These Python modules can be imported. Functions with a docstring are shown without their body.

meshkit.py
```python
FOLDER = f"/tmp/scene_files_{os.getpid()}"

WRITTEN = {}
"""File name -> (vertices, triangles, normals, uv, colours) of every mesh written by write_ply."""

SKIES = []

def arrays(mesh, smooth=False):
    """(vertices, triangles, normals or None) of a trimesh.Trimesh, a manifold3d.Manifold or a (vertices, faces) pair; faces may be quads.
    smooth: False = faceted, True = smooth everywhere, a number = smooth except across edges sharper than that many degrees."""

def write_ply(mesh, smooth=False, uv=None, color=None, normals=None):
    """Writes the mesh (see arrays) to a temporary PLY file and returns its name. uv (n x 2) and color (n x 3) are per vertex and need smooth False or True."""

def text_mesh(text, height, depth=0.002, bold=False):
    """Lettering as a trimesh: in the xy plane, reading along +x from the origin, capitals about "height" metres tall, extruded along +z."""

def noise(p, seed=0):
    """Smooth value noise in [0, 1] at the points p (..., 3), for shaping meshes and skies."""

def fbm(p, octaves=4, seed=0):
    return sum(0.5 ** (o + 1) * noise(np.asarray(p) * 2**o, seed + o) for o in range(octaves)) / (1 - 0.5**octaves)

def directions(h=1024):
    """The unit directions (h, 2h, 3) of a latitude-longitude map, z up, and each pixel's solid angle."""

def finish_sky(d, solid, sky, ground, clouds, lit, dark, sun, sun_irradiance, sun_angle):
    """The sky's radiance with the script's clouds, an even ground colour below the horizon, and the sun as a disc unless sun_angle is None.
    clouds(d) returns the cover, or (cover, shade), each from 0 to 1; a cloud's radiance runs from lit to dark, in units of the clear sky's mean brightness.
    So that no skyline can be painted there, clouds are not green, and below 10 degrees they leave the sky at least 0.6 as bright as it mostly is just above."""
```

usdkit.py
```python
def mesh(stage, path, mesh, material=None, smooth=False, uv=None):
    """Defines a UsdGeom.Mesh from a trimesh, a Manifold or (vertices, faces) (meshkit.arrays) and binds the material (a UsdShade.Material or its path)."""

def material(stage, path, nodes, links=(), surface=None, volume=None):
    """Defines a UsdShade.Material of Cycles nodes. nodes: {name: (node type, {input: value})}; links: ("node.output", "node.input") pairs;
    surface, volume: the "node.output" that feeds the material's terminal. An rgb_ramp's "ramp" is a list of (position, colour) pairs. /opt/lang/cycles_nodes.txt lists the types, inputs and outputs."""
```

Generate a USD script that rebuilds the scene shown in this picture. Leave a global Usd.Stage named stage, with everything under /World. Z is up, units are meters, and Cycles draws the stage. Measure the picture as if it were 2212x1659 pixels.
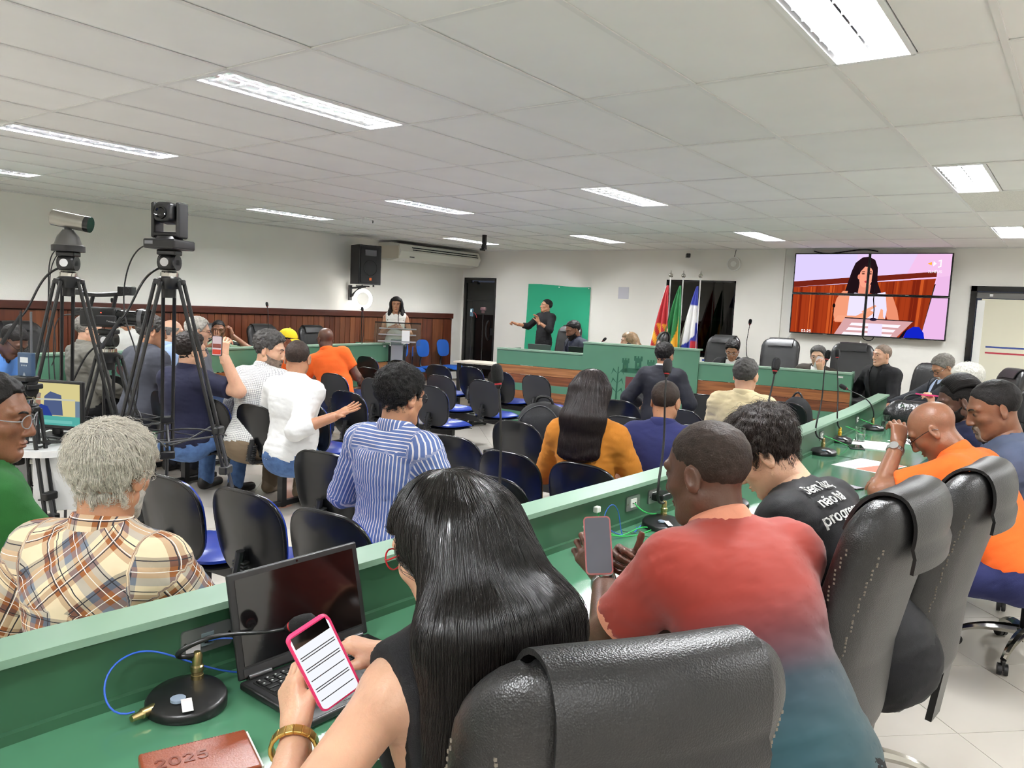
import math, random
import numpy as np, trimesh, manifold3d as m3, shapely
from shapely.geometry import Polygon, Point, LineString, box as sbox
import usdkit, meshkit
from pxr import Usd, UsdGeom, UsdLux, Gf, Sdf, Vt, UsdShade

stage = Usd.Stage.CreateInMemory()
UsdGeom.Xform.Define(stage, '/World'); UsdGeom.Scope.Define(stage, '/World/Looks')
V = lambda *a: np.array(a, float)
def nrm(v): v = np.asarray(v, float); return v / (np.linalg.norm(v) + 1e-12)

# ------------------------------------------------------------------ camera, exposure
FPX, YAW, PITCH, ROLL, ZC = 1683.66, 0.634024, -0.0990261, 0.0462892, 1.65
CEIL = ZC + 1.08141
_f = V(-math.sin(YAW) * math.cos(PITCH), math.cos(YAW) * math.cos(PITCH), math.sin(PITCH))
_r0 = V(math.cos(YAW), math.sin(YAW), 0); _u0 = np.cross(_r0, _f)
_r = _r0 * math.cos(ROLL) + _u0 * math.sin(ROLL); _u = -_r0 * math.sin(ROLL) + _u0 * math.cos(ROLL)
cam = UsdGeom.Camera.Define(stage, '/World/camera')
cam.CreateHorizontalApertureAttr(36.0); cam.CreateFocalLengthAttr(36.0 * FPX / 2212)
cam.CreateVerticalApertureAttr(27.0)
cam.CreateClippingRangeAttr(Gf.Vec2f(0.05, 200)); cam.CreateExposureAttr(0.0)
cam.AddTransformOp().Set(Gf.Matrix4d(*_r, 0, *_u, 0, *(-_f), 0, 0, 0, ZC, 1))
LAMP = 27.0       # strength of the fluorescent tubes
# dim neutral surroundings beyond the room
dome = UsdLux.DomeLight.Define(stage, '/World/night_sky'); dome.CreateIntensityAttr(0.02); dome.CreateColorAttr(Gf.Vec3f(0.6, 0.7, 1.0))

CAMP = V(0, 0, ZC)
def ray(px, py): return _f + (px - 1106) / FPX * _r - (py - 829.5) / FPX * _u
def atz(px, py, z): d = ray(px, py); return CAMP + d * (z - ZC) / d[2]
def aty(px, py, y): d = ray(px, py); return CAMP + d * y / d[1]
def atx(px, py, x): d = ray(px, py); return CAMP + d * x / d[0]
def atd(px, py, dep): return CAMP + ray(px, py) * dep

# ------------------------------------------------------------------ naming and tagging
_used = {}
def path_for(name, parent='/World'):
    parent = str(parent.GetPath()) if hasattr(parent, 'GetPath') else parent
    k = (parent, name); n = _used.get(k, 0); _used[k] = n + 1
    return f'{parent}/{name}' + (f'_{n:03d}' if n else '')
def tag(o, label=None, cat=None, group=None, kind=None):
    p = o.GetPrim() if hasattr(o, 'GetPrim') else o
    for k, v in (('label', label), ('category', cat), ('group', group), ('kind', kind)):
        if v: p.SetCustomDataByKey(k, v)
    return p
def place(x, loc=(0, 0, 0), rz=0, sc=None):
    x = UsdGeom.Xformable(x); x.AddTranslateOp().Set(Gf.Vec3d(*map(float, loc)))
    if rz: x.AddRotateZOp().Set(float(rz))
    if sc: x.AddScaleOp().Set(Gf.Vec3f(*sc))
def thing(name, label, cat, loc=(0, 0, 0), rz=0, group=None, kind=None):
    x = UsdGeom.Xform.Define(stage, path_for(name)); place(x, loc, rz)
    return tag(x, label, cat, group, kind)
def part(name, mesh, mat, parent='/World', smooth=30, label=None, uv=None, kind=None, col=None, cat=None, group=None):
    if isinstance(mesh, list): mesh = trimesh.util.concatenate([m for m in mesh])
    if uv is not None: smooth = True
    m = usdkit.mesh(stage, path_for(name, parent), mesh, mat, smooth=smooth, uv=uv)
    if col is not None:
        UsdGeom.PrimvarsAPI(m).CreatePrimvar('tint', Sdf.ValueTypeNames.Color3fArray, 'vertex').Set(Vt.Vec3fArray.FromNumpy(np.asarray(col, np.float32)))
    return tag(m, label, cat, group, kind)
def struct(name, mesh, mat, label=None, parent='/World', smooth=False):
    p = part(name, mesh, mat, parent, smooth)
    if parent == '/World': tag(p, label, None, None, 'structure')
    return p
def copy(src, loc, rz=0, label=None, group=None, name=None):
    was = src.GetCustomData()
    base = name or src.GetName().rsplit('_', 1)[0] if src.GetName()[-3:].isdigit() else (name or src.GetName())
    x = UsdGeom.Xform.Define(stage, path_for(base)); place(x, loc, rz)
    x.GetPrim().GetReferences().AddInternalReference(src.GetPath()); x.GetPrim().SetInstanceable(True)
    return tag(x, label or was.get('label'), was.get('category'), group or was.get('group'))
def curves(name, pts, width, mat, parent, label=None):
    """pts (n, k, 3) strands; width root to tip"""
    n, k = pts.shape[:2]
    c = UsdGeom.BasisCurves.Define(stage, path_for(name, parent))
    c.CreateTypeAttr('linear'); c.CreatePointsAttr(Vt.Vec3fArray.FromNumpy(pts.reshape(-1, 3).astype(np.float32)))
    c.CreateCurveVertexCountsAttr(Vt.IntArray.FromNumpy(np.full(n, k, np.int32)))
    w = np.tile(np.linspace(1, .35, k) * width, n).astype(np.float32)
    c.CreateWidthsAttr(Vt.FloatArray.FromNumpy(w)); c.SetWidthsInterpolation('vertex')
    UsdShade.MaterialBindingAPI.Apply(c.GetPrim()).Bind(mat)
    return tag(c, label, None, None, 'stuff')

# ------------------------------------------------------------------ materials
def srgb(*c):
    c = np.asarray(c, float) / 255.0
    return tuple(np.where(c <= .04045, c / 12.92, ((c + .055) / 1.055) ** 2.4))
_mats = {}
def mat(name, color, rough=.5, metal=0, var=None, bump=None, coord='object', **kw):
    """principled surface; var = (scale, amount) tone noise; bump = (scale, distance)"""
    if name in _mats: return _mats[name]
    n = {'p': ('principled_bsdf', dict(base_color=color, roughness=rough, metallic=metal, **kw))}; l = []
    if var or bump: n['tc'] = ('texture_coordinate', {})
    if var:
        sc, am = var[:2]
        n['nz'] = ('noise_texture', {'scale': sc, 'detail': 4})
        n['rp'] = ('rgb_ramp', {'ramp': [(.3, tuple(np.array(color) * (1 - am))), (.7, tuple(np.minimum(np.array(color) * (1 + am), 1)))]})
        l += [(f'tc.{coord}', 'nz.vector'), ('nz.fac', 'rp.fac'), ('rp.color', 'p.base_color')]
    if bump:
        n['bn'] = ('noise_texture', {'scale': bump[0], 'detail': 3})
        n['bp'] = ('bump', {'strength': 1.0, 'distance': bump[1]})
        l += [(f'tc.{coord}', 'bn.vector'), ('bn.fac', 'bp.height'), ('bp.normal', 'p.normal')]
    _mats[name] = usdkit.material(stage, '/World/Looks/' + name, n, l, 'p.BSDF'); return _mats[name]
def raw(name, nodes, links, surface):
    if name not in _mats: _mats[name] = usdkit.material(stage, '/World/Looks/' + name, nodes, links, surface)
    return _mats[name]
def emit(name, color, s):
    return raw(name, {'e': ('emission', {'color': color, 'strength': s})}, [], 'e.emission')
def glass(name, tint=(.9, .95, .93), refl=None):
    return raw(name, {'t': ('transparent_bsdf', {'color': tint}), 'g': ('glossy_bsdf', {'color': (1, 1, 1), 'roughness': .02}), 'f': ('fresnel', {'IOR': 1.5}), 'm': ('mix_closure', {})},
               [('f.fac', 'm.fac'), ('t.BSDF', 'm.closure1'), ('g.BSDF', 'm.closure2')], 'm.closure')

# ------------------------------------------------------------------ mesh helpers
def T(m, loc=(0, 0, 0), R=None):
    m = m.copy(); X = np.eye(4)
    if R is not None: X[:3, :3] = R
    X[:3, 3] = loc; m.apply_transform(X); return m
def rotm(axis, deg): return trimesh.transformations.rotation_matrix(math.radians(deg), axis)[:3, :3]
RX, RY, RZ = (lambda d: rotm([1, 0, 0], d)), (lambda d: rotm([0, 1, 0], d)), (lambda d: rotm([0, 0, 1], d))
def bx(sx, sy, sz, c=(0, 0, 0), R=None):
    return T(trimesh.creation.box([sx, sy, sz]), c, R)
def rbox(sx, sy, sz, r, c=(0, 0, 0), R=None, seg=8):
    """box with rounded edges: hull of eight small spheres"""
    s = trimesh.creation.icosphere(1 if seg <= 8 else 2, r)
    p = np.vstack([s.vertices + V(a * (sx / 2 - r), b * (sy / 2 - r), d * (sz / 2 - r)) for a in (-1, 1) for b in (-1, 1) for d in (-1, 1)])
    return T(trimesh.convex.convex_hull(p), c, R)
def cyl(r, h, c=(0, 0, 0), R=None, n=20, r2=None):
    """along z, centred"""
    return T(lathe([(0, -h / 2), (r, -h / 2), (r if r2 is None else r2, h / 2), (0, h / 2)], n), c, R)
def lathe(prof, n=24):
    p = np.array(prof, float); a = np.linspace(0, 2 * math.pi, n, endpoint=False); k = len(p)
    v = np.stack([p[:, 0][:, None] * np.cos(a), p[:, 0][:, None] * np.sin(a), np.repeat(p[:, 1][:, None], n, 1)], -1).reshape(-1, 3)
    f = []
    for i in range(k - 1):
        for j in range(n):
            q = (i * n + j, i * n + (j + 1) % n, (i + 1) * n + (j + 1) % n, (i + 1) * n + j)
            f += [(q[0], q[1], q[2]), (q[0], q[2], q[3])]
    m = trimesh.Trimesh(v, f); m.update_faces(m.nondegenerate_faces()); return m
def smoothpath(p, n=24, closed=False):
    p = np.asarray(p, float)
    if len(p) < 3: return np.linspace(p[0], p[-1], n)
    from scipy.interpolate import CubicSpline
    t = np.r_[0, np.cumsum(np.linalg.norm(np.diff(p, axis=0), axis=1) + 1e-9)]
    return CubicSpline(t, p)(np.linspace(0, t[-1], n))
def tube(p, r, n=8, smooth=0):
    """round tube along points; r number or list"""
    p = smoothpath(p, smooth) if smooth else np.asarray(p, float)
    k = len(p); r = np.interp(np.linspace(0, 1, k), np.linspace(0, 1, len(np.atleast_1d(r))), np.atleast_1d(r))
    d = np.gradient(p, axis=0); d /= np.linalg.norm(d, axis=1, keepdims=True) + 1e-12
    u = np.cross(d[0], V(0, 0, 1) if abs(d[0][2]) < .9 else V(1, 0, 0)); u = nrm(u); us = []
    for i in range(k):
        u = nrm(u - d[i] * (u @ d[i])); us.append(u)
    us = np.array(us); w = np.cross(d, us); a = np.linspace(0, 2 * math.pi, n, endpoint=False)
    v = (p[:, None] + r[:, None, None] * (us[:, None] * np.cos(a)[None, :, None] + w[:, None] * np.sin(a)[None, :, None])).reshape(-1, 3)
    f = []
    for i in range(k - 1):
        for j in range(n):
            q = (i * n + j, i * n + (j + 1) % n, (i + 1) * n + (j + 1) % n, (i + 1) * n + j)
            f += [(q[0], q[1], q[2]), (q[0], q[2], q[3])]
    v = np.vstack([v, p[:1], p[-1:]]); e = len(v)
    for j in range(n):
        f += [(e - 2, (j + 1) % n, j), (e - 1, (k - 1) * n + j, (k - 1) * n + (j + 1) % n)]
    return trimesh.Trimesh(v, f, process=False)
def barbox(a, b, w, h, up=(0, 0, 1)):
    """rectangular bar from a to b"""
    a, b = np.asarray(a, float), np.asarray(b, float); d = nrm(b - a); s = nrm(np.cross(d, up) if abs(d @ np.asarray(up)) < .99 else np.cross(d, V(1, 0, 0))); t = np.cross(s, d)
    return T(trimesh.creation.box([np.linalg.norm(b - a), w, h]), (a + b) / 2, np.stack([d, s, t], 1))
def prism(poly, z0, z1):
    poly = Polygon(poly) if not hasattr(poly, 'geom_type') else poly
    m = trimesh.creation.extrude_polygon(poly, z1 - z0, engine='earcut'); return T(m, (0, 0, z0))
def rpoly(w, h, r, n=6):
    return sbox(-w / 2 + r, -h / 2 + r, w / 2 - r, h / 2 - r).buffer(r, quad_segs=n)
def grid_surface(P):
    """P (a, b, 3) -> single-sided sheet"""
    a, b = P.shape[:2]; i = np.arange(a * b).reshape(a, b)
    q = np.stack([i[:-1, :-1], i[1:, :-1], i[1:, 1:], i[:-1, 1:]], -1).reshape(-1, 4)
    return trimesh.Trimesh(P.reshape(-1, 3), np.vstack([q[:, [0, 1, 2]], q[:, [0, 2, 3]]]), process=False)
def thick_sheet(P, t):
    """sheet with thickness: P outer, offset along normals"""
    g = grid_surface(P); N = np.array(g.vertex_normals).reshape(P.shape); Q = P - N * t
    a, b = P.shape[:2]; m = [g]
    g2 = grid_surface(Q); g2.invert(); m.append(g2)
    for A, B in ((P[0], Q[0]), (Q[-1], P[-1]), (Q[:, 0], P[:, 0]), (P[:, -1], Q[:, -1])): m.append(grid_surface(np.stack([A, B])))
    return trimesh.util.concatenate(m)
def text(s, h, depth=.002, bold=False):
    return meshkit.text_mesh(s, h, depth, bold)
def ctext(s, h, depth=.002, bold=False):
    m = text(s, h, depth, bold); c = m.bounds.mean(0); m.apply_translation([-c[0], -c[1], 0]); return m
# ------------------------------------------------------------------ implicit surfaces for people
def seg_d(P, a, b, ra, rb):
    ab = b - a; t = np.clip(((P - a) @ ab) / (ab @ ab + 1e-12), 0, 1)
    return np.linalg.norm(P - a - t[..., None] * ab, axis=-1) - (ra + (rb - ra) * t)
def ell_d(P, c, R, rad):
    q = (P - c) @ R.T; k0 = np.linalg.norm(q / rad, axis=-1); k1 = np.linalg.norm(q / (rad * rad), axis=-1)
    return np.where(k1 > 1e-9, k0 * (k0 - 1) / np.maximum(k1, 1e-9), -rad.min())
class Field:
    def __init__(s, lo, hi, h):
        s.lo, s.h = np.asarray(lo, float), h; s.n = np.ceil((np.asarray(hi) - s.lo) / h).astype(int) + 1
        s.d = np.full(s.n, .3, np.float32)
    def blk(s, lo, hi):
        i = np.clip(np.floor((lo - s.lo) / s.h).astype(int), 0, s.n); j = np.clip(np.ceil((hi - s.lo) / s.h).astype(int) + 1, 0, s.n)
        if (j <= i).any(): return None, None
        ax = [s.lo[k] + s.h * np.arange(i[k], j[k]) for k in range(3)]
        return tuple(slice(i[k], j[k]) for k in range(3)), np.stack(np.meshgrid(*ax, indexing='ij'), -1)
    def op(s, fn, lo, hi, k, mode):
        sl, P = s.blk(np.asarray(lo), np.asarray(hi))
        if sl is None: return
        v = fn(P).astype(np.float32); d = s.d[sl]
        if mode == 'sub': v = -v
        g = np.maximum(k - np.abs(d - v), 0) ** 2 / (4 * k) if k > 0 else 0
        s.d[sl] = np.minimum(d, v) - g if mode == 'add' else np.maximum(d, v) + g
    def cap(s, a, b, ra, rb=None, k=.03, mode='add', off=0):
        a, b = np.asarray(a, float), np.asarray(b, float); rb = ra if rb is None else rb; ra, rb = ra + off, rb + off; m = max(ra, rb) + k + .05
        s.op(lambda P: seg_d(P, a, b, ra, rb), np.minimum(a, b) - m, np.maximum(a, b) + m, k, mode)
    def ell(s, c, rad, R=None, k=.03, mode='add', off=0):
        c, rad = np.asarray(c, float), np.asarray(rad, float) + off; R = np.eye(3) if R is None else np.asarray(R); m = rad.max() + k + .05
        s.op(lambda P: ell_d(P, c, R, rad), c - m, c + m, k, mode)
    def cut(s, p, n, k=.004):
        """drop what lies on the side of plane (p, n) that n points to"""
        s.op(lambda P: (P - p) @ n, s.lo, s.lo + s.h * s.n, k, 'max')
    def mesh(s):
        return surfnet(s.d, s.lo, s.h)
_EDG = [(0, 1), (2, 3), (4, 5), (6, 7), (0, 2), (1, 3), (4, 6), (5, 7), (0, 4), (1, 5), (2, 6), (3, 7)]
_COR = np.array([(i >> 2 & 1, i >> 1 & 1, i & 1) for i in range(8)])
def surfnet(d, lo, h):
    d = np.pad(d, 1, constant_values=.3); lo = np.asarray(lo) - h
    ins = d < 0; n = np.array(d.shape) - 1
    cnt = sum(ins[c[0]:c[0] + n[0], c[1]:c[1] + n[1], c[2]:c[2] + n[2]].astype(np.int8) for c in _COR)
    act = np.argwhere((cnt > 0) & (cnt < 8)); idx = -np.ones(n, np.int64); idx[tuple(act.T)] = np.arange(len(act))
    cv = np.stack([d[tuple((act + c).T)] for c in _COR]); ps = np.zeros((len(act), 3)); ct = np.zeros(len(act))
    for a, b in _EDG:
        va, vb = cv[a], cv[b]; m = (va < 0) != (vb < 0); t = np.where(m, va / np.where(m, va - vb, 1), 0)
        ps += np.where(m[:, None], _COR[a] + t[:, None] * (_COR[b] - _COR[a]), 0); ct += m
    v = lo + h * (act + ps / ct[:, None]); F = []
    for ax in range(3):
        u, w = [(1, 2), (2, 0), (0, 1)][ax]; sh = [slice(None)] * 3; s2 = list(sh); sh[ax] = slice(0, -1); s2[ax] = slice(1, None)
        A, B = ins[tuple(sh)], ins[tuple(s2)]; e = np.argwhere(A != B); e = e[(e[:, u] > 0) & (e[:, w] > 0) & (e[:, u] < n[u]) & (e[:, w] < n[w])]
        fl = A[tuple(e.T)]; E_u, E_w = np.eye(3, dtype=int)[u], np.eye(3, dtype=int)[w]
        q = np.stack([idx[tuple((e - E_u - E_w).T)], idx[tuple((e - E_w).T)], idx[tuple(e.T)], idx[tuple((e - E_u).T)]], 1)
        q = np.where(fl[:, None], q, q[:, ::-1]); F += [q[:, [0, 1, 2]], q[:, [0, 2, 3]]]
    m = trimesh.Trimesh(v, np.vstack(F), process=False); m.remove_unreferenced_vertices(); return m
def joined(ms):
    """boolean union of closed meshes, or their plain sum when one is not watertight"""
    try:
        out = None
        for m in ms:
            q = m3.Manifold(m3.Mesh(vert_properties=np.ascontiguousarray(m.vertices, np.float32), tri_verts=np.ascontiguousarray(m.faces, np.uint32)))
            if q.status() != m3.Error.NoError or q.is_empty(): raise ValueError
            out = q if out is None else out + q
        t = out.to_mesh(); return trimesh.Trimesh(t.vert_properties[:, :3], t.tri_verts, process=False)
    except Exception:
        return trimesh.util.concatenate(ms)

# ---- head: x right, y forward, z up, origin between the ears (metres, adult man)
_cache = {}
def head_field(h, male=True, age=0):
    F = Field((-.11, -.135, -.16), (.11, .135, .14), h)
    F.ell((0, -.014, .036), (.0755, .096, .083)); F.ell((0, .028, -.030), (.061, .064, .086), k=.04)
    F.cap((0, .060, -.100), (0, .066, -.098), .019 if male else .015, k=.03)
    for s in (-1, 1):
        F.cap((s * .052, -.002, -.056), (s * .018, .062, -.100), .017 if male else .013, .015, k=.03)
        F.ell((s * .040, .057, -.022), (.021, .022, .018), k=.02)
        F.cap((s * .048, .072, .027), (s * .012, .086, .024), .010 if male else .007, k=.016)
        F.ell((s * .031, .099, .004), (.017, .016, .012), k=.012, mode='sub')
        F.ell((s * .031, .0755, .004), (.0150, .0140, .0125), k=.003)                    # lids
        F.cap((s * .021, .0895, .0025), (s * .041, .0865, .0025), .0022, k=.002, mode='sub')
        F.ell((s * .011, .096, -.038), (.0085, .010, .0075), k=.006)
        # ear
        R = RZ(s * -24) @ RX(-8)
        F.ell((s * .0795, -.012, -.004), (.007, .018, .031), R.T, k=.006); F.ell((s * .078, -.008, -.026), (.006, .010, .011), R.T, k=.008)
        F.ell((s * .0875, -.011, .001), (.006, .010, .019), R.T, k=.004, mode='sub')
    F.cap((0, .088, .014), (0, .105, -.028), .0085, .0115, k=.010); F.ell((0, .107, -.034), (.0115, .010, .0095), k=.006)
    F.ell((0, .088, -.063), (.023, .0095, .0055), k=.006); F.ell((0, .086, -.073), (.020, .0095, .0062), k=.006)
    F.cap((-.021, .095, -.068), (.021, .095, -.068), .0014, k=.003, mode='sub')
    F.ell((0, .088, -.084), (.02, .008, .005), k=.008, mode='sub')
    return F
def head_mesh(h, male):
    k = ('head', h, male)
    if k not in _cache:
        F = head_field(h, male); F.cap((0, -.018, -.06), (0, -.03, -.2), .056 if male else .047, k=.03); _cache[k] = F.mesh()
    return _cache[k]
def hairline(P, style):
    x, y, z = np.abs(P[..., 0]), P[..., 1], P[..., 2]
    front = .073
    base = np.interp(y, [-.11, -.03, -.022, .006, .016, .028, .045, .068, .10], [-.052, -.048, -.03, .028, -.012, -.005, .038, front, front + .005])
    if style == 'fade': base = np.interp(y, [-.11, -.03, -.022, .006, .03, .045, .068, .10], [-.042, -.035, -.02, .03, .03, .052, .076, .078])
    if style == 'horseshoe': return np.maximum(base, np.where(z > .055, 9, base))
    return base
def hair_mesh(style, t, h, rough, seed):
    F = Field((-.12, -.15, -.13), (.12, .14, .16), h)
    P = F.blk(F.lo, F.lo + F.h * F.n)[1]
    top = np.clip((P[..., 2] - .0) / .1, 0, 1)
    d = ell_d(P, V(0, -.014, .036), np.eye(3), V(.0755, .096, .083)); d = np.minimum(d, ell_d(P, V(0, .028, -.03), np.eye(3), V(.061, .064, .086)))
    d = np.minimum(d, seg_d(P, V(0, -.018, -.06), V(0, -.03, -.2), .056, .056))
    if rough: d = d + rough * (meshkit.fbm(P * 70 + 9.1 * seed, 2, seed) - .5) * 2
    hl = hairline(P, style) - P[..., 2]; tap = np.where(P[..., 1] < .03, np.clip(.25 - hl / .035, .12, 1), np.clip(.45 - hl / .02, .3, 1))
    d = d - np.maximum(t * tap, .0016) * (.55 + .45 * top if style != 'top' else .35 + 1.1 * top)
    hl = (hl + .018 * (meshkit.fbm(P * 45 + 3.3 * seed, 2, seed + 4) - .5)) * .8
    d = np.maximum(d, hl)
    d = np.maximum(d, .012 - np.where(P[..., 2] < .03, np.linalg.norm((P - np.where(P[..., :1] > 0, 1, -1) * V(.082, 0, 0) - V(0, -.006, -.004)) / V(1, 1, 1.7), axis=-1), 1))
    F.d = d.astype(np.float32); return F.mesh()
def beard_mesh(t, h, seed, goatee=False):
    F = head_field(h, True); P = F.blk(F.lo, F.lo + F.h * F.n)[1]; x, y, z = np.abs(P[..., 0]), P[..., 1], P[..., 2]
    d = F.d - t + .002 * (meshkit.noise(P * 150, seed) - .5)
    lim = np.interp(y, [-.02, .0, .03, .06, .085, .11], [-.005, -.012, -.035, -.045, -.05, -.048]) if not goatee else np.where(x < .028, -.05, -.16)
    d = np.maximum(d, (z - lim)); d = np.maximum(d, -.002 - y); d = np.maximum(d, x - .068)
    d = np.maximum(d, .010 - np.linalg.norm((P - V(0, .095, -.068)) / V(2.1, 1.2, .75), axis=-1))
    F.d = d.astype(np.float32); return F.mesh()

# ---- hand: wrist at origin, fingers along +y, back of the hand +z, thumb on +x side
_POSE = {  # per finger: curl angles (mcp, pip, dip), then thumb: (out, curl)
 'relaxed': ([(18, 25, 15), (22, 30, 18), (26, 34, 20), (30, 38, 22)], (38, 18)),
 'flat': ([(4, 6, 4)] * 4, (46, 5)),
 'spread': ([(-6, 8, 5)] * 4, (62, 4)),
 'fist': ([(75, 85, 45)] * 4, (40, 55)),
 'grip': ([(38, 52, 30), (42, 54, 30), (46, 56, 32), (50, 58, 34)], (30, 22)),
 'phone': ([(22, 62, 38), (26, 64, 40), (30, 66, 40), (34, 68, 40)], (34, 10)),
 'point': ([(8, 14, 10), (24, 34, 20), (62, 76, 45), (68, 80, 45)], (30, 45)),
 'tap': ([(6, 12, 8), (30, 24, 12), (48, 50, 30), (54, 56, 34)], (26, 30)),
 'thumbup': ([(70, 85, 45)] * 4, (60, -12))}
def hand_mesh(pose, h):
    k = ('hand', pose, h)
    if k in _cache: return _cache[k]
    F = Field((-.09, -.06, -.11), (.10, .22, .06), h); cur, th = _POSE[pose]
    F.cap((0, -.05, 0), (0, .012, 0), .026, .025, k=.02)
    for x, y in ((-.030, .078), (-.011, .085), (.009, .086), (.028, .082)): F.cap((x * .55, .012, 0), (x, y, 0), .0145, .0115, k=.018)
    F.ell((.018, .035, -.008), (.02, .03, .014), k=.015)
    L = [(.042, .026, .020), (.046, .029, .021), (.042, .027, .020), (.034, .021, .018)]
    X = [.029, .009, -.012, -.031]; Y = [.084, .089, .087, .080]; spread = [6, 1, -3, -8]
    for i in range(4):
        p = V(X[i], Y[i], 0); a = 0; sp = math.radians(spread[i] * (1.8 if pose == 'spread' else 1)); r = (.0090, .0082, .0074, .0064)
        for j in range(3):
            a -= math.radians(cur[i][j]); q = p + L[i][j] * V(math.sin(sp) * math.cos(a), math.cos(sp) * math.cos(a), math.sin(a))
            F.cap(p, q, r[j] * (.92 if i == 3 else 1), r[j + 1] * (.92 if i == 3 else 1), k=.005); p = q
    o, c = map(math.radians, th); p = V(.020, .018, -.006)
    d1 = V(math.sin(o), math.cos(o), -.35); p2 = p + .045 * nrm(d1); F.cap(p, p2, .0145, .0105, k=.012)
    d2 = V(math.sin(o - c * .6), math.cos(o - c * .6), -.25 - .6 * math.sin(c)); p3 = p2 + .032 * nrm(d2); F.cap(p2, p3, .0105, .0092, k=.005)
    d3 = V(math.sin(o - c), math.cos(o - c), -.2 - .9 * math.sin(c)); F.cap(p3, p3 + .024 * nrm(d3), .0094, .0074, k=.005)
    _cache[k] = F.mesh(); return _cache[k]
def ik(S, W, l1, l2, hint):
    v = W - S; L = min(np.linalg.norm(v), (l1 + l2) * .995); W = S + nrm(v) * L; u = nrm(v)
    a = (l1 * l1 - l2 * l2 + L * L) / (2 * L); hgt = math.sqrt(max(l1 * l1 - a * a, 0)); n = hint - u * (hint @ u)
    return S + u * a + nrm(n) * hgt, W
# ------------------------------------------------------------------ people
def skin(tone):
    t = {'light': (212, 166, 138), 'olive': (205, 152, 116), 'tan': (180, 130, 100), 'brown': (134, 90, 66), 'dark': (92, 62, 48), 'deep': (78, 50, 38)}[tone]
    return mat('skin_' + tone, srgb(*t), .42, var=(14, .10), bump=(160, .0006), subsurface_weight=.12, subsurface_scale=.008)
HAIRC = {'black': (20, 17, 16), 'brown': (44, 32, 25), 'darkbrown': (30, 23, 20), 'grey': (120, 116, 110), 'salt': (70, 68, 66), 'white': (205, 202, 194), 'silver': (176, 172, 163), 'blond': (150, 120, 84), 'stub': (46, 35, 29), 'stubgrey': (120, 104, 92)}
def hairmat(c):
    return mat('hair_' + c, srgb(*HAIRC[c]), .62, var=(60, .35), bump=(220, .002), specular_ior_level=.25)
def cloth(name, rgb, rough=.85, **kw):
    return mat('cloth_' + name, srgb(*rgb), rough, var=(9, .06), bump=(420, .0006), specular_ior_level=.25, sheen_weight=.02, **kw)
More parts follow.
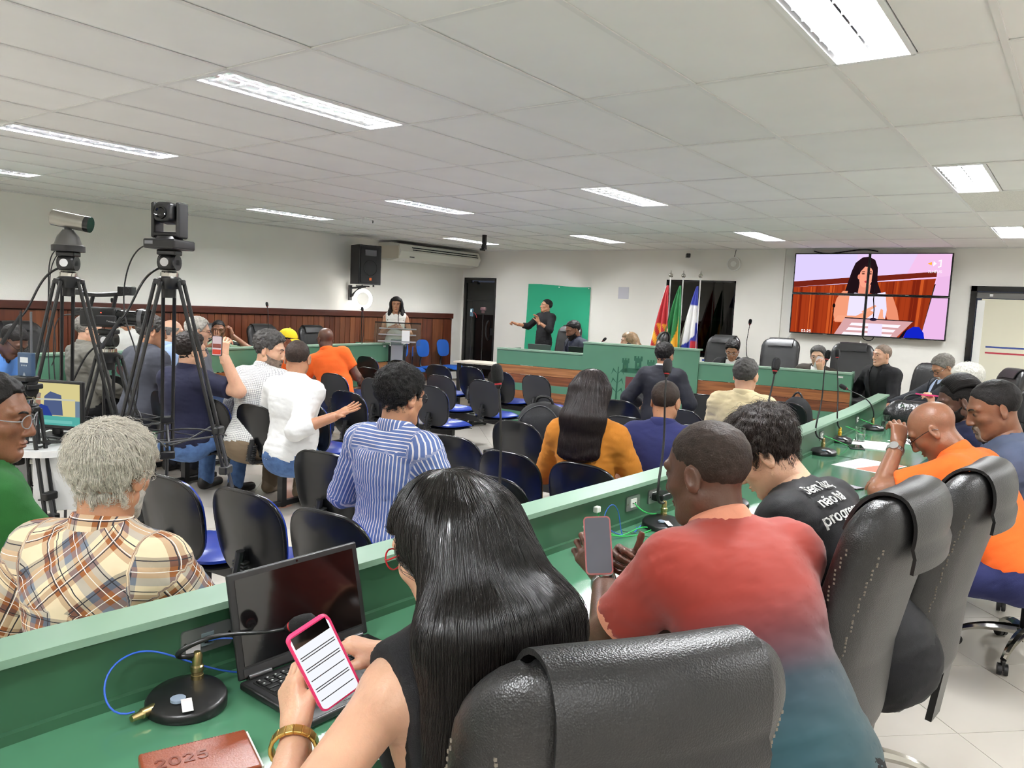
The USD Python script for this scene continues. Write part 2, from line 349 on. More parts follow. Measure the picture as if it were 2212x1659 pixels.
def stripes(name, base, lines, axis='x', period=.02, width=.3, also=None):
    """woven stripes laid along the garment's own u, v"""
    n = {'tc': ('texture_coordinate', {}), 's': ('separate_xyz', {}), 'p': ('principled_bsdf', {'roughness': .85}), 'm': ('mix', {'mix_type': 'mix', 'color1': srgb(*base), 'color2': srgb(*lines)}),
         'a': ('math', {'math_type': 'multiply', 'value2': 1 / period}), 'b': ('math', {'math_type': 'fraction'}), 'c': ('math', {'math_type': 'less_than', 'value2': width})}
    l = [('tc.UV', 's.vector'), (f's.{axis}', 'a.value1'), ('a.value', 'b.value1'), ('b.value', 'c.value1'), ('m.color', 'p.base_color')]
    src = 'c.value'
    if also:
        ax2, per2, w2 = also
        n.update({'a2': ('math', {'math_type': 'multiply', 'value2': 1 / per2}), 'b2': ('math', {'math_type': 'fraction'}), 'c2': ('math', {'math_type': 'less_than', 'value2': w2}), 'mx': ('math', {'math_type': 'maximum'})})
        l += [(f's.{ax2}', 'a2.value1'), ('a2.value', 'b2.value1'), ('b2.value', 'c2.value1'), ('c.value', 'mx.value1'), ('c2.value', 'mx.value2')]; src = 'mx.value'
    l.append((src, 'm.fac'))
    return raw('cloth_' + name, n, l, 'p.BSDF')
def plaid(name):
    """orange, cream, grey-blue madras checks with dark and white hairlines"""
    n = {'tc': ('texture_coordinate', {}), 's': ('separate_xyz', {}), 'p': ('principled_bsdf', {'roughness': .85})}; l = [('tc.UV', 's.vector'), ]
    cr, orr, gr, nv = srgb(232, 212, 178), srgb(150, 90, 46), srgb(118, 126, 140), srgb(46, 50, 68)
    for ax in 'xy':
        n['a' + ax] = ('math', {'math_type': 'multiply', 'value2': 1 / .15}); n['f' + ax] = ('math', {'math_type': 'fraction'})
        st = [(0, cr), (.17, orr), (.36, cr), (.50, gr), (.62, orr), (.78, nv if ax == 'y' else gr), (.92, cr)]
        n['r' + ax] = ('rgb_ramp', {'ramp': st, 'interpolate': False})
        n['h' + ax] = ('rgb_ramp', {'ramp': [(0, (0, 0, 0)), (.268, (1, 1, 1)), (.282, (0, 0, 0)), (.70, (1, 1, 1)), (.712, (0, 0, 0))], 'interpolate': False})
        n['k' + ax] = ('rgb_ramp', {'ramp': [(0, (0, 0, 0)), (.245, (1, 1, 1)), (.262, (0, 0, 0)), (.40, (1, 1, 1)), (.415, (0, 0, 0)), (.86, (1, 1, 1)), (.875, (0, 0, 0))], 'interpolate': False})
        l += [(f's.{ax}', f'a{ax}.value1'), (f'a{ax}.value', f'f{ax}.value1')] + [(f'f{ax}.value', f'{q}{ax}.fac') for q in 'rhk']
    n['m'] = ('mix', {'mix_type': 'mix', 'fac': .5}); l += [('rx.color', 'm.color1'), ('ry.color', 'm.color2')]; last = 'm.color'
    for q, c in (('k', srgb(45, 42, 48)), ('h', srgb(245, 240, 232))):
        for ax in 'xy':
            n[f'o{q}{ax}'] = ('mix', {'mix_type': 'mix', 'color2': c}); l += [(last, f'o{q}{ax}.color1'), (f'{q}{ax}.color', f'o{q}{ax}.fac')]; last = f'o{q}{ax}.color'
    l.append((last, 'p.base_color'))
    return raw('cloth_' + name, n, l, 'p.BSDF')

def strands(surf, n, length, flow, lift, seed, k=6, sag=0., jit=.25):
    """n short strands growing from a surface along flow(p)"""
    rng = np.random.default_rng(seed); p, fi = trimesh.sample.sample_surface(surf, n, seed=seed); N = surf.face_normals[fi]
    out = [p - N * .002]; q = p.copy(); st = length * (.6 + .8 * rng.random((n, 1))) / (k - 1)
    dv = flow(p) + jit * rng.normal(size=p.shape)
    for i in range(1, k):
        dv = dv + V(0, 0, -sag)
        t = dv - N * (dv * N).sum(1, keepdims=True); t /= np.linalg.norm(t, axis=1, keepdims=True) + 1e-9
        q = q + st * (t + N * lift * (1 - i / k)) ; out.append(q.copy())
        d, _ = _kd(surf).query(q); N = surf.vertex_normals[_]
    return np.stack(out, 1)
def _kd(m):
    from scipy.spatial import cKDTree
    if 'kd' not in m.metadata: m.metadata['kd'] = cKDTree(m.vertices)
    return m.metadata['kd']

def person(label, head, yaw, group=None, tone='tan', male=True, s=1.0, lean=6, side=0, twist=0, hd=(0, 5, 0), R=None, L=None, Rw=None, Lw=None, Rh=None, Lh=None,
           hair=('short', 'black', .016), top=None, bottom=None, shoes=(30, 28, 28), fat=0., near=False, glasses=None, beard=None, stand=False, legs='sit', neck=.062, gap=.0, eyes=True, seed=1, shr=0., feet=None, cap=None, armhint=None):
    top = top or {}; h = .0105 if near else .0155; hh = .0038 if near else .0062; rng = random.Random(seed)
    # ---- skeleton, pelvis at the origin
    def ax(le, sd, tw):
        A = RZ(tw) @ RY(sd) @ RX(-le); return A[:, 0], A[:, 1], A[:, 2]
    r1, f1, u1 = ax(lean * .8, side * .8, twist * .4); r2, f2, u2 = ax(lean * 1.15, side * 1.1, twist)
    r0, f0, u0 = ax(0 if stand else -6, 0, 0)
    k = .95 if not male else 1.; sw = (.164 if male else .146)
    P = V(0, 0, 0); waist = P + .15 * u1 * k; chest = waist + .20 * u2 * k; nb = chest + .165 * u2 * k
    Hm = RZ(hd[0]) @ RY(hd[2]) @ RX(-hd[1]); hu, hf, hr = Hm[:, 2], Hm[:, 1], Hm[:, 0]
    nd = nrm(u2 * .75 + hu * .5 + V(0, 0, .2)); Hc = nb + neck * nd + .078 * hu + .012 * hf
    S = {1: nb - (.068 - shr) * u2 + sw * r2 - .008 * f2, -1: nb - (.068 - shr) * u2 - sw * r2 - .008 * f2}
    # ---- root in the world
    Rw_ = RZ(yaw); hw = np.asarray(head, float); pel = hw - Rw_ @ (Hc * s); root = V(pel[0], pel[1], 0); hz = pel[2]
    loc = lambda w: (RZ(-yaw) @ (np.asarray(w, float) - root)) / s - V(0, 0, hz / s)
    hips = {1: .09 * r0 - .02 * u0, -1: -.09 * r0 - .02 * u0}; A = {}; hand = {}
    for sd, tg, tw_, hs in ((1, R, Rw, Rh), (-1, L, Lw, Lh)):
        W = loc(tw_) if tw_ is not None else (V(*tg) if tg is not None else V(sd * .13, .32, .10))
        hint = V(sd * .55, -.35, -.8) if armhint is None else V(sd * armhint[0], armhint[1], armhint[2])
        E_, W = ik(S[sd], W, .285 * k, .255 * k, hint); A[sd] = (S[sd], E_, W)
        d, nn, pose = hs or (None, None, 'relaxed')
        d = nrm(W - E_) if d is None else nrm(V(*d)); nn = V(0, 0, 1) if nn is None else V(*nn)
        nn = nrm(nn - d * (nn @ d)); hand[sd] = (d, nn, pose)
    fl = -hz / s + .075; K = {}
    for sd in (1, -1):
        if stand: ft = V(sd * .10, .03, fl); hn = V(0, 1, 0)
        elif feet and sd in feet: ft = loc(feet[sd]) if len(feet[sd]) == 3 else V(*feet[sd][:3]); hn = V(sd * .25, 1, .55)
        else: ft = V(sd * .14, .36, fl); hn = V(sd * .2, 1, .9)
        kn, ft = ik(hips[sd], ft, .43 * k, .42 * k, hn); K[sd] = (hips[sd], kn, ft)
    tx = thing('person', label, 'person', root, yaw, group)
    if s != 1: UsdGeom.Xformable(tx).AddScaleOp().Set(Gf.Vec3f(s, s, s))
    Z = V(0, 0, hz / s)
    # ---- body parts as implicit shapes
    def torso(F, off, kk=.05):
        F.ell(Z + P + .03 * u1 + .0 * f1, (.158 + fat * .5, .118 + fat * .4, .125), np.stack([r1, f1, u1]), k=kk, off=off)
        F.ell(Z + waist + (.018 + fat * .45) * f1, (.142 + fat * .8, .105 + fat * .75, .155) if male else (.126 + fat * .8, .096 + fat * .7, .15), np.stack([r2, f2, u2]), k=kk, off=off)
        F.ell(Z + chest - .0 * u2 + .006 * f2, (.162 + fat * .25 if male else .142, .113 + fat * .3, .185), np.stack([r2, f2, u2]), k=kk, off=off)
        for sd in (1, -1):
            F.cap(Z + chest + .05 * u2 + sd * .06 * r2, Z + S[sd] - .03 * sd * r2 - .012 * u2, .078, .056, k=.06, off=off)
            F.cap(Z + nb - .012 * u2, Z + S[sd] - .03 * sd * r2 + .010 * u2, .044, .040, k=.05, off=off)
            F.ell(Z + S[sd], (.055 if male else .048,) * 3, k=.045, off=off)
            if not male: F.ell(Z + chest - .02 * u2 + .085 * f2 + sd * .062 * r2, (.055, .05, .055), k=.03, off=off)
    def arm(F, sd, off, a=0., b=2., kk=.02, flare=0):
        S_, E_, W = A[sd]; q = 1 if male else .86; fa = fat * .15
        if a < 1: F.cap(Z + S_, Z + S_ + (E_ - S_) * min(b, 1), (.053 + fa) * q, (.053 + fa - .013 * min(b, 1)) * q + flare, k=kk, off=off)
        if b > 1: F.cap(Z + E_, Z + E_ + (W - E_) * (b - 1), (.041 + fa) * q, ((.041 - .014 * (b - 1)) + fa) * q + flare, k=kk, off=off)
    allp = [P, nb, Hc] + [q for a in A.values() for q in a] + [q for a in K.values() for q in a]
    lo, hi = np.min(allp, 0) + Z - .22, np.max(allp, 0) + Z + .22
    F = Field(lo, hi, h); torso(F, -.004)
    for sd in (1, -1):
        arm(F, sd, 0)
        F.cap(Z + K[sd][0], Z + K[sd][1], .080, .052, k=.04); F.cap(Z + K[sd][1], Z + K[sd][2], .050, .034, k=.03)
    F.cap(Z + nb - .02 * u2, Z + Hc - .10 * hu - .02 * hf, .058 if male else .049, .055 if male else .046, k=.04)
    ms = [F.mesh()]
    hsc = 1.0 if male else .95
    ms.append(T(head_mesh(hh, male), Z + Hc, np.stack([hr, hf, hu], 1) * hsc))
    for sd in (1, -1):
        d, nn, pose = hand[sd]; hm = hand_mesh(pose, .0034 if near else .0048).copy(); xx = np.cross(d, nn)
        if (sd > 0): hm.vertices[:, 0] *= -1; hm.invert()      # right hand: thumb towards the body's left when the back is up
        ms.append(T(hm, Z + A[sd][2] + d * .008, np.stack([xx, d, nn], 1) * (.95 if male else .84)))
    body = joined(ms)
    part('body', body, skin(tone), tx, smooth=True)
    toP = lambda m, sc=1.: T(m, Z + Hc, np.stack([hr, hf, hu], 1) * hsc * sc)
    HL = lambda *p: Z + Hc + hsc * (p[0] * hr + p[1] * hf + p[2] * hu)
    if eyes:
        dark = mat('eye_dark', srgb(38, 26, 20), .15); wh = mat('eye_white', srgb(214, 206, 198), .25)
        for sd in (1, -1):
            e = part('eye', toP(T(trimesh.creation.icosphere(2, .0118), (sd * .031, .0755, .0030))), wh, tx, smooth=True)
            part('iris', toP(T(cyl(.0058, .002, n=12), (sd * .031, .0872, .0030), RX(90))), dark, e, smooth=False)
            part('eyebrow', toP(tube([(sd * .014, .0975, .022), (sd * .030, .0935, .0275), (sd * .048, .079, .022)], [.0028, .0036, .0016], 6, 8)), hairmat('black' if hair is None or hair[1] not in ('white', 'silver', 'grey') else 'grey'), tx)
        lip = mat('lip_' + tone, tuple(np.array(_TONE[tone]) * np.array((.82, .55, .52))), .45)
        part('lips', toP(trimesh.util.concatenate([T(trimesh.creation.icosphere(2, 1.), (0, .0885, -.0632), np.diag((.0215, .0095, .0042))), T(trimesh.creation.icosphere(2, 1.), (0, .0868, -.0735), np.diag((.0185, .0095, .0050)))])), lip, tx, smooth=True)
    hm = None
    if hair:
        st, hc, th = hair[:3]
        if st not in ('bald',):
            key = ('hair', st, th, hh, seed % 3)
            if key not in _cache: _cache[key] = hair_mesh(st, th, hh, .0022 if th < .008 else min(.009, th * .5), seed % 3)
            hm = toP(_cache[key], 1.012); hm.metadata.clear()
            part('hair', hm, hairmat(hc), tx, smooth=True)
    if beard:
        key = ('beard', beard[1], hh, len(beard))
        if key not in _cache: _cache[key] = beard_mesh(beard[1], hh, 3, len(beard) > 2)
        part('beard', toP(_cache[key], 1.005), hairmat(beard[0]), tx, smooth=True)
    if glasses:
        gm = mat('glasses_' + glasses, {'black': srgb(18, 18, 20), 'steel': srgb(150, 150, 155), 'red': srgb(190, 22, 40), 'clear': srgb(200, 205, 210)}[glasses], .25)
        gl = []
        for sd in (1, -1):
            a = np.linspace(0, 2 * math.pi, 20); rim = np.stack([sd * .032 + .0245 * np.cos(a), .107 - .35 * np.abs(.0245 * np.cos(a) * (np.cos(a) * sd > 0)), .002 + .0185 * np.sin(a)], 1)
            gl += [tube(rim, .0016, 6), tube([(sd * .056, .100, .006), (sd * .074, .07, .006), (sd * .0815, .0, .008), (sd * .0825, -.03, -.004)], .0017, 6, 12)]
        gl.append(tube([(-.009, .107, .005), (0, .111, .008), (.009, .107, .005)], .0015, 6))
        part('glasses', toP(trimesh.util.concatenate(gl), 1.0), gm, tx)
    # ---- clothes
    ch = dict(r=r2, f=f2, u=u2); kind = top.get('kind', 'tee'); tm = top['mat']; off = .013 + (.008 if kind == 'jacket' else 0); sl = {'tee': .62, 'polo': .60, 'sleeveless': -.1, 'shirt': 1.92, 'rolled': 1.35, 'jacket': 1.93, 'blouse': 1.9}[kind]; sl = top.get('sleeve', sl)
    def uvs(m):
        v = m.vertices - Z; q = v - chest; x, y, z = q @ r2, q @ f2, q @ u2
        u = np.arctan2(x, -y + .02) * .14; w = z.copy()
        for sd in (1, -1):
            S_, E_, W = A[sd]
            du = seg_d(v, S_ + .25 * (E_ - S_), E_, 0, 0); df = seg_d(v, E_, W, 0, 0); dm = np.minimum(du, df); side_ = (x * sd > sw * .80) | (dm < .066); m_ = (dm < .10) & side_
            a_ = nrm(E_ - S_); b_ = nrm(W - E_); al = np.where(du < df, (v - S_) @ a_, .285 + (v - E_) @ b_); d_ = np.where((du < df)[:, None], a_, b_)
            pr = v - S_ - d_ * ((v - S_) * d_).sum(1, keepdims=True); e1 = nrm(np.cross(a_, f2)); e2 = np.cross(a_, e1); ang = np.arctan2(pr @ e1, pr @ e2) * .055
            u = np.where(m_, ang + .013, u); w = np.where(m_, al, w)
        if 'yoke' in top:
            yk = (z > top['yoke']) & (np.abs(x) < sw * .9) & (y < .05); u, w = np.where(yk, w if top.get('turn', 90) == 90 else (u + w) * .7071, u), np.where(yk, -u if top.get('turn', 90) == 90 else (w - u) * .7071, w)
        return np.stack([u, w], 1)
    def wrinkle(m, amp, seed_, sc=1.):
        v = m.vertices - Z; q = np.stack([(v - chest) @ r2 * 9, (v - chest) @ f2 * 11, (v - chest) @ u2 * 24], 1) * sc + seed_ * 3.7
        n_ = np.array(m.vertex_normals); a = 1 - np.abs(2 * meshkit.fbm(q, 3, seed_) - 1) * 1.6
        m.vertices = m.vertices + n_ * (amp * (a - .5))[:, None]; return m
    def garment(off, sl, hole, hem, cutv=None):
        G = Field(lo, hi, h); torso(G, off); G.cut(Z + P + hem * u1, -u1)
        for sd in (1, -1):
            S_, E_, W = A[sd]
            if sl <= 0:
                c = Z + S[sd] + sd * .004 * r2; n_ = nrm(sd * r2 * .96 - u2 * .12)
                G.op(lambda Q: np.maximum((Q - c) @ n_, -1.), c - .25, c + .25, .004, 'max'); continue
            G2 = Field(lo, hi, h); arm(G2, sd, off + .004, 1 if sl > 1 else 0, min(sl + .12, 2), flare=.006 if sl < 1 else .0)
            b_ = nrm(E_ - S_) if sl < 1 else nrm(W - E_); c = Z + (S_ + (E_ - S_) * sl if sl < 1 else E_ + (W - E_) * (sl - 1))
            G2.op(lambda Q: np.where(np.linalg.norm(Q - c - b_ * .10, axis=-1) < .14, (Q - c) @ b_, -1.), c - .3, c + .3, .003, 'max')
            if sl > 1: arm(G2, sd, off + .004, 0, 1)
            gk = np.maximum(.03 - np.abs(G.d - G2.d), 0) ** 2 / .12; G.d = np.minimum(G.d, G2.d) - gk
        if hole: G.cap(Z + nb - .015 * u2 + .02 * f2 * (hole > .062), Z + nb + .2 * nd, hole, hole + .01, k=.006, mode='sub')
        if cutv: G.op(cutv, lo, hi, .003, 'max')
        return G.mesh()
    hole = top.get('hole', .066 if kind in ('tee', 'sleeveless') else .058); cutv = None
    if kind == 'jacket':
        def cutv(Q):
            q = Q - Z - nb; x, y, z = np.abs(q @ r2), q @ f2, q @ u2
            return np.where((y > .03) & (x < (z + .33) * .21) & (z > -.33), .02, -1.)
        inner = garment(.011, .4, .056, .02); part('shirt', inner, top.get('shirt', cloth('white', (236, 236, 234))), tx, smooth=True, uv=uvs(inner))
    gm_ = garment(off, sl, hole, top.get('hem', -.06 if kind != 'jacket' else -.12), cutv); gm_ = wrinkle(gm_, top.get('amp', .006 if kind in ('shirt', 'rolled', 'blouse') else .0045 if kind != 'jacket' else .005), seed)
    part({'tee': 't_shirt', 'polo': 'polo_shirt', 'sleeveless': 'sleeveless_top', 'shirt': 'shirt', 'rolled': 'shirt', 'jacket': 'jacket', 'blouse': 'blouse'}[kind], gm_, tm, tx, smooth=True, uv=uvs(gm_))
    nka = nrm(nd * .8 + u2 * .5 - f2 * .15); nkf = nrm(f2 - nka * (f2 @ nka)); nkr = np.cross(nkf, nka)
    if kind in ('polo', 'shirt', 'rolled', 'blouse', 'jacket'):
        def collar(r0, prof, gapdeg, base):
            th = np.radians(np.linspace(-180 + gapdeg, 180 - gapdeg, 36)); pr = np.array(prof + prof[:1])
            rr = r0 + pr[:, 0]; zz = pr[:, 1]
            p = base + (-nkf * np.cos(th)[:, None, None] * .98 + nkr * np.sin(th)[:, None, None] * 1.04) * rr[None, :, None] + nka * (zz[None, :, None] - .014 * (1 - np.cos(th))[:, None, None])
            m = grid_surface(p); kk_ = len(pr); fs = [m.faces]
            for i in (0, len(th) - 1): fs.append([(i * kk_, i * kk_ + a, i * kk_ + a + 1) for a in range(1, kk_ - 1)])
            m = trimesh.Trimesh(m.vertices, np.vstack(fs), process=False)
            return m
        if kind == 'jacket':
            cm = collar(.060, [(0, 0), (.0, .030), (.004, .033), (.010, .020), (.014, -.012), (.010, -.014)], 14, Z + nb + .034 * nka); part('shirt_collar', cm, top.get('shirt', cloth('white', (236, 236, 234))), tx, smooth=50)
            cm = collar(.066, [(0, -.02), (.002, .016), (.010, .018), (.024, -.022), (.018, -.03)], 40, Z + nb + .034 * nka); part('jacket_collar', cm, tm, tx, smooth=50)
            for sd in (1, -1):
                ln = []
                for t in np.linspace(0, 1, 9):
                    z = -.02 - .30 * t; x = sd * (.066 - .061 * t); dpt = .118 + fat * .4 + .02 * math.sin(t * 2.4)
                    ln.append((x, dpt, z, .052 * math.sin(math.pi * min(1, (1 - t) * .85 + .1)) + .004))
                Pg = np.array([[Z + nb + (x + sd * w * a) * r2 + (y - .35 * (w * a) ** 2 / .02 * .5 + .006) * f2 + (z + w * a * .25) * u2 for a in (0, .5, 1)] for x, y, z, w in ln])
                part('lapel', thick_sheet(Pg if sd < 0 else Pg[:, ::-1], .006), tm, tx, smooth=50)
        else:
            cm = collar(.060, [(0, 0), (.0, .028), (.005, .034), (.012, .022), (.021, -.012), (.016, -.015)], top.get('gap', 20), Z + nb + .026 * nka)
            cm_uv = np.stack([(cm.vertices - Z - nb) @ r2, (cm.vertices - Z - nb) @ u2], 1)
            part('collar', cm, top.get('collar', tm), tx, smooth=True, uv=cm_uv)
    if 'trim' in top and sl < 1:
        for sd in (1, -1):
            S_, E_, W = A[sd]; a_ = nrm(E_ - S_); c = Z + S_ + (E_ - S_) * sl; rr = .053 - .013 * sl + .019 + fat * .15
            m = lathe([(rr - .006, -.026), (rr + .002, -.026), (rr + .003, .004), (rr - .006, .004)], 32); e = nrm(np.cross(a_, f2)); part('cuff', T(m, c, np.stack([e, np.cross(a_, e), a_], 1)), top['trim'], tx)
    bm = bottom or cloth('denim', (62, 82, 120))
    B = Field(lo, hi, h)
    B.ell(Z + P + .01 * u1, (.160 + fat * .5, .122 + fat * .4, .13), np.stack([r1, f1, u1]), k=.05, off=.008)
    for sd in (1, -1):
        B.cap(Z + K[sd][0], Z + K[sd][1], .086, .060, k=.035, off=.004); B.cap(Z + K[sd][1], Z + K[sd][2] + .0 * u1, .058, .050, k=.03, off=.005)
    B.cut(Z + P + .10 * u1, u1); bmesh = B.mesh()
    part('trousers', wrinkle(bmesh, .006, seed + 5), bm, tx, smooth=True)
    for sd in (1, -1):
        ft = K[sd][2]; G = Field(Z + ft - V(.12, .14, .11), Z + ft + V(.12, .30, .13), .011); fd = nrm(V(sd * .12, 1, 0))
        G.cap(Z + ft + V(0, -.02, -.02), Z + ft + V(0, -.01, .02), .045, .042, k=.02); G.cap(Z + ft + V(0, -.02, -.04), Z + ft + fd * .15 + V(0, 0, -.045), .037, .034, k=.03); G.cut(Z + ft + V(0, 0, -.072), V(0, 0, -1)); part('shoe', G.mesh(), mat('shoe_%d_%d_%d' % tuple(shoes), srgb(*shoes), .5), tx, smooth=True)
    info = dict(x=tx, root=root, yaw=yaw, s=s, Z=Z, A=A, hand=hand, Hc=Hc, H=(hr, hf, hu), hair=hm, HL=HL, nb=nb, chest=chest, r2=r2, f2=f2, u2=u2, S=S, K=K, P=P, fr=(nkr, nkf, nka),
                W=lambda p: root + Rw_ @ (s * np.asarray(p)), toP=toP)
    if cap: cap(info)
    return info
_TONE = {k: srgb(*v) for k, v in {'light': (212, 166, 138), 'olive': (205, 152, 116), 'tan': (180, 130, 100), 'brown': (134, 90, 66), 'dark': (92, 62, 48), 'deep': (78, 50, 38)}.items()}
# ================================================================== the room
rng = np.random.default_rng(7); rnd = random.Random(7)
XL, XR, YB, YF = -10.5, 2.62, -3.1, 12.4
GX0, GY0 = -1.61682, 1.046032                                       # ceiling grid: runners at GX0 + .625 a, GY0 + 1.25 b
wallm = mat('wall_paint', srgb(240, 238, 231), .7, var=(1.3, .02), bump=(60, .0008))
white = mat('white_paint', srgb(236, 236, 232), .45)
tilem = [mat(f'ceiling_tile_{i}', tuple(np.array(srgb(240, 239, 236)) * k), .8, var=(2.5, .02)) for i, k in enumerate((1, .975, 1.01))]
fissm = mat('ceiling_tile_fissured', srgb(226, 223, 216), .9, var=(90, .12), bump=(140, .003))
gridm = mat('grid_metal', srgb(232, 231, 228), .4)
struct('wall_left', bx(.2, YF - YB + .4, 3.2, (XL - .1, (YF + YB) / 2, 1.4)), wallm, 'off-white plaster wall above the wood wainscot on the left')
# far wall with openings for the dark window and two doors
DW = [(-10.47, -9.62, 0, 2.20), (-5.93, -4.70, .95, 2.23), (-1.37, .35, 0, 2.22)]
pl = sbox(XL - .2, -.2, XR + .2, 3.0)
for a, b, c, d in DW: pl = pl.difference(sbox(a, c, b, d))
fw = prism(pl, 0, .18); fw.apply_transform(np.array([[1, 0, 0, 0], [0, 0, 1, YF], [0, 1, 0, 0], [0, 0, 0, 1.]])); fw.invert()
struct('wall_far', fw, wallm, 'off-white far wall carrying the video wall, window and doors')
struct('wall_right', bx(.2, YF - YB + .4, 3.2, (XR + .1, (YF + YB) / 2, 1.4)), wallm, 'off-white wall on the right')
struct('wall_back', bx(XR - XL + .4, .2, 3.2, ((XL + XR) / 2, YB - .1, 1.4)), wallm, 'off-white wall behind the camera')
struct('trim_1', bx(.20, .05, 2.76, (-4.03, YF - .02, 1.38)), wallm, 'shallow plaster pilaster left of the video wall')
# ---- ceiling: slab, runners, tiles
ceil = UsdGeom.Xform.Define(stage, path_for('ceiling')); tag(ceil, 'suspended ceiling of off-white panels in a white metal grid', None, None, 'structure')
part('ceiling_slab', bx(XR - XL, YF - YB, .1, ((XL + XR) / 2, (YF + YB) / 2, CEIL + .35)), mat('slab', (.12, .12, .12), .9), ceil, smooth=False)
FIX = [(a, b) for a in (-11, -7, -3, 1, 5) for b in (-2, 1, 4, 7)]
def fix_x(a): x = GX0 + .625 * a; return (x - .165) if a < 0 else (x + .165)
xs = [GX0 + .625 * a for a in range(-15, 8)]; ys = [GY0 + 1.25 * b for b in range(-4, 10)]
for x in xs:
    if XL < x < XR: part('grid_runner', bx(.026, YF - YB, .006, (x, (YF + YB) / 2, CEIL)), gridm, ceil, smooth=False)
for y in ys:
    if YB < y < YF: part('grid_cross_runner', bx(XR - XL, .026, .006, ((XL + XR) / 2, y, CEIL + .001)), gridm, ceil, smooth=False)
part('wall_angle', [bx(.03, YF - YB, .006, (XL + .015, (YF + YB) / 2, CEIL)), bx(XR - XL, .03, .006, ((XL + XR) / 2, YF - .015, CEIL))], gridm, ceil, smooth=False)
for i in range(-15, 7):
    for b in range(-4, 10):
        x0, x1 = max(GX0 + .625 * i, XL), min(GX0 + .625 * (i + 1), XR); y0, y1 = max(GY0 + 1.25 * b, YB), min(GY0 + 1.25 * (b + 1), YF)
        if x1 - x0 < .05 or y1 - y0 < .05: continue
        for a, bb in FIX:
            if bb == b:
                fx = fix_x(a)
                if a < 0 and i == a - 1: x1 = fx - .16
                if a >= 0 and i == a: x0 = fx + .16
        t = bx(x1 - x0 - .012, y1 - y0 - .012, .008, ((x0 + x1) / 2, (y0 + y1) / 2, CEIL + .0085), RX(rnd.uniform(-.07, .07)) @ RY(rnd.uniform(-.12, .12)))
        part('ceiling_tile', t, fissm if (i, b) == (1, 5) else tilem[rnd.randrange(3)], ceil, smooth=False)
# ---- fluorescent luminaires
tubem = emit('lamp_tube', (.97, .985, 1.0), LAMP * 10)
refl = mat('reflector', srgb(225, 226, 228), .22, 1.0); troff = mat('luminaire_white', srgb(240, 240, 240), .35)
def luminaire(label, loc):
    t = thing('ceiling_light', label, 'ceiling light', loc, 0, None)
    part('housing', [bx(.32, 1.24, .004, (0, 0, .075)), bx(.004, 1.24, .08, (-.158, 0, .037)), bx(.004, 1.24, .08, (.158, 0, .037)), bx(.32, .004, .08, (0, .62, .037)), bx(.32, .004, .08, (0, -.62, .037)),
                     bx(.022, 1.25, .004, (-.152, 0, -.002)), bx(.022, 1.25, .004, (.152, 0, -.002)), bx(.31, .022, .004, (0, .613, -.002)), bx(.31, .022, .004, (0, -.613, -.002))], troff, t, smooth=False)
    for s in (-1, 1):
        a = np.radians(np.linspace(-78, 78, 9)); P = np.array([[(s * .07 + .068 * np.sin(q), y, .072 - .062 * (1 - np.cos(q)) * 1.1) for q in a] for y in (-.60, .60)])
        part('reflector', thick_sheet(P, -.002), refl, t, smooth=True)
        part('lamp_tube', T(cyl(.013, 1.18, n=8), (s * .07, 0, .045), RX(90)), tubem, t, smooth=30)
        for k in range(10): part('louvre_blade', prism([(-.062, -.0), (.062, 0), (.062, .022), (.03, .010), (-.03, .010), (-.062, .022)], -.001, .001).apply_transform(np.array([[1, 0, 0, s * .07], [0, 0, 1, -.54 + .12 * k], [0, 1, 0, 0], [0, 0, 0, 1.]])), refl, t, smooth=False)
    return t
cols = {-11: 'leftmost', -7: 'second from the left', -3: 'second from the right', 1: 'rightmost', 5: 'outermost right'}
rows_ = {-2: 'behind the camera', 1: 'nearest', 4: 'middle', 7: 'far'}
L0 = None
for a, b in FIX:
    lab = f'recessed two-tube ceiling light, {cols[a]} in the {rows_[b]} row'; loc = (fix_x(a), GY0 + 1.25 * (b + .5), CEIL)
    if L0 is None: L0 = luminaire(lab, loc)
    else: copy(L0, loc, 0, lab)
# ---- floor of large square tiles laid on the diagonal
floorx = UsdGeom.Xform.Define(stage, path_for('floor')); tag(floorx, 'pale polished porcelain floor tiles laid on the diagonal', None, None, 'structure')
flm = [mat(f'floor_tile_{i}', tuple(np.array(srgb(206, 200, 190)) * k), .16, var=(1.2, .04)) for i, k in enumerate((1, .97, 1.03))]
part('floor_bed', bx(XR - XL + .4, YF - YB + .4, .1, ((XL + XR) / 2, (YF + YB) / 2, -.058)), mat('grout', srgb(120, 112, 100), .9), floorx, smooth=False)
TS = .575; cand = []; c45 = math.sqrt(.5); room = sbox(XL, YB, XR, YF)
for i in range(-32, 40):
    for j in range(-32, 40):
        cx, cy = -.28 + TS * c45 * (i - j), 3.97 + TS * c45 * (i + j); r = (TS / 2 - .0016) * math.sqrt(2)
        q = Polygon([(cx + r, cy), (cx, cy + r), (cx - r, cy), (cx, cy - r)]).intersection(room)
        if q.area < 1e-3: continue
        d = np.array([cx, cy, 0]) - CAMP; z = d @ _f; inside = z > .5 and abs(d @ _r / z) < .72 and abs(d @ _u / z) < .56
        cand.append((z if inside else 99 + abs(z), cx, cy, q))
cand.sort(key=lambda t: t[0]); rest = []
for k, (z, cx, cy, q) in enumerate(cand):
    m = prism(q, -.01, rnd.uniform(-.0005, .0005))
    if k < 290: part('floor_tile', m, flm[rnd.randrange(3)], floorx, smooth=False)
    else: rest.append(m)
part('floor_tile_field', rest, flm[0], floorx, smooth=False, kind='stuff')
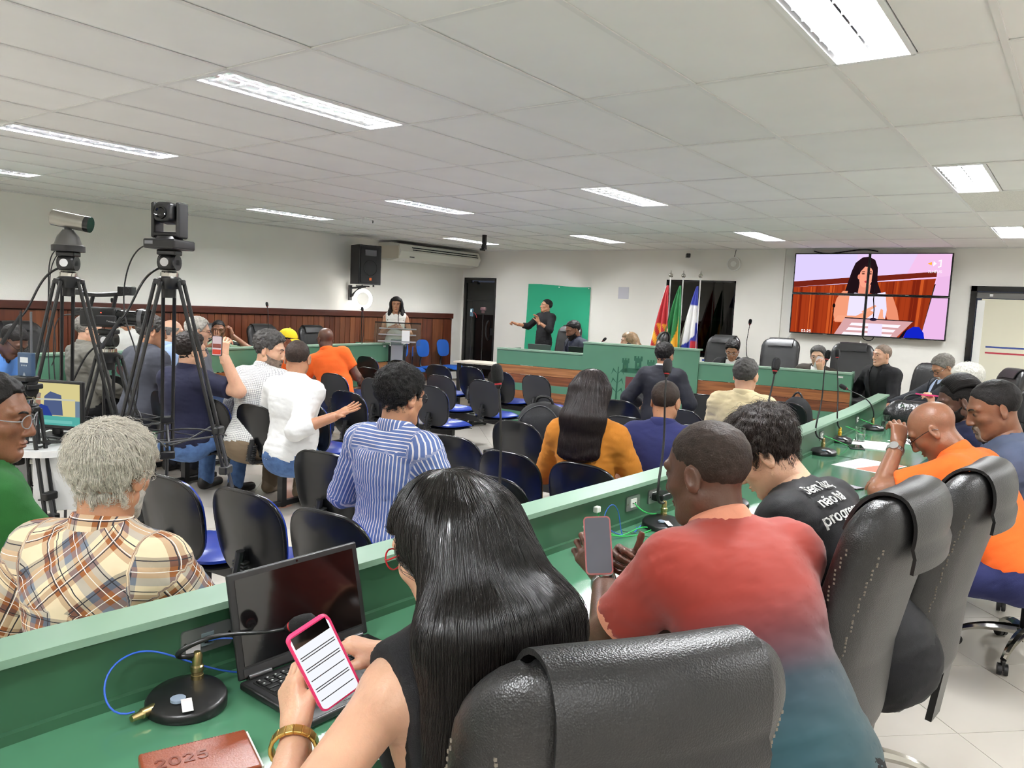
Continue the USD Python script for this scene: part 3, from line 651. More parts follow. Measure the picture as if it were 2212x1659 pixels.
# ---- wood wainscot along the left wall
def woodmat(name, c1, c2, scale=(1, 1, 14), rough=.35, groove=None, rot=None):
    n = {'tc': ('texture_coordinate', {}), 'oi': ('object_info', {}), 'ad': ('vector_math', {'math_type': 'multiply_add', 'vector2': (1, 1, 1)}), 'mp': ('mapping', {'mapping_type': 'point', 'scale': scale}), 'n1': ('noise_texture', {'scale': 1.0, 'detail': 6, 'distortion': .8}),
         'r': ('rgb_ramp', {'ramp': [(.25, c1), (.45, tuple(np.array(c1) * .6 + np.array(c2) * .4)), (.6, c2), (.75, c1)]}), 'p': ('principled_bsdf', {'roughness': rough, 'coat_weight': .15})}
    l = [('tc.object', 'ad.vector1'), ('oi.random', 'ad.vector3'), ('ad.vector', 'mp.vector'), ('mp.vector', 'n1.vector'), ('n1.fac', 'r.fac'), ('r.color', 'p.base_color')]
    return raw(name, n, l, 'p.BSDF')
redw = [woodmat(f'wainscot_wood_{i}', srgb(*a), srgb(*b), (3, 9, .7)) for i, (a, b) in enumerate((((84, 42, 25), (112, 62, 38)), ((94, 50, 29), (124, 74, 46)), ((74, 36, 22), (102, 52, 32))))]
wn = thing('wainscot', 'tall reddish-brown wood wainscot of grooved boards along the left wall', 'wall panelling', (XL, 0, 0))
y = -1.0; k = 0
while y < 12.02:
    wide = (y < 4.2) or (9.6 < y); w = .30 if wide else .115; w = min(w, 12.06 - y)
    part('board', bx(.03, w - .008, 1.34, (.025, y + w / 2, .67), None), redw[rnd.randrange(3)], wn, smooth=False); y += w
part('cap_rail', rbox(.075, 13.1, .10, .008, (.037, 5.52, 1.40)), mat('cap_rail_wood', srgb(74, 34, 24), .35, var=(5, .15)), wn)
part('backing', bx(.01, 13.06, 1.35, (.005, 5.53, .675)), mat('dark_gap', srgb(30, 14, 10), .8), wn, smooth=False)
struct('baseboard_far', bx(8.2, .015, .08, (-5.5, YF - .008, .04)), white, 'low white skirting along the far wall')
# ---- doors, window
black = mat('black_gloss', srgb(18, 19, 20), .12); dkglass = mat('dark_glass', srgb(14, 15, 16), .05, specular_ior_level=.6); blkm = mat('black_matt', srgb(24, 24, 25), .5); alum = mat('black_aluminium', srgb(40, 40, 38), .35)
d1 = thing('door_1', 'tall dark glass double door in the far left corner', None, (-10.045, YF + .06, 0), kind='structure')
part('frame', [bx(.05, .08, 2.19, (-.40, 0, 1.095)), bx(.06, .08, 2.19, (.395, 0, 1.095)), bx(.85, .08, .05, (0, 0, 2.17))], alum, d1, smooth=False)
part('leaf', bx(.74, .02, 2.1, (0, .0, 1.06)), dkglass, d1, smooth=False); part('panel_joint', bx(.70, .03, .03, (0, -.006, 1.74)), blkm, d1, smooth=False)
part('lower_panel', bx(.18, .03, .32, (-.24, -.006, .62)), blkm, d1, smooth=False); part('handle', tube([(.24, -.02, .95), (.24, -.07, 1.0), (.22, -.075, 1.15), (.24, -.07, 1.3), (.24, -.02, 1.34)], .016, 8, 16), blkm, d1); part('door_closer', [bx(.16, .05, .06, (-.32, -.03, 2.12)), bx(.08, .05, .06, (-.12, -.03, 2.10))], blkm, d1, smooth=False); part('lock', bx(.05, .04, .14, (.33, -.03, 1.12)), blkm, d1, smooth=False)
w1 = thing('window_1', 'black framed dark window behind the flags', None, (-5.315, YF + .05, 1.59), kind='structure')
part('frame', [bx(.03, .08, 1.28, (-.60, 0, 0)), bx(.03, .08, 1.28, (.60, 0, 0)), bx(1.23, .08, .03, (0, 0, .625)), bx(1.23, .08, .03, (0, 0, -.625))], black, w1, smooth=False)
part('pane', bx(1.18, .01, 1.22, (0, .0, 0)), glass('dark_pane', (.10, .10, .10)), w1, smooth=False); part('transom', bx(1.18, .03, .05, (0, .02, .0)), mat('dark_bar', srgb(60, 58, 54), .5), w1, smooth=False)
part('niche_back', bx(1.3, .02, 1.4, (0, .35, 0)), mat('night_room', srgb(38, 38, 38), .8), w1, smooth=False)
d2 = thing('door_2', 'cream door with blue and red lines in a black frame at far right', None, (-.51, YF + .06, 0), kind='structure')
part('frame', [bx(.07, .14, 2.22, (-.825, -.03, 1.11)), bx(.07, .14, 2.22, (.825, -.03, 1.11)), bx(1.72, .14, .07, (0, -.03, 2.185))], black, d2, smooth=False)
cream = mat('cream_door', srgb(226, 222, 200), .5)
part('leaf', bx(1.52, .04, 2.04, (.03, 0, 1.03)), cream, d2, smooth=False); part('head_rail', bx(1.58, .05, .08, (0, -.01, 2.10)), mat('rail_grey', srgb(105, 104, 100), .4), d2, smooth=False)
part('light_gap', bx(.09, .03, 2.0, (-.735, -.012, 1.03)), mat('bright_edge', srgb(250, 250, 246), .5), d2, smooth=False); part('clip', bx(.04, .02, .035, (-.62, -.04, 2.10)), white, d2, smooth=False)
for z, c, nm in ((1.40, srgb(52, 72, 140), 'blue'), (1.32, srgb(176, 44, 62), 'red')): part('painted_line', bx(1.42, .003, .022, (.08, -.0215, z)), mat('line_' + nm, c, .5), d2, smooth=False, label=f'{nm} line across the door')
sg = part('sign_plate', bx(.46, .003, .165, (.46, -.0215, 1.86)), mat('sign_grey', srgb(196, 196, 206), .5), d2, smooth=False)
for s_, z in (('ACESSO RESTRITO', 1.905), ('SOMENTE A VEREADORES', 1.868)): part('lettering', T(ctext(s_, .020, .001, True), (.46, -.0232, z), RX(90)), mat('sign_ink', srgb(40, 40, 50), .6), sg, smooth=False)
part('emblem', T(cyl(.018, .001, n=16), (.46, -.0238, 1.825), RX(90)), mat('emblem_red', srgb(180, 70, 50), .6), sg, smooth=False)
# ================================================================== green council desks
def gmat(name, c, rough): return mat(name, srgb(*c), rough, var=(3, .04))
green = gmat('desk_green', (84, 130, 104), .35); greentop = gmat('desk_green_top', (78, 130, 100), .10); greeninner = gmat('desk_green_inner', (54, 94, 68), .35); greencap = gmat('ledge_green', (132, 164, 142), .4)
dwood = [woodmat(f'desk_wood_{i}', srgb(*a), srgb(*b), s) for i, (a, b, s) in enumerate((((104, 60, 32), (160, 102, 58), (1.3, 9, 26)), ((84, 46, 26), (140, 84, 48), (1.1, 9, 22)), ((120, 74, 42), (178, 122, 74), (1.6, 9, 30))))]
# ---- right desk: follows its own gentle curve
from scipy.interpolate import PchipInterpolator as PCH
yk = [-1.0, .6, 1.05, 2.47, 3.14, 4.4, 5.17, 6.06, 6.89, 7.65, 8.85]
near = PCH(yk, [-1.70, -1.635, -1.592, -1.52, -1.485, -1.455, -1.435, -1.465, -1.49, -1.54, -1.62])
inner = PCH([-1, 1.0, 2.05, 4.3, 5.2, 8.8], [-1.14, -1.06, -.985, -.88, -.84, -.80])
ya = np.r_[np.linspace(-1, 5.1, 26), np.linspace(5.25, 8.85, 22)]; ZL, ZT = .92, .74
def ribbon(xa, xb, z0, z1):
    """solid between two edge curves and two heights"""
    n = len(ya); P = np.stack([np.stack([xa, ya, np.full(n, z0)], 1), np.stack([xa, ya, np.full(n, z1)], 1), np.stack([xb, ya, np.full(n, z1)], 1), np.stack([xb, ya, np.full(n, z0)], 1)], 1)
    f = []
    for i in range(n - 1):
        for k in range(4):
            a, b = i * 4 + k, i * 4 + (k + 1) % 4; f += [(a, b, b + 4), (a, b + 4, a + 4)]
    f += [(0, 2, 1), (0, 3, 2), (n * 4 - 4, n * 4 - 3, n * 4 - 2), (n * 4 - 4, n * 4 - 2, n * 4 - 1)]
    m = trimesh.Trimesh(P.reshape(-1, 3), f, process=False); m.fix_normals(); return m
nx, ix = near(ya), inner(ya)
rd = thing('council_desk', 'long green council desk in the foreground with raised ledge and glossy top', 'desk')
part('ledge_top', ribbon(nx - .115, nx, ZL - .018, ZL), greencap, rd)
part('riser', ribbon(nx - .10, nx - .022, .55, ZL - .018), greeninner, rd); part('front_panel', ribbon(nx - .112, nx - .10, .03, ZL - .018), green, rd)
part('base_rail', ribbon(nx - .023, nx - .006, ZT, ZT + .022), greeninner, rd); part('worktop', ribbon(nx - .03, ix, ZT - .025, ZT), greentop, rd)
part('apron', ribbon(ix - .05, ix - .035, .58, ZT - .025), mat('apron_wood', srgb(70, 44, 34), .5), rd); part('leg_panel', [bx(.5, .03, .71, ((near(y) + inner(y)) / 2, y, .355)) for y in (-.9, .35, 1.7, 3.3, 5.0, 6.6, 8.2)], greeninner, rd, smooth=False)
part('joint_line', [bx(inner(y) - near(y) - .02, .004, .002, ((near(y) + inner(y)) / 2, y, ZT + .0005)) for y in (2.85, 5.55)], mat('joint_dark', srgb(20, 50, 32), .5), rd, smooth=False)
# ---- left desk
A0, A1 = V(-7.66, 1.0, 0), V(-8.80, 8.66, 0); dv = A1 - A0; Ld = np.linalg.norm(dv); ang = math.degrees(math.atan2(dv[1], dv[0]))
ld = thing('council_desk', 'long green council desk with wood plank front along the left wall', 'desk', A0, ang)   # local x along the desk, local -y faces the hall
part('front_band', bx(Ld, .03, .27, (Ld / 2, .015, .845)), green, ld, smooth=False); part('ledge_top', bx(Ld + .02, .16, .02, (Ld / 2, .06, .985)), greencap, ld, smooth=False)
for z in (.64, .52, .29, .17):
    for k in range(4): part('plank', bx(Ld / 4 - .004, .022, .115, (Ld / 8 * (2 * k + 1), .016, z)), dwood[rnd.randrange(3)], ld, smooth=False)
part('green_strip', bx(Ld, .026, .09, (Ld / 2, .015, .405)), green, ld, smooth=False); part('plinth', bx(Ld, .05, .10, (Ld / 2, .04, .05)), green, ld, smooth=False)
part('worktop', bx(Ld, .55, .025, (Ld / 2, .36, .735)), greentop, ld, smooth=False); part('end_panel', [bx(.03, .6, .97, (Ld - .015, .33, .485)), bx(.03, .6, .72, (.015, .33, .36))], green, ld, smooth=False)
tagm = mat('asset_tag', srgb(215, 215, 210), .4); part('asset_tag', bx(.06, .002, .022, (Ld - .1, -.001, .945)), tagm, ld, smooth=False)
def crest(parent, cx, cz, s, y, tone):
    """painted coat of arms: towered crown, shield, leafy stalks, ribbon"""
    dg, rdm, gd = [mat(f'crest_{n}_{tone}', srgb(*c), .6) for n, c in (('green', (24, 84, 60) if tone == 'dais' else (26, 66, 44)), ('red', (96, 40, 40)), ('pale', (92, 150, 112)))]
    F = lambda poly, m, nm: part(nm, T(prism(Polygon(poly), 0, .002), (cx, y, cz), RX(90) @ np.diag((s, s, 1))), m, parent, smooth=False)
    for tx, tz, sc in ((-.27, .34, .9), (0, .40, 1.05), (.27, .34, .9)):
        w = .085 * sc; F([(tx - w * .75, tz - .2), (tx + w * .75, tz - .2), (tx + w * .75, tz), (tx + w, tz), (tx + w, tz + .1), (tx + w * .5, tz + .1), (tx + w * .5, tz + .06), (tx + w * .2, tz + .06), (tx + w * .2, tz + .1), (tx - w * .2, tz + .1), (tx - w * .2, tz + .06), (tx - w * .5, tz + .06), (tx - w * .5, tz + .1), (tx - w, tz + .1), (tx - w, tz), (tx - w * .75, tz)], dg, 'crest_tower')
        F([(tx - .02, tz - .12), (tx + .02, tz - .12), (tx + .02, tz - .04), (tx - .02, tz - .04)], gd, 'crest_tower_door')
    F([(-.36, .14), (.36, .14), (.30, .24), (-.30, .24)], dg, 'crest_crown_wall')
    F([(-.25, .06), (.25, .06), (.25, -.22), (.16, -.38), (0, -.46), (-.16, -.38), (-.25, -.22)], rdm, 'crest_shield')
    for sd in (-1, 1):
        F([(sd * .42, -.48), (sd * .46, -.48), (sd * .43, .25), (sd * .41, .25)][::sd], dg, 'crest_stalk')
        for z0 in (-.3, -.1, .1):
            for d in (-1, 1):
                a = [(sd * .43, z0), (sd * .43 + d * .10, z0 + .12), (sd * .43 + d * .14, z0 - .02), (sd * .43 + d * .09, z0 + .07)]
                F(a if Polygon(a).exterior.is_ccw else a[::-1], dg, 'crest_leaf')
    F([(-.4, -.55), (-.2, -.62), (.2, -.62), (.4, -.55), (.4, -.48), (.2, -.55), (-.2, -.55), (-.4, -.48)], rdm, 'crest_ribbon')
crest(ld, 3.15, .83, .19, -.0005, 'side')
# ---- dais
B0, B1 = V(-6.66, 8.67, 0), V(-2.15, 9.48, 0); dv = B1 - B0; Lb = np.linalg.norm(dv); angb = math.degrees(math.atan2(dv[1], dv[0]))
da = thing('dais_desk', 'wide green dais desk with wood plank front and raised centre under the flags', 'desk', B0, angb)
c0, c1 = 1.30, 2.83                                                  # the raised centre, along the desk
for x0, x1 in ((0, c0), (c1, Lb)):
    w, m = x1 - x0, (x0 + x1) / 2
    part('front_band', bx(w, .03, .21, (m, .015, .955)), green, da, smooth=False); part('ledge_top', bx(w, .16, .02, (m, .065, 1.06)), greencap, da, smooth=False)
    for z in (.785, .662, .445, .322): part('plank', bx(w - .002, .022, .119, (m, .018, z)), dwood[rnd.randrange(3)], da, smooth=False)
    part('green_strip', bx(w, .026, .10, (m, .015, .553)), green, da, smooth=False); part('plinth', bx(w, .05, .26, (m, .04, .13)), green, da, smooth=False)
part('centre_panel', bx(c1 - c0, .06, 1.21, ((c0 + c1) / 2, -.0, .605)), green, da, smooth=False); part('centre_cap', bx(c1 - c0 + .01, .20, .02, ((c0 + c1) / 2, .05, 1.22)), greencap, da, smooth=False)
crest(da, 2.06, .78, .62, -.0305, 'dais')
part('worktop', bx(Lb, .62, .025, (Lb / 2, .42, .86)), greentop, da, smooth=False); part('end_panel', [bx(.03, .7, 1.05, (.015, .36, .525)), bx(.03, .7, 1.05, (Lb - .015, .36, .525))], green, da, smooth=False)
part('asset_tag', bx(.06, .002, .022, (Lb - .12, -.001, 1.015)), tagm, da, smooth=False)
struct('trim_2', bx(9.0, 2.9, .17, (-5.6, 10.95, .085)), mat('platform_top', srgb(150, 140, 125), .5), 'low platform behind the dais desk')

# ================================================================== tandem seats
bvin = mat('blue_vinyl', srgb(24, 54, 150), .28, var=(4, .05), coat_weight=.2); shell = mat('black_shell', srgb(17, 18, 20), .22, bump=(3, .004)); shellm = mat('black_shell_matt', srgb(38, 39, 41), .55, bump=(300, .0004)); steel = mat('black_steel', srgb(22, 22, 23), .4); sleeve = mat('ribbed_sleeve', srgb(26, 26, 27), .55); piping = mat('edge_piping', srgb(14, 14, 15), .18)
def back_outline(n=56):
    a = np.linspace(0, 2 * math.pi, n, endpoint=False); c, s_ = np.cos(a), np.sin(a); e = .62
    x = np.sign(c) * np.abs(c) ** e; z = np.sign(s_) * np.abs(s_) ** e
    return np.stack([x * (.205 + .012 * z - .02 * (z > 0) * z * z), z * .195], 1)
def pad(outline, th, bow, dome, rings=6, cyl_r=.62):
    """cushion: outline in xz, thickness along y, bowed round a vertical cylinder"""
    ol = np.asarray(outline); n = len(ol); V_, f = [], []
    for side in (1, -1):
        for r in np.linspace(1, 0.0, rings):
            p = ol * r; y = side * (th / 2) * (1 - .75 * r ** 6) + (dome * (1 - r * r) if side > 0 else 0)
            V_.append(np.stack([p[:, 0], y + bow * (p[:, 0] ** 2), p[:, 1]], 1))
    V_ = np.vstack(V_)
    for sd in range(2):
        for i in range(rings - 1):
            for j in range(n):
                a, b = (sd * rings + i) * n + j, (sd * rings + i) * n + (j + 1) % n
                q = [(a, b, b + n), (a, b + n, a + n)]; f += q if sd == 0 else [t[::-1] for t in q]
    for j in range(n):
        a, b = j, (j + 1) % n; c, d = rings * n + j, rings * n + (j + 1) % n; f += [(a, c, d), (a, d, b)]
    m = trimesh.Trimesh(V_, f, process=False); m.fix_normals(); return m
bo = back_outline()
tilt = RX(10)
back_pad = T(pad(bo, .035, .55, .008), (0, -.225, .625), tilt); back_sh = T(pad(bo * 1.02, .022, .55, 0), (0, -.252, .622), tilt)
rim = np.stack([bo[:, 0] * 1.03, .55 * (bo[:, 0] ** 2), bo[:, 1] * 1.03], 1); back_rim = T(tube(np.vstack([rim, rim[:1]]), .009, 6), (0, -.245, .624), tilt)
so = np.array([(math.copysign(abs(math.cos(a)) ** .55, math.cos(a)) * (.225 + .012 * math.sin(a)), math.copysign(abs(math.sin(a)) ** .6, math.sin(a)) * .215) for a in np.linspace(0, 2 * math.pi, 48, endpoint=False)])
def flat(m): return T(m, (0, 0, 0), np.array([[1, 0, 0], [0, 0, 1], [0, 1, 0.]]))
seat_pad = flat(pad(so, .055, 0, .012)); seat_pad.fix_normals(); seat_pad.vertices[:, 2] -= .035 * np.clip(seat_pad.vertices[:, 1] - .10, 0, 1) / .11; seat_pad = T(seat_pad, (0, .02, .425))
seat_sh = flat(pad(so * 1.01, .03, 0, 0)); seat_sh.fix_normals(); seat_sh.vertices[:, 2] -= .03 * np.clip(seat_sh.vertices[:, 1] - .10, 0, 1) / .11; seat_sh = T(seat_sh, (0, .02, .395))
post = [barbox((0, -.10, .378), (0, -.26, .385), .06, .016), tube([(0, -.24, .385), (0, -.285, .40), (0, -.292, .45), (0, -.272, .56)], .020, 8, 12)]
ribs = [T(rbox(.075, .034, .010, .004), (0, -.288 + .02 * t, .40 + .014 * i), RX(6)) for i, t in enumerate(np.linspace(0, 1, 9))]
def bench(seats, yaw, label, matt=(), group=None, sc=None):
    """seats: world (x, y) of each back's top centre; the bench is one thing"""
    S_ = np.array(seats, float); fw = V(-math.sin(math.radians(yaw)), math.cos(math.radians(yaw)))
    cen = S_ + fw * .28; o = cen.mean(0); R = RZ(-yaw)[:2, :2]; loc = (cen - o) @ R.T
    t = thing('tandem_bench', label, 'bench', (*o, 0), yaw, group)
    x0, x1 = loc[:, 0].min() - .12, loc[:, 0].max() + .12; ym = loc[:, 1].mean() - .02
    part('beam', rbox(x1 - x0, .05, .07, .004, ((x0 + x1) / 2, ym, .345)), steel, t)
    for x in (x0 + .06, x1 - .06):
        lg = part('leg', bx(.055, .045, .31, (x, ym, .165)), steel, t, smooth=False)
        part('foot_bar', rbox(.05, .58, .045, .01, (x, ym + .02, .035)), steel, lg); part('foot_pad', [cyl(.018, .014, (x, ym + .28, .007)), cyl(.018, .014, (x, ym - .24, .007))], piping, lg)
    for i, (x, y) in enumerate(loc):
        M = lambda m: T(m, (x, y, 0))
        s_ = part('seat', M(seat_pad), bvin, t, smooth=50); part('seat_shell', M(seat_sh), piping, s_, smooth=50)
        b = part('backrest', M(back_pad), bvin, t, smooth=50); part('back_shell', M(back_sh), shellm if i in matt else shell, b, smooth=50); part('edge_piping', M(back_rim), piping, b, smooth=True)
        pz = part('back_post', [M(m) for m in post], steel, t); part('ribbed_sleeve', [M(m) for m in ribs], sleeve, pz)
    return t
bench([(-3.06, .88), (-2.53, .93), (-2.24, .94)][:2] + [(-2.02, .97)], 6, 'blue tandem bench nearest the camera, under the man in the plaid shirt')
bench([(-3.28, 1.84), (-2.82, 1.93), (-2.32, 1.96)], 6, 'empty blue tandem bench right behind the open laptop')
bench([(-3.27, 2.73), (-2.80, 2.82), (-2.29, 2.94)], 9, 'blue tandem bench under the man in the striped shirt')
bench([(-3.14, 3.66), (-2.60, 3.51), (-2.13, 3.55)], 2, 'blue tandem bench before the woman in orange, right of the striped shirt')
bench([(-3.28, 4.51), (-2.70, 4.40), (-2.20, 4.44)], 2, 'blue tandem bench holding the backpack and the woman in orange')
bench([(-3.48, 5.40), (-2.88, 5.45), (-2.30, 5.48)], 4, 'blue tandem bench in front of the man in the navy polo', (1,))
bench([(-3.48, 6.41), (-2.82, 6.30), (-2.27, 6.05)], 0, 'blue tandem bench under the man in the cream shirt', (1,))
bench([(-3.84, 7.57), (-3.21, 7.73), (-2.39, 7.85)], 8, 'blue tandem bench nearest the dais crest, under the man in the dark suit', (0, 1))
bench([(-6.07, 3.42), (-5.50, 3.46), (-5.00, 3.52)], 5, 'blue tandem bench behind the right-hand camera tripod, black shell backs')
bench([(-6.55, 3.90), (-5.82, 3.94), (-4.90, 3.94)], 2, 'blue tandem bench under the men in navy and white shirts', (0,))
bench([(-8.0, 3.55), (-7.35, 3.66), (-6.90, 3.72)], 6, 'blue tandem bench behind the camcorder tripod')
bench([(-5.30, 4.70), (-4.72, 4.74)], 3, 'short blue tandem bench right of the man in the white shirt')
bench([(-6.66, 5.70), (-6.03, 5.72), (-5.23, 5.72)], 1, 'matt-backed blue tandem bench in the middle of the hall', (0, 1, 2))
bench([(-7.65, 6.53), (-7.06, 6.60), (-6.71, 6.72)][:2], 3, 'blue tandem bench under the men in orange polo shirts')
bench([(-6.55, 6.75), (-5.95, 6.67), (-5.32, 6.68)], 1, 'blue tandem bench left of the aisle with matt backs, two rows from the dais', (1, 2))
bench([(-8.46, 7.87), (-7.77, 7.85), (-7.0, 7.80)], 1, 'far blue tandem bench beside the lectern')
bench([(-6.60, 8.0), (-5.97, 7.83), (-5.40, 7.80)], 358, 'far blue tandem bench along the wood front of the dais', (2,))
# three plain blue visitor seats against the wainscot
b = thing('tandem_bench', 'row of plain bright blue seats against the wainscot beyond the lectern', 'bench', (-9.95, 10.95, 0), -90)
bf = mat('bright_blue_plastic', srgb(22, 84, 170), .45)
part('beam', rbox(1.75, .05, .05, .004, (0, 0, .36)), steel, b)
for x in (-.75, .75):
    lg = part('leg', barbox((x, 0, .36), (x, .05, .03), .05, .04), steel, b, smooth=False); part('foot_bar', bx(.045, .5, .03, (x, .04, .015)), steel, lg, smooth=False)
for x in (-.58, 0, .58):
    s_ = part('seat', T(seat_pad, (x, 0, 0)), bf, b, smooth=50); k_ = part('backrest', T(trimesh.util.concatenate([T(pad(bo * .85, .03, .3, 0), (0, -.26, .78), tilt)]), (x, 0, 0)), bf, b, smooth=50); part('back_post', tube([(x, -.16, .37), (x, -.28, .42), (x, -.285, .62)], .018, 8, 10), steel, b)

# ================================================================== leather armchairs
leath = raw('black_leather', {'tc': ('texture_coordinate', {}), 'v': ('voronoi_texture', {'scale': 330, 'feature': 'f1'}), 'n': ('noise_texture', {'scale': 10, 'detail': 3}), 'b': ('bump', {'strength': .40, 'distance': .0012}), 'r': ('rgb_ramp', {'ramp': [(.3, srgb(22, 22, 23)), (.7, srgb(31, 30, 30))]}), 'p': ('principled_bsdf', {'roughness': .40})},
            [('tc.object', 'v.vector'), ('tc.object', 'n.vector'), ('v.distance', 'b.height'), ('b.normal', 'p.normal'), ('n.fac', 'r.fac'), ('r.color', 'p.base_color')], 'p.BSDF')
chrome = mat('chrome', srgb(200, 198, 192), .12, 1.0); blkpl = mat('black_plastic', srgb(20, 20, 21), .35); thread = mat('stitch_thread', srgb(120, 112, 100), .7)
def chairback(h):
    F = Field((-.30, -.55, .40), (.30, .05, 1.26), h); P = F.blk(F.lo, F.lo + F.h * F.n)[1]
    z = P[..., 2]; yc = np.interp(z, [.42, .55, .75, .95, 1.10, 1.22], [-.20, -.235, -.245, -.285, -.325, -.345]); hw = np.interp(z, [.42, .6, .9, 1.05, 1.2], [.235, .25, .262, .262, .255])
    th = np.interp(z, [.42, .6, .9, 1.1, 1.2], [.055, .060, .062, .070, .066]) - .010 * (np.abs(P[..., 0]) / .26) ** 2
    yb = yc - .10 * (P[..., 0] / .26) ** 2 * -.45
    r = .058; q = np.stack([np.abs(P[..., 0]) - hw + r * 1.6, np.abs(P[..., 1] - yb) - th + r * .9, np.abs(z - .82) - .38 + r * 2.0], -1)
    d = np.linalg.norm(np.maximum(q, 0) / V(1.6, .9, 2.0), axis=-1) - r + np.minimum(q.max(-1), 0)
    for sx in (-1, 1): d = d + .006 * np.exp(-((P[..., 0] - sx * .165) / .006) ** 2) * (P[..., 1] > yb)
    d = d + .006 * np.exp(-((z - .93) / .006) ** 2) * (P[..., 1] > yb)
    F.d = (d * .8).astype(np.float32); return F.mesh()
cb_near, cb_far = chairback(.011), chairback(.018)
def seatcushion(h):
    F = Field((-.32, -.32, .36), (.32, .34, .60), h); P = F.blk(F.lo, F.lo + F.h * F.n)[1]; r = .05
    q = np.abs(P - V(0, .02, .47)) - V(.26, .25, .055) + r; F.d = (np.linalg.norm(np.maximum(q, 0), axis=-1) - r + np.minimum(q.max(-1), 0)).astype(np.float32); return F.mesh()
sc_mesh = seatcushion(.016)
def armchair(label, loc, yaw, near=False, group=None, flap=True, dz=0.):
    U = lambda m: T(trimesh.util.concatenate(m) if isinstance(m, list) else m, (0, 0, dz))
    t = thing('leather_armchair', label, 'office chair', loc, yaw, group); B = cb_near if near else cb_far
    bk = part('backrest', U(B), leath, t, smooth=True); part('seat', U(sc_mesh), leath, t, smooth=True)
    if flap:
        path = np.array([(-.258, 1.10), (-.272, 1.18), (-.31, 1.222), (-.355, 1.226), (-.402, 1.20), (-.418, 1.14), (-.420, 1.06), (-.424, 1.02)]); path = smoothpath(path, 22); w = np.linspace(-.165, .165, 12)
        Pg = np.array([[(x, y + .10 * (x / .26) ** 2 * .45, z - .012 * (x / .16) ** 2 * (z > 1.15)) for x in w] for y, z in path])
        kd = _kd(B); BN = np.array(B.vertex_normals); _, jx = kd.query(Pg.reshape(-1, 3), k=4); Q = (B.vertices[jx] + BN[jx] * .013).mean(1).reshape(Pg.shape)
        for _ in range(3): Q[1:-1] = (Q[:-2] + 2 * Q[1:-1] + Q[2:]) / 4; Q[:, 1:-1] = (Q[:, :-2] + 2 * Q[:, 1:-1] + Q[:, 2:]) / 4
        Pg[:19] = Q[:19]; Pg[19:] = Pg[19:] * .5 + Q[19:] * .5
        fl = part('headrest_flap', U(thick_sheet(Pg[:, ::-1], .009)), leath, bk, smooth=50)
    if near:
        st = []
        for sx in (-1, 1):
            for z in np.arange(.56, 1.08, .011):
                y = np.interp(z, [.42, .55, .75, .95, 1.10, 1.22], [-.20, -.235, -.245, -.285, -.325, -.345]) + .045
                for side, yy in ((0, y - np.interp(z, [.5, .9, 1.1], [.058, .062, .068]) - .045 + .018), (1, y + .006)): st.append(T(bx(.004, .002, .005), (sx * (np.interp(z, [.42, .6, .9, 1.05, 1.2], [.235, .25, .262, .262, .255]) - .012 * (1 - side) - .004), yy, z)))
        _, jx = _kd(B).query(np.array([q.bounds.mean(0) for q in st])); st = [bx(.004, .004, .005, B.vertices[j]) for j in jx]
        part('stitching', U(st), thread, bk, smooth=False, kind='stuff')
    part('back_frame', U(T(bx(.10, .02, .3), (0, -.27, .50), RX(7))), blkpl, t, smooth=False)
    for s in (-1, 1):
        a = part('armrest', U(rbox(.055, .30, .03, .013, (s * .31, -.02, .68))), blkpl, t)
        part('arm_bracket', U([tube([(s * .24, .08, .43), (s * .31, .10, .44), (s * .33, .12, .56), (s * .312, .10, .665)], .014, 8, 16), tube([(s * .312, -.14, .665), (s * .32, -.17, .60), (s * .27, -.22, .56)], .014, 8, 12)]), chrome, a)
    part('gas_column', [cyl(.028, .26, (0, 0, .27)), cyl(.05, .05, (0, 0, .39))], blkpl, t); base = part('star_base', [cyl(.045, .06, (0, 0, .13))], chrome, t)
    for k in range(5):
        c, s_ = math.cos(k * 1.2566 + .3), math.sin(k * 1.2566 + .3); part('base_arm', tube([(c * .03, s_ * .03, .145), (c * .15, s_ * .15, .135), (c * .26, s_ * .26, .10), (c * .30, s_ * .30, .075)], [.026, .024, .019, .015], 8, 14), chrome, base)
        cs = T(trimesh.util.concatenate([T(cyl(.028, .018, (0, 0, s2 * .013)), (0, 0, 0), RX(90)) for s2 in (-1, 1)] + [rbox(.03, .02, .05, .006, (0, 0, .02))]), (c * .30, s_ * .30, .029), RZ(math.degrees(k * 1.2566) + 40)); part('caster', cs, blkpl, t)
    return t
# ================================================================== armchairs placed
C = {}
C['a'] = armchair('black leather armchair nearest the camera with a draped headrest flap, behind the long-haired person', (-.72, 1.14, .0), 56, True, dz=-.015)
armchair('black leather armchair seen edge-on behind the man in the red polo', (-.66, 2.24, 0), 84, True, dz=.03)
armchair('black leather armchair, second behind the young man in the printed black t-shirt', (-.55, 2.86, 0), 84, True, dz=.02)
armchair('black leather armchair at the right edge behind the man in grey-blue', (-.12, 4.62, 0), 96)
armchair('black leather armchair of the man with dreadlocks, mostly hidden', (-.20, 5.62, 0), 95)
cf = lambda lab, x, y, yw, z=.17, fl=True: armchair(lab, (x, y, z), yw, False, 'armchairs of the council', fl)
cf('black leather armchair behind the bearded man in a suit on the dais', -7.02, 10.75, 168); cf('black leather armchair of the blond woman on the dais', -5.30, 10.38, 120)
cf('tall black leather armchair of the bald man at the raised centre', -4.22, 10.42, 170); cf('black leather armchair behind the man in white-framed glasses', -3.43, 10.72, 186)
cf('black leather armchair of the man speaking into a phone', -2.42, 10.55, 190); cf('low black armchair behind the smiling man in a black suit', -1.62, 10.35, 150, 0, False)
cf('black leather armchair of the grey-haired man with a paper, by the cream door', -.92, 10.30, 120, 0)
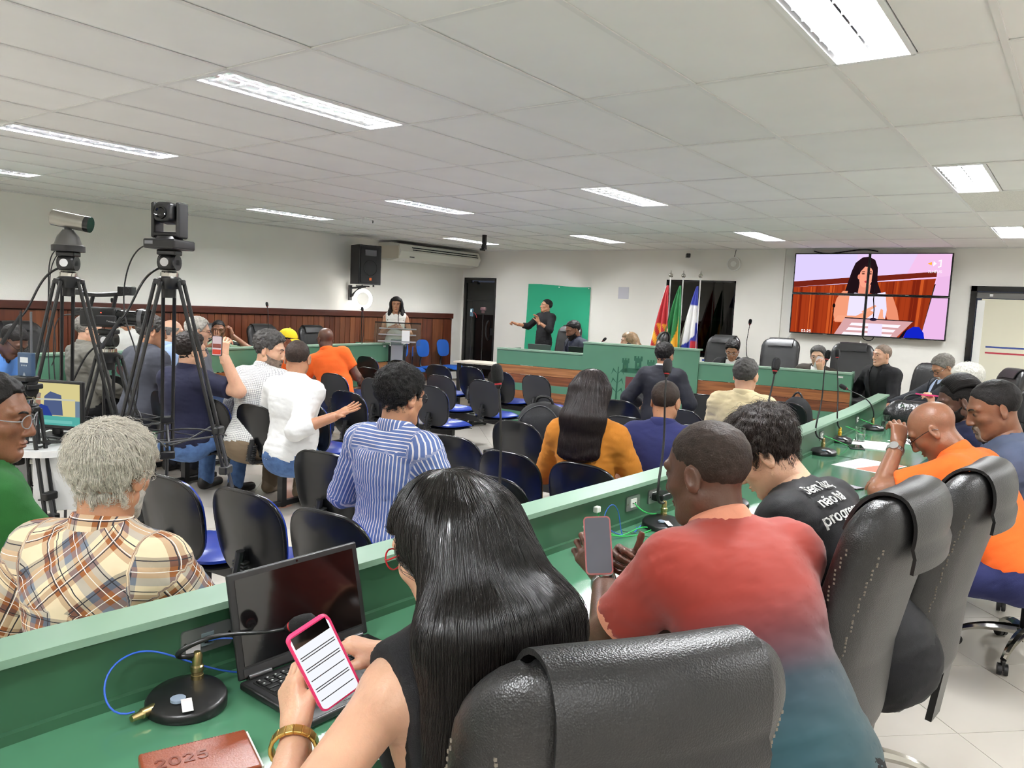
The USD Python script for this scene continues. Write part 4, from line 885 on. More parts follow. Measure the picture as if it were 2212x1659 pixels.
for i, (px, dep, lab) in enumerate([((60, 745), 9.0, 'black leather armchair behind the bowed man in blue, at the left desk'), ((365, 745), 10.4, 'black leather armchair in the wainscot shadow behind the tripods'), ((590, 745), 11.6, 'black leather armchair behind the yellow cap, against the wainscot'), ((700, 747), 12.0, 'black leather armchair behind the bald man in orange, against the wainscot'), ((462, 740), 10.9, 'black leather armchair of the man on the telephone')]):
    p = atd(*px, dep); cf(lab, p[0], p[1], -92, 0.0)

# ================================================================== gooseneck microphones
gold = mat('brass', srgb(190, 170, 120), .3, 1.0); foam = mat('mic_foam', srgb(16, 16, 17), .95, bump=(500, .001)); redr = mat('red_ring', srgb(170, 20, 30), .4); micb = mat('mic_base_black', srgb(22, 22, 23), .38); stick = mat('sticker_white', srgb(228, 224, 226), .5); blue_w = mat('cable_blue', srgb(48, 96, 200), .4); green_w = mat('cable_green', srgb(40, 170, 80), .45); blackw = mat('cable_black', srgb(20, 20, 21), .5)
def mic(label, loc, pts, rz=0, head=True, tagc=None, sticker=True, scale=1.0):
    """pts: neck points relative to the base's centre (world axes), the last being the capsule's centre"""
    t = thing('gooseneck_microphone', label, 'microphone', loc, 0, None)
    F = Field((-.12, -.12, -.02), (.12, .12, .08), .006)
    R = RZ(rz)
    base = lathe([(0, 0), (.082, 0), (.086, .004), (.086, .024), (.080, .032), (.05, .040), (0, .043)], 40); base.vertices[:, 0] *= .92; base.vertices[:, 2] *= (1 - .35 * (base.vertices[:, 0] / .09)); base = T(base, (0, 0, 0), R)
    b = part('base', base, micb, t, smooth=40); hp = R @ V(-.045, 0, 0)
    part('button', T(cyl(.016, .006, (.035, .0, .037), n=16), (0, 0, 0), R), mat('mic_button', srgb(150, 165, 185), .3), b)
    if sticker: part('sticker', T(bx(.040, .022, .001), R @ V(.052, .03, .036), R @ RZ(35) @ RY(14)), stick, b, smooth=False)
    part('connector', T(lathe([(0, .035), (.014, .035), (.014, .055), (.0125, .056), (.0125, .062), (.0145, .064), (.0145, .075), (.011, .078), (.011, .10), (.007, .108), (0, .108)], 16), hp), tagc or gold, t)
    pts = [hp + V(0, 0, .10)] + [np.array(p, float) for p in pts]
    pp = smoothpath(pts, 40); part('gooseneck', tube(pp, [.0062, .0055, .0042, .0040], 8), blkpl, t, smooth=True)
    if head:
        d = nrm(pp[-1] - pp[-4]); e = nrm(np.cross(d, V(0, 1, .01))); Rm = np.stack([e, np.cross(d, e), d], 1)
        part('capsule', T(lathe([(0, -.030), (.006, -.030), (.0115, -.018), (.0115, -.016), (0, -.016)], 16), pp[-1], Rm), blkpl, t); part('light_ring', T(cyl(.0118, .006, (0, 0, -.014), n=16), pp[-1], Rm), redr, t)
        part('windscreen', T(lathe([(0, -.012), (.015, -.011), (.019, 0), (.020, .025), (.017, .042), (.009, .050), (0, .052)], 18), pp[-1], Rm), foam, t, smooth=True)
    return t
def rel(loc, px, depth_y): return None
def mtop(base, p, lean=0.): return atd(*p, (np.asarray(base) - CAMP) @ _f + lean) - np.asarray(base)
def micpx(label, bpx, mids, top, rz=0, **k):
    B = atz(*bpx, ZT + .0); mic(label, B, [mtop(B, m[:2], m[2] if len(m) > 2 else 0) for m in mids] + [mtop(B, top[:2], top[2] if len(top) > 2 else 0)], rz, **k)
micpx('black microphone whose neck bends low behind the laptop, beside the notebook', (403, 1528), [(385, 1412), (420, 1390), (500, 1370, .05)], (640, 1350, .1), -60)
micpx('tall black microphone just right of the long-haired woman', (1112, 1278), [(1078, 1160), (1076, 1100), (1082, 960)], (1075, 820), -70)
micpx('tall black microphone beside the clear plastic cup and red polo', (1430, 1140), [(1425, 1085), (1429, 1000), (1436, 880)], (1441, 800), -70)
micpx('black microphone behind the young man, leaning over the cream shirt', (1578, 1095), [(1625, 1000), (1645, 930), (1662, 860)], (1675, 795), -70)
micpx('left of the two tall microphones crossing the dais corner', (1778, 982), [(1764, 940), (1772, 880), (1780, 810)], (1787, 772), -70)
micpx('right tall microphone with a yellow collar in front of the dais corner', (1814, 955), [(1811, 920), (1810, 860), (1809, 800)], (1809, 768), -70, tagc=mat('yellow_collar', srgb(225, 180, 40), .5))
micpx('microphone bent far over to the left before the bald man in orange', (1886, 929), [(1887, 890), (1880, 872), (1850, 850)], (1825, 838), -70)
for lab, b, tp in (('thin microphone left of the blond woman on the dais', (-6.05, 9.25), ((1287, 757), (1294, 745), (1304, 735))), ('thin upright microphone right of the man in white-framed glasses', (-3.12, 9.62), ((1612, 760), (1616, 720), (1620, 698))), ('microphone lying low across the raised dais centre', (-4.95, 9.25), ((1385, 752), (1370, 748), (1362, 745)))):
    B = V(*b, .875); mic(lab, B, [mtop(B, q) for q in tp], 0, sticker=False)
for lab, px, dep in (('thin microphone standing left of the yellow cap on the left desk', (577, 660), 11.2), ('thin microphone right of the bald man in orange on the left desk', (783, 670), 11.6), ('thin microphone above the camcorder on the left desk', (243, 652), 9.9)):
    p = atd(*px, dep); B = V(p[0], p[1], .75); mic(lab, B, [(0.02, 0, .3), p - B], 0, sticker=False)
# ---- socket plates, cables on the desk
plate = mat('socket_plate', srgb(150, 152, 150), .28, .7); sockw = mat('socket_white', srgb(228, 228, 222), .4)
def plate_at(label, y, z, w=.11):
    x = near(y) - .0215; a = math.degrees(math.atan2(near(y + .05) - near(y - .05), .1)); t = thing('socket_plate', label, 'socket', (x, y, z), -a + 0)
    part('plate', T(prism(rpoly(w, .062, .008), 0, .006), (0, 0, 0), np.array([[0, 0, 1], [1, 0, 0], [0, 1, 0.]])), plate, t, smooth=30)
    for s in (-1, 1): part('screw', T(cyl(.004, .002, n=10), (.007, s * (w / 2 - .008), 0), RY(90)), chrome, t)
    return t
P1 = plate_at('brushed socket plate behind the microphone base, with a black network port', 1.02, .835, .125)
part('port', bx(.004, .03, .03, (.007, 0, .0)), mat('port_grey', srgb(120, 135, 140), .4), P1, smooth=False); part('port_hole', bx(.004, .018, .016, (.009, 0, 0)), blkpl, P1, smooth=False); part('label', bx(.001, .035, .018, (.0066, -.035, -.016)), stick, P1, smooth=False)
P2 = plate_at('brushed power socket plate half hidden by the laptop screen', 1.165, .835, .125); part('socket', bx(.006, .05, .028, (.007, 0, 0)), sockw, P2, smooth=False); part('socket_hole', [T(cyl(.0022, .003, n=8), (.011, d, 0), RY(90)) for d in (-.01, 0, .01)], blkpl, P2)
for k, (y, lab) in enumerate(((2.16, 'pair of socket plates right of the long-haired woman'), (2.97, 'socket plate with green cables beside the tall microphone'), (3.16, 'socket plate with a black plug beside the red polo man'), (4.62, 'socket plate with tangled blue wires behind the young man'), (5.75, 'socket plate behind the yellow-collared microphone'), (7.0, 'socket plate behind the bent microphone'))):
    q = plate_at(lab, y, .835); part('socket', bx(.006, .045, .036, (.007, .0, 0)), sockw, q, smooth=False); part('socket_hole', [T(cyl(.003, .003, n=8), (.011, d, 0), RY(90)) for d in (-.01, .01)], blkpl, q)
def cable(label, pts, r, m, n=40, cat='cable'): tag(part('cable', tube(pts, r, 8, n), m, smooth=True), label, cat)
mb = atz(403, 1528, ZT)
cable('blue cable looping out of the nearest microphone base', [mb + V(-.03, -.10, .02), mb + V(-.06, -.135, .03), mb + V(-.10, -.12, .09), mb + V(-.10, -.06, .115), mb + V(-.07, .02, .085), mb + V(-.03, .12, .03), mb + V(-.01, .22, .006)], .0022, blue_w)
tag(part('plug', T(lathe([(0, -.035), (.007, -.033), (.009, -.01), (.011, -.008), (.011, .03), (0, .03)], 16), mb + V(-.015, -.085, .018), RX(-90) @ RY(-8)), gold), 'brass cable plug in the side of the nearest microphone', 'plug')
cable('blue cable from the network port running behind the laptop', [V(near(1.02) - .012, 1.02, .83), V(-1.54, 1.08, .83), V(-1.52, 1.14, .80), V(-1.52, 1.25, .79)], .002, blue_w)
m2 = atz(1112, 1278, ZT); cable('blue cable loop above the second microphone', [V(near(2.0) - .01, 2.02, .80), V(-1.50, 2.05, .87), V(-1.47, 2.12, .85), V(-1.44, 2.14, .78), V(-1.43, 2.08, .745), m2 + V(-.04, .03, .02)], .002, blue_w); cable('short green cable in the plate beside the woman', [V(near(2.1) - .012, 2.10, .835), V(-1.52, 2.16, .838), V(-1.53, 2.22, .84)], .0025, green_w, 12)
m3_ = atz(1430, 1140, ZT)
cable('blue cable arching behind the clear cup', [m3_ + V(-.05, -.10, .02), V(-1.47, 2.80, .76), V(-1.485, 2.79, .84), V(-1.49, 2.74, .87), V(-1.495, 2.70, .83), V(-1.48, 2.74, .765), m3_ + V(-.06, -.12, .015)], .002, blue_w)
cable('green cable lying along the base rail to the microphone', [V(-1.498, 2.66, .86), V(-1.485, 2.665, .80), V(-1.46, 2.70, .765), V(-1.44, 2.80, .75), m3_ + V(-.03, -.08, .012)], .0024, green_w); cable('second green cable beside the first', [V(-1.46, 2.69, .762), V(-1.43, 2.78, .745), m3_ + V(-.01, -.085, .006)], .0024, green_w)
cable('green and white cables from the plate behind the tall microphone', [V(near(2.97) - .01, 2.97, .835), V(-1.46, 2.99, .80), m3_ + V(-.04, .02, .05)], .003, green_w)
tag(part('plug', rbox(.022, .03, .025, .005, (-1.505, 2.655, .865)), sockw), 'small white junction on the desk riser', 'plug'); tag(part('plug', rbox(.06, .10, .035, .008, (near(3.16) + .01, 3.18, .835)), blkpl), 'black power plug in the socket beside the red polo', 'plug')
for k, pts in enumerate(([V(-1.47, 4.6, .85), V(-1.40, 4.62, .88), V(-1.38, 4.55, .80), V(-1.42, 4.5, .75)], [V(-1.47, 4.63, .84), V(-1.39, 4.70, .82), V(-1.37, 4.80, .80)], [V(-1.47, 4.58, .83), V(-1.40, 4.5, .86), V(-1.39, 4.48, .76)])): cable(f'blue wire {("arching", "reaching right", "hanging")[k]} at the tangled socket behind the young man', pts, .0025, blue_w, 20)
for k, y in enumerate((5.8, 6.5, 7.1)): cable(('green cable beside the yellow-collared microphone', 'green cable along the curved riser', 'green cable beside the bent microphone')[k], [V(near(y) - .01, y, .83), V(near(y) + .06, y + .05, .80), V(near(y) + .10, y + .25, .745)], .003, green_w, 20)

# ================================================================== laptop, notebook, papers, cups
lapk = mat('laptop_black', srgb(24, 24, 25), .38); keym = mat('key_black', srgb(14, 14, 15), .45); keyp = mat('key_print', srgb(220, 220, 220), .5); lscr = mat('laptop_screen', srgb(10, 8, 8), .07, specular_ior_level=.7)
lp = thing('laptop', 'open black laptop with a dark screen beside the long-haired woman', 'laptop', (-1.36, 1.215, ZT), 88)     # local y runs away from the user
part('base', rbox(.385, .255, .018, .006, (0, 0, .013)), lapk, lp)
kb = part('keyboard_tray', bx(.345, .115, .0015, (0, .045, .0225)), keym, lp, smooth=False)
for r in range(6):
    x = -.168
    widths = {0: [.0215] * 15, 1: [.0215] * 13 + [.040], 2: [.032] + [.0215] * 12 + [.03], 3: [.036] + [.0215] * 11 + [.045], 4: [.046] + [.0215] * 10 + [.055], 5: [.027, .022, .022, .022, .13, .022, .022, .022, .022]}[r]
    for i, w in enumerate(widths):
        if x + w > .172: break
        k_ = part('key', rbox(w - .003, .0150, .004, .0014, (x + w / 2, .093 - .0188 * r, .0245)), keym, lp)
        if w < .03 and (i + r) % 1 == 0: part('key_print', bx(.0045, .0045, .0003, (x + w / 2 - .003, .095 - .0188 * r, .0267)), keyp, k_, smooth=False)
        x += w
part('touchpad', bx(.105, .07, .0006, (-.03, -.075, .0223)), mat('touchpad', srgb(32, 32, 33), .3), lp, smooth=False); part('palm_sticker', bx(.03, .02, .0004, (.15, -.10, .0222)), stick, lp, smooth=False)
lid = UsdGeom.Xform.Define(stage, path_for('screen', lp)); lid.AddTranslateOp().Set(Gf.Vec3d(0, .125, .02)); lid.AddRotateXOp().Set(-14.)
part('screen_shell', rbox(.385, .010, .245, .005, (0, .004, .125)), lapk, lid); part('display', bx(.350, .001, .200, (0, -.0016, .132)), lscr, lid, smooth=False); part('webcam', T(cyl(.003, .001, n=10), (0, -.0015, .239), RX(90)), lscr, lid); part('hinge', [T(cyl(.009, .06, n=12), (s * .14, .0, .004), RY(90)) for s in (-1, 1)], lapk, lid); part('hinge_cover', bx(.36, .002, .018, (0, -.002, .018)), mat('laptop_trim', srgb(34, 34, 35), .4), lid, smooth=False)
nbm = mat('notebook_brown', srgb(138, 66, 38), .28, bump=(240, .0006), coat_weight=.3); nb_ = thing('notebook', 'brown leatherette diary embossed 2025 at the bottom edge', 'notebook', (-1.285, .80, ZT), 68)
part('cover', rbox(.20, .145, .024, .006, (0, 0, .0125)), nbm, nb_); part('page_block', bx(.19, .135, .016, (.008, -.002, .0125)), mat('page_white', srgb(232, 228, 218), .8), nb_, smooth=False); part('embossed_year', T(ctext('2025', .028, .0016, True), (-.03, .015, .0242), RZ(0)), mat('notebook_emboss', srgb(112, 50, 30), .22), nb_, smooth=False); part('stitching', [bx(.003, .0012, .0006, (-.09 + .0062 * i, .066, .0248)) for i in range(30)], thread, nb_, smooth=False, kind='stuff')
cupm = raw('clear_plastic', {'g': ('principled_bsdf', {'base_color': (.95, .97, .96), 'roughness': .06, 'transmission_weight': .95, 'ior': 1.12, 'thin_wall': 1})}, [], 'g.BSDF')
glassm = raw('drinking_glass', {'g': ('principled_bsdf', {'base_color': (1, 1, 1), 'roughness': .01, 'transmission_weight': 1.0, 'ior': 1.45})}, [], 'g.BSDF'); waterm = raw('water', {'g': ('principled_bsdf', {'base_color': (.98, 1, 1), 'roughness': .0, 'transmission_weight': 1.0, 'ior': 1.33})}, [], 'g.BSDF')
cupp = atz(1277, 1196, ZT); cp = thing('plastic_cup', 'clear disposable plastic cup behind the phone on the green desk', 'cup', cupp)
part('cup_wall', lathe([(0, 0), (.024, 0), (.026, .004), (.034, .098), (.036, .099), (.036, .102), (.0335, .102), (.0335, .099), (.0255, .005), (0, .002)], 28), cupm, cp, smooth=40); part('rim', lathe([(.0335, .098), (.0365, .098), (.0365, .1025), (.0335, .1025), (.0335, .098)], 28), mat('cup_rim', srgb(210, 225, 215), .2), cp)
def tumbler(label, p):
    t = thing('water_glass', label, 'glass', p); part('glass', lathe([(0, 0), (.032, 0), (.034, .004), (.036, .115), (.0345, .116), (.032, .012), (0, .010)], 28), glassm, t, smooth=40); part('water', lathe([(0, .0105), (.0318, .0125), (.0325, .062), (0, .062)], 24), waterm, t, smooth=40)
tumbler('straight glass of water left of the orange polo man\'s watch', atz(1857, 955, ZT)); tumbler('straight glass of water beside the black bag', atz(1912, 925, ZT))
paper = mat('paper', srgb(238, 238, 236), .7)
def sheet(label, loc, rz, w, d, m=paper, name='paper', cat='paper', h=.0012): tag(part(name, T(bx(w, d, h), (loc[0], loc[1], loc[2] + h / 2), RZ(rz)), m, smooth=False), label, cat)
sheet('white papers before the yellow-collared microphone', (-1.22, 6.25, ZT), 10, .30, .42, h=.006); sheet('white sheet under the bald man\'s arm', (-1.02, 6.75, ZT), -20, .25, .36); sheet('pale leaflet beside the water glass and bag', (-1.16, 7.3, ZT), 25, .22, .3)
fold = thing('leaflet', 'folded leaflet with a salmon picture lying near the bald man\'s elbow', 'leaflet', (-1.06, 5.35, ZT), -12); part('sheet', bx(.30, .42, .002, (0, 0, .001)), paper, fold, smooth=False); part('printed_picture', prism([(.0, -.2), (.14, -.2), (.14, .2), (.06, .2)], .002, .0025), mat('print_salmon', srgb(222, 128, 104), .6), fold, smooth=False); part('printed_band', prism([(-.1, -.1), (-.03, -.14), (-.02, .05), (-.08, .1)], .002, .0025), mat('print_lilac', srgb(206, 196, 226), .6), fold, smooth=False)
tb = thing('tablet', 'dark tablet lying by the papers and water glass', 'tablet', (-1.30, 6.05, ZT), 20); part('body', rbox(.10, .20, .008, .003, (0, 0, .004)), blkpl, tb); part('screen', bx(.09, .18, .0006, (0, 0, .0083)), lscr, tb, smooth=False)
ph = thing('smartphone', 'small phone lying flat near the bald man\'s elbow', 'phone', (-1.0, 4.55, ZT), 70); part('body', rbox(.07, .15, .008, .003, (0, 0, .004)), blkpl, ph); part('screen', bx(.062, .135, .0006, (0, 0, .0083)), mat('screen_pale', srgb(190, 190, 200), .2), ph, smooth=False)
pn = thing('pen', 'clear ballpoint pen under the red polo man\'s forearm', 'pen', (-1.06, 1.86, ZT + .005), 20); part('barrel', T(cyl(.004, .14, n=10), (0, 0, 0), RY(90)), mat('pen_clear', srgb(200, 210, 210), .15), pn); part('cap', T(cyl(.005, .05, (0, 0, 0), n=10), (.06, 0, 0), RY(90)), white, pn)
bag = thing('handbag', 'black leather handbag at the end of the foreground desk', 'bag', (-1.20, 7.75, ZT), 20)
F = Field((-.26, -.16, -.02), (.26, .16, .30), .014); F.cap((-.16, 0, .09), (.16, 0, .09), .10, k=.05); F.cap((-.13, 0, .17), (.13, 0, .17), .06, k=.08); F.cut(V(0, 0, .004), V(0, 0, -1)); part('body', F.mesh(), mat('bag_leather', srgb(20, 20, 22), .3, bump=(40, .006)), bag, smooth=True)
part('handle', tube([(-.10, 0, .22), (-.07, .02, .27), (.07, .02, .27), (.10, 0, .22)], .009, 8, 20), blkpl, bag); part('buckle', [tube([(-.13, -.07, .16), (-.12, -.09, .20), (-.10, -.09, .16), (-.12, -.08, .13)], .005, 6, 14)], chrome, bag)
lp3 = thing('laptop', 'pale laptop lid standing beside the black handbag', 'laptop', (-1.0, 7.78, ZT), 65); part('lid', rbox(.34, .012, .22, .005, (0, 0, .112)), white, lp3)
# laptops on the dais
for lab, px, y, m in (('silver laptop on the dais before the sign interpreter', (1170, 745), 9.35, mat('laptop_silver', srgb(120, 122, 124), .35, .6)), ('black laptop on the dais before the bearded man', (1258, 752), 9.5, lapk)):
    p = aty(*px, y); t = thing('laptop', lab, 'laptop', (p[0], y, .875), 10); part('base', rbox(.36, .25, .018, .006, (0, .10, .010)), m, t); part('lid', T(rbox(.36, .010, .25, .004, (0, 0, .125)), (0, -.02, .012), RX(16)), m, t)
wb = thing('water_bottle', 'small water bottle with a blue cap on the dais', 'bottle', aty(1518, 790, 9.75) * V(1, 1, 0) + V(0, 0, .875)); part('bottle', lathe([(0, 0), (.032, 0), (.032, .13), (.014, .165), (.014, .18), (0, .18)], 18), cupm, wb, smooth=40); part('cap', cyl(.016, .02, (0, 0, .188), n=14), mat('cap_blue', srgb(36, 70, 170), .4), wb); part('bottle_label', lathe([(.0325, .05), (.0325, .10)], 18), mat('bottle_label', srgb(210, 220, 235), .5), wb)
# ================================================================== video wall
def screen_pic():
    """flat picture shown across the four screens, in units of the whole wall's width (0..2.14) and height (0..1.21)"""
    L = []; A = lambda poly, c: L.append((Polygon(poly).buffer(0) if not hasattr(poly, 'geom_type') else poly, srgb(*c)))
    A([(0, .62), (2.14, .80), (2.14, 1.21), (0, 1.21)], (222, 196, 236)); A([(0, .62), (.9, .70), (.9, 1.21), (0, 1.21)], (212, 198, 240)); A([(1.5, .74), (2.14, .80), (2.14, 1.21), (1.7, 1.21)], (232, 186, 226))
    A([(0, 0), (1.82, 0), (1.95, .86), (0, .70)], (150, 52, 22)); A([(0, .70), (1.955, .885), (1.955, .955), (0, .785)], (112, 34, 22)); A([(1.82, 0), (2.14, 0), (2.14, .9), (1.97, .88)], (226, 178, 222))
    r = random.Random(3); x = 0.0
    while x < 1.8:
        w = r.uniform(.012, .05); c = r.choice([(178, 70, 28), (196, 84, 36), (138, 44, 18), (160, 56, 24), (120, 34, 16)]); t = .70 + (x / 1.95) * .17
        A([(x, 0), (x + w, 0), (x + w * 1.05 + .02 * x, t - .01), (x + .02 * x, t - .012)], c); x += w + r.uniform(.004, .02)
    el = lambda cx, cy, rx, ry, k=0: shapely.affinity.rotate(shapely.affinity.scale(Point(cx, cy).buffer(1, quad_segs=16), rx, ry), k)
    hair = Polygon([(.78, .62), (.86, .95), (.90, 1.06), (.98, 1.13), (1.06, 1.14), (1.13, 1.10), (1.17, 1.0), (1.18, .80), (1.26, .60), (1.12, .66), (.95, .60)]).buffer(.02)
    A(hair, (34, 18, 24))
    A([(.94, .52), (1.10, .52), (1.12, .76), (.96, .78)], (226, 140, 116)); A([(.62, .36), (.66, .55), (.74, .66), (.86, .66), (.86, .40), (.78, .20), (.66, .20)], (232, 150, 116)); A([(1.32, .64), (1.42, .60), (1.50, .40), (1.54, .22), (1.40, .22), (1.30, .45)], (226, 138, 106))
    A([(.84, .66), (.95, .63), (1.12, .61), (1.32, .66), (1.36, .40), (1.34, .20), (.82, .20)], (226, 218, 246)); A([(.97, .62), (1.10, .62), (1.06, .58)], (232, 150, 120))
    A(el(1.045, .88, .095, .165, -6), (240, 156, 130)); A([(.94, .92), (.96, 1.02), (1.04, 1.07), (1.13, 1.03), (1.15, .92), (1.10, 1.0), (1.02, 1.02)], (38, 20, 26)); A([(.86, .95), (.93, 1.02), (.955, .86), (.93, .66), (.86, .60), (.80, .60)], (30, 16, 22)); A([(1.13, .98), (1.17, .86), (1.19, .66), (1.24, .60), (1.15, .66), (1.12, .82)], (30, 16, 22))
    for cx in (1.00, 1.095): A(el(cx, .915, .022, .009), (60, 28, 24)); A(el(cx, .943, .026, .006, 4), (40, 20, 20))
    A(el(1.055, .80, .030, .016, -4), (190, 60, 66)); A([(1.05, .91), (1.08, .85), (1.045, .845)], (222, 126, 104)); A(el(.945, .87, .018, .035), (230, 140, 116))
    A([(.64, .22), (.70, .30), (.95, .30), (1.12, .40), (1.20, .36), (1.10, .27), (.95, .22)], (236, 158, 124)); A([(1.02, .37), (1.20, .47), (1.22, .45), (1.06, .33)], (240, 166, 134)); A([(1.24, .22), (1.28, .42), (1.31, .40), (1.32, .30), (1.38, .24)], (240, 166, 134))
    A([(.655, .0), (.80, .27), (1.72, .26), (1.52, .02)], (206, 158, 160)); A([(.80, .275), (1.72, .262), (1.72, .25), (.80, .26)], (40, 30, 34))
    for y, x0, x1 in ((.20, .90, 1.56), (.13, .86, 1.50), (.06, .80, 1.46)): A([(x0, y), (x1, y - .005), (x1 - .03, y - .045), (x0 - .03, y - .04)], (246, 236, 250))
    A([(1.13, .0), (1.32, .0), (1.32, .20), (1.13, .20)], (228, 214, 240)); A([(1.60, .0), (1.64, .12), (1.72, .18), (1.80, .18), (1.86, .10), (1.88, .0)], (18, 34, 190)); A([(1.54, 0), (1.60, .02), (1.66, .16), (1.60, .1)], (20, 14, 30))
    A(LineString([(1.19, .26), (1.19, .40), (1.17, .55), (1.175, .70)]).buffer(.007), (30, 24, 30)); A(el(1.17, .735, .014, .03), (26, 20, 26)); A(el(1.19, .26, .05, .022), (34, 24, 50)); A(LineString([(.625, .0), (.63, .40)]).buffer(.006), (40, 18, 14)); A(el(.63, .44, .02, .032), (22, 14, 14))
    A([(1.83, 1.065), (1.88, 1.09), (1.88, 1.04)], (250, 170, 60)); A([(1.90, 1.10), (1.94, 1.065), (1.90, 1.03)], (250, 250, 250)); A([(1.96, 1.11), (2.0, 1.12), (2.0, 1.02), (1.96, 1.01), (1.96, 1.025), (1.985, 1.03), (1.985, 1.10), (1.96, 1.095)], (250, 250, 250))
    return L
TVW, TVH = 2.14, 1.215; tvo = V(-3.745, YF - .16, 1.445)
pic = screen_pic(); bez = mat('tv_bezel', srgb(12, 12, 13), .3)
picm = raw('tv_picture', {'a': ('attribute', {'attribute': 'tint'}), 'e': ('emission', {'strength': 1.15})}, [('a.color', 'e.color')], 'e.emission')
for i, (row, col, lab) in enumerate(((1, 0, 'upper left'), (1, 1, 'upper right'), (0, 0, 'lower left'), (0, 1, 'lower right'))):
    w, h = TVW / 2, TVH / 2; t = thing('television', f'{lab} screen of the two by two video wall showing a speaker', 'television', tvo + V(w * (col + .5), 0, h * (row + .5)))
    part('case', rbox(w - .004, .05, h - .004, .004, (0, .03, 0)), bez, t); part('wall_mount', bx(.3, .10, .2, (0, .10, 0)), blkpl, t, smooth=False); part('maker_badge', bx(.05, .001, .008, (-.0, .0045, -h / 2 + .009)), mat('badge_grey', srgb(150, 150, 152), .3), t, smooth=False)
    vs, fs, cs, n = [], [], [], 0; clip = sbox(w * col + .018, h * row + .020, w * (col + 1) - .018, h * (row + 1) - .016); rest_ = clip
    for pg, c in reversed(pic):
        for g in getattr(pg.intersection(rest_), 'geoms', [pg.intersection(rest_)]):
            if g.geom_type != 'Polygon' or g.area < 2e-6: continue
            v2, f2_ = trimesh.creation.triangulate_polygon(g, engine='earcut'); vs.append(np.stack([v2[:, 0] - w * (col + .5), np.full(len(v2), .0038), v2[:, 1] - h * (row + .5)], 1)); fs.append(f2_ + n); cs.append(np.tile(c, (len(v2), 1))); n += len(v2)
        rest_ = rest_.difference(pg)
    if (row, col) == (0, 0):
        tx_ = T(ctext('01:25', .038, .0006, True), (.255 - .0, .0034, .045), RX(90)); tx_.vertices[:, 0] -= w / 2 - .0; tx_.vertices[:, 2] -= h / 2; part('picture_text', tx_, emit('screen_white', (1, 1, 1), 1.1), t, smooth=False)
    if (row, col) == (1, 1):
        tx_ = T(ctext('ILHÉUS', .034, .0006), (1.93 - TVW / 2 - w / 2, .0034, .96 - h - h / 2), RX(90)); part('picture_text', tx_, emit('screen_white', (1, 1, 1), 1.1), t, smooth=False)
    part('picture', trimesh.Trimesh(np.vstack(vs), np.vstack(fs), process=False), picm, t, smooth=False, col=np.vstack(cs))
cable('white cable trunking running down from the video wall', [tvo + V(.02, .10, 0), V(-4.0, YF - .03, 1.12), V(-4.55, YF - .02, .65)], .012, white, 12, 'cable')
cable('black cables hanging along the ceiling above the video wall', [V(-3.5, YF - .04, 2.70), V(-3.2, YF - .05, 2.67), V(-2.9, YF - .04, 2.71), V(-2.6, YF - .04, 2.69)], .008, blackw, 20); cable('black cable loop under the middle of the video wall', [tvo + V(TVW / 2 - .02, .08, .01), tvo + V(TVW / 2 + .04, .08, -.05), tvo + V(TVW / 2 + .12, .08, -.03), tvo + V(TVW / 2 + .13, .08, .01)], .006, blackw, 20)
tag(part('wall_plug', rbox(.03, .04, .05, .006, (-2.72, YF - .03, 1.36)), white), 'small white plug under the video wall', 'plug')
# ================================================================== things on the far and left walls
gs = thing('green_screen', 'turquoise green cloth backdrop pinned to the wall behind the interpreter', 'backdrop', (-8.13, YF - .012, 1.45)); gx = np.linspace(-.70, .71, 20); gz = np.linspace(-.75, .63, 16); Pg = np.array([[(x + .03 * (z / .7) * (x < 0) * .6, -.012 * abs(math.sin(4 * x + 2 * z)) * .5 - .004, z - .02 * math.sin(3 * x) * (z > 0)) for x in gx] for z in gz]); part('cloth', thick_sheet(Pg, .003), mat('screen_cloth', srgb(46, 168, 128), .85, var=(2, .05)), gs, smooth=True); part('pin', [T(cyl(.012, .006, n=10), (.03, -.02, .60), RX(90)), T(cyl(.012, .006, n=10), (.68, -.02, .59), RX(90))], white, gs)
tag(part('notice', bx(.21, .004, .21, (-6.745, YF - .004, 1.98)), mat('notice_grey', srgb(205, 205, 212), .6)), 'blank pale notice sheet taped to the far wall', 'notice')
sec = thing('security_camera', 'black security camera on a white bracket above the flags', 'camera', (-5.50, YF - .16, 2.62), 30); part('body', T(rbox(.07, .16, .07, .012), (0, -.04, 0)), black, sec); part('lens', T(cyl(.026, .02, n=16), (0, -.125, 0), RX(90)), dkglass, sec); part('bracket', tube([(0, .04, 0), (.03, .12, .02), (.05, .16, .08)], .012, 8, 12), white, sec)
fan = thing('wall_fan', 'small round white wall speaker on a hanging cable left of the video wall', 'speaker', (-4.75, YF - .03, 2.50)); part('rim', T(lathe([(.10, -.02), (.115, -.02), (.115, .02), (.10, .02), (.10, -.02)], 28), (0, 0, 0), RX(90)), white, fan); part('grille', T(lathe([(0, -.004), (.10, -.004), (.10, .004), (0, .004)], 28), (0, -.005, 0), RX(90)), mat('grille_pale', srgb(214, 212, 206), .5), fan); part('hub', T(cyl(.045, .02, n=20), (0, -.015, 0), RX(90)), white, fan); part('cable', tube([(0, 0, .11), (.01, 0, .16), (.02, .01, .23)], .006, 6), mat('cable_grey', srgb(120, 120, 116), .5), fan)
ac = thing('air_conditioner', 'long white ceiling air conditioner in the far left corner', 'air conditioner', (XL + .015, 11.12, 2.40))
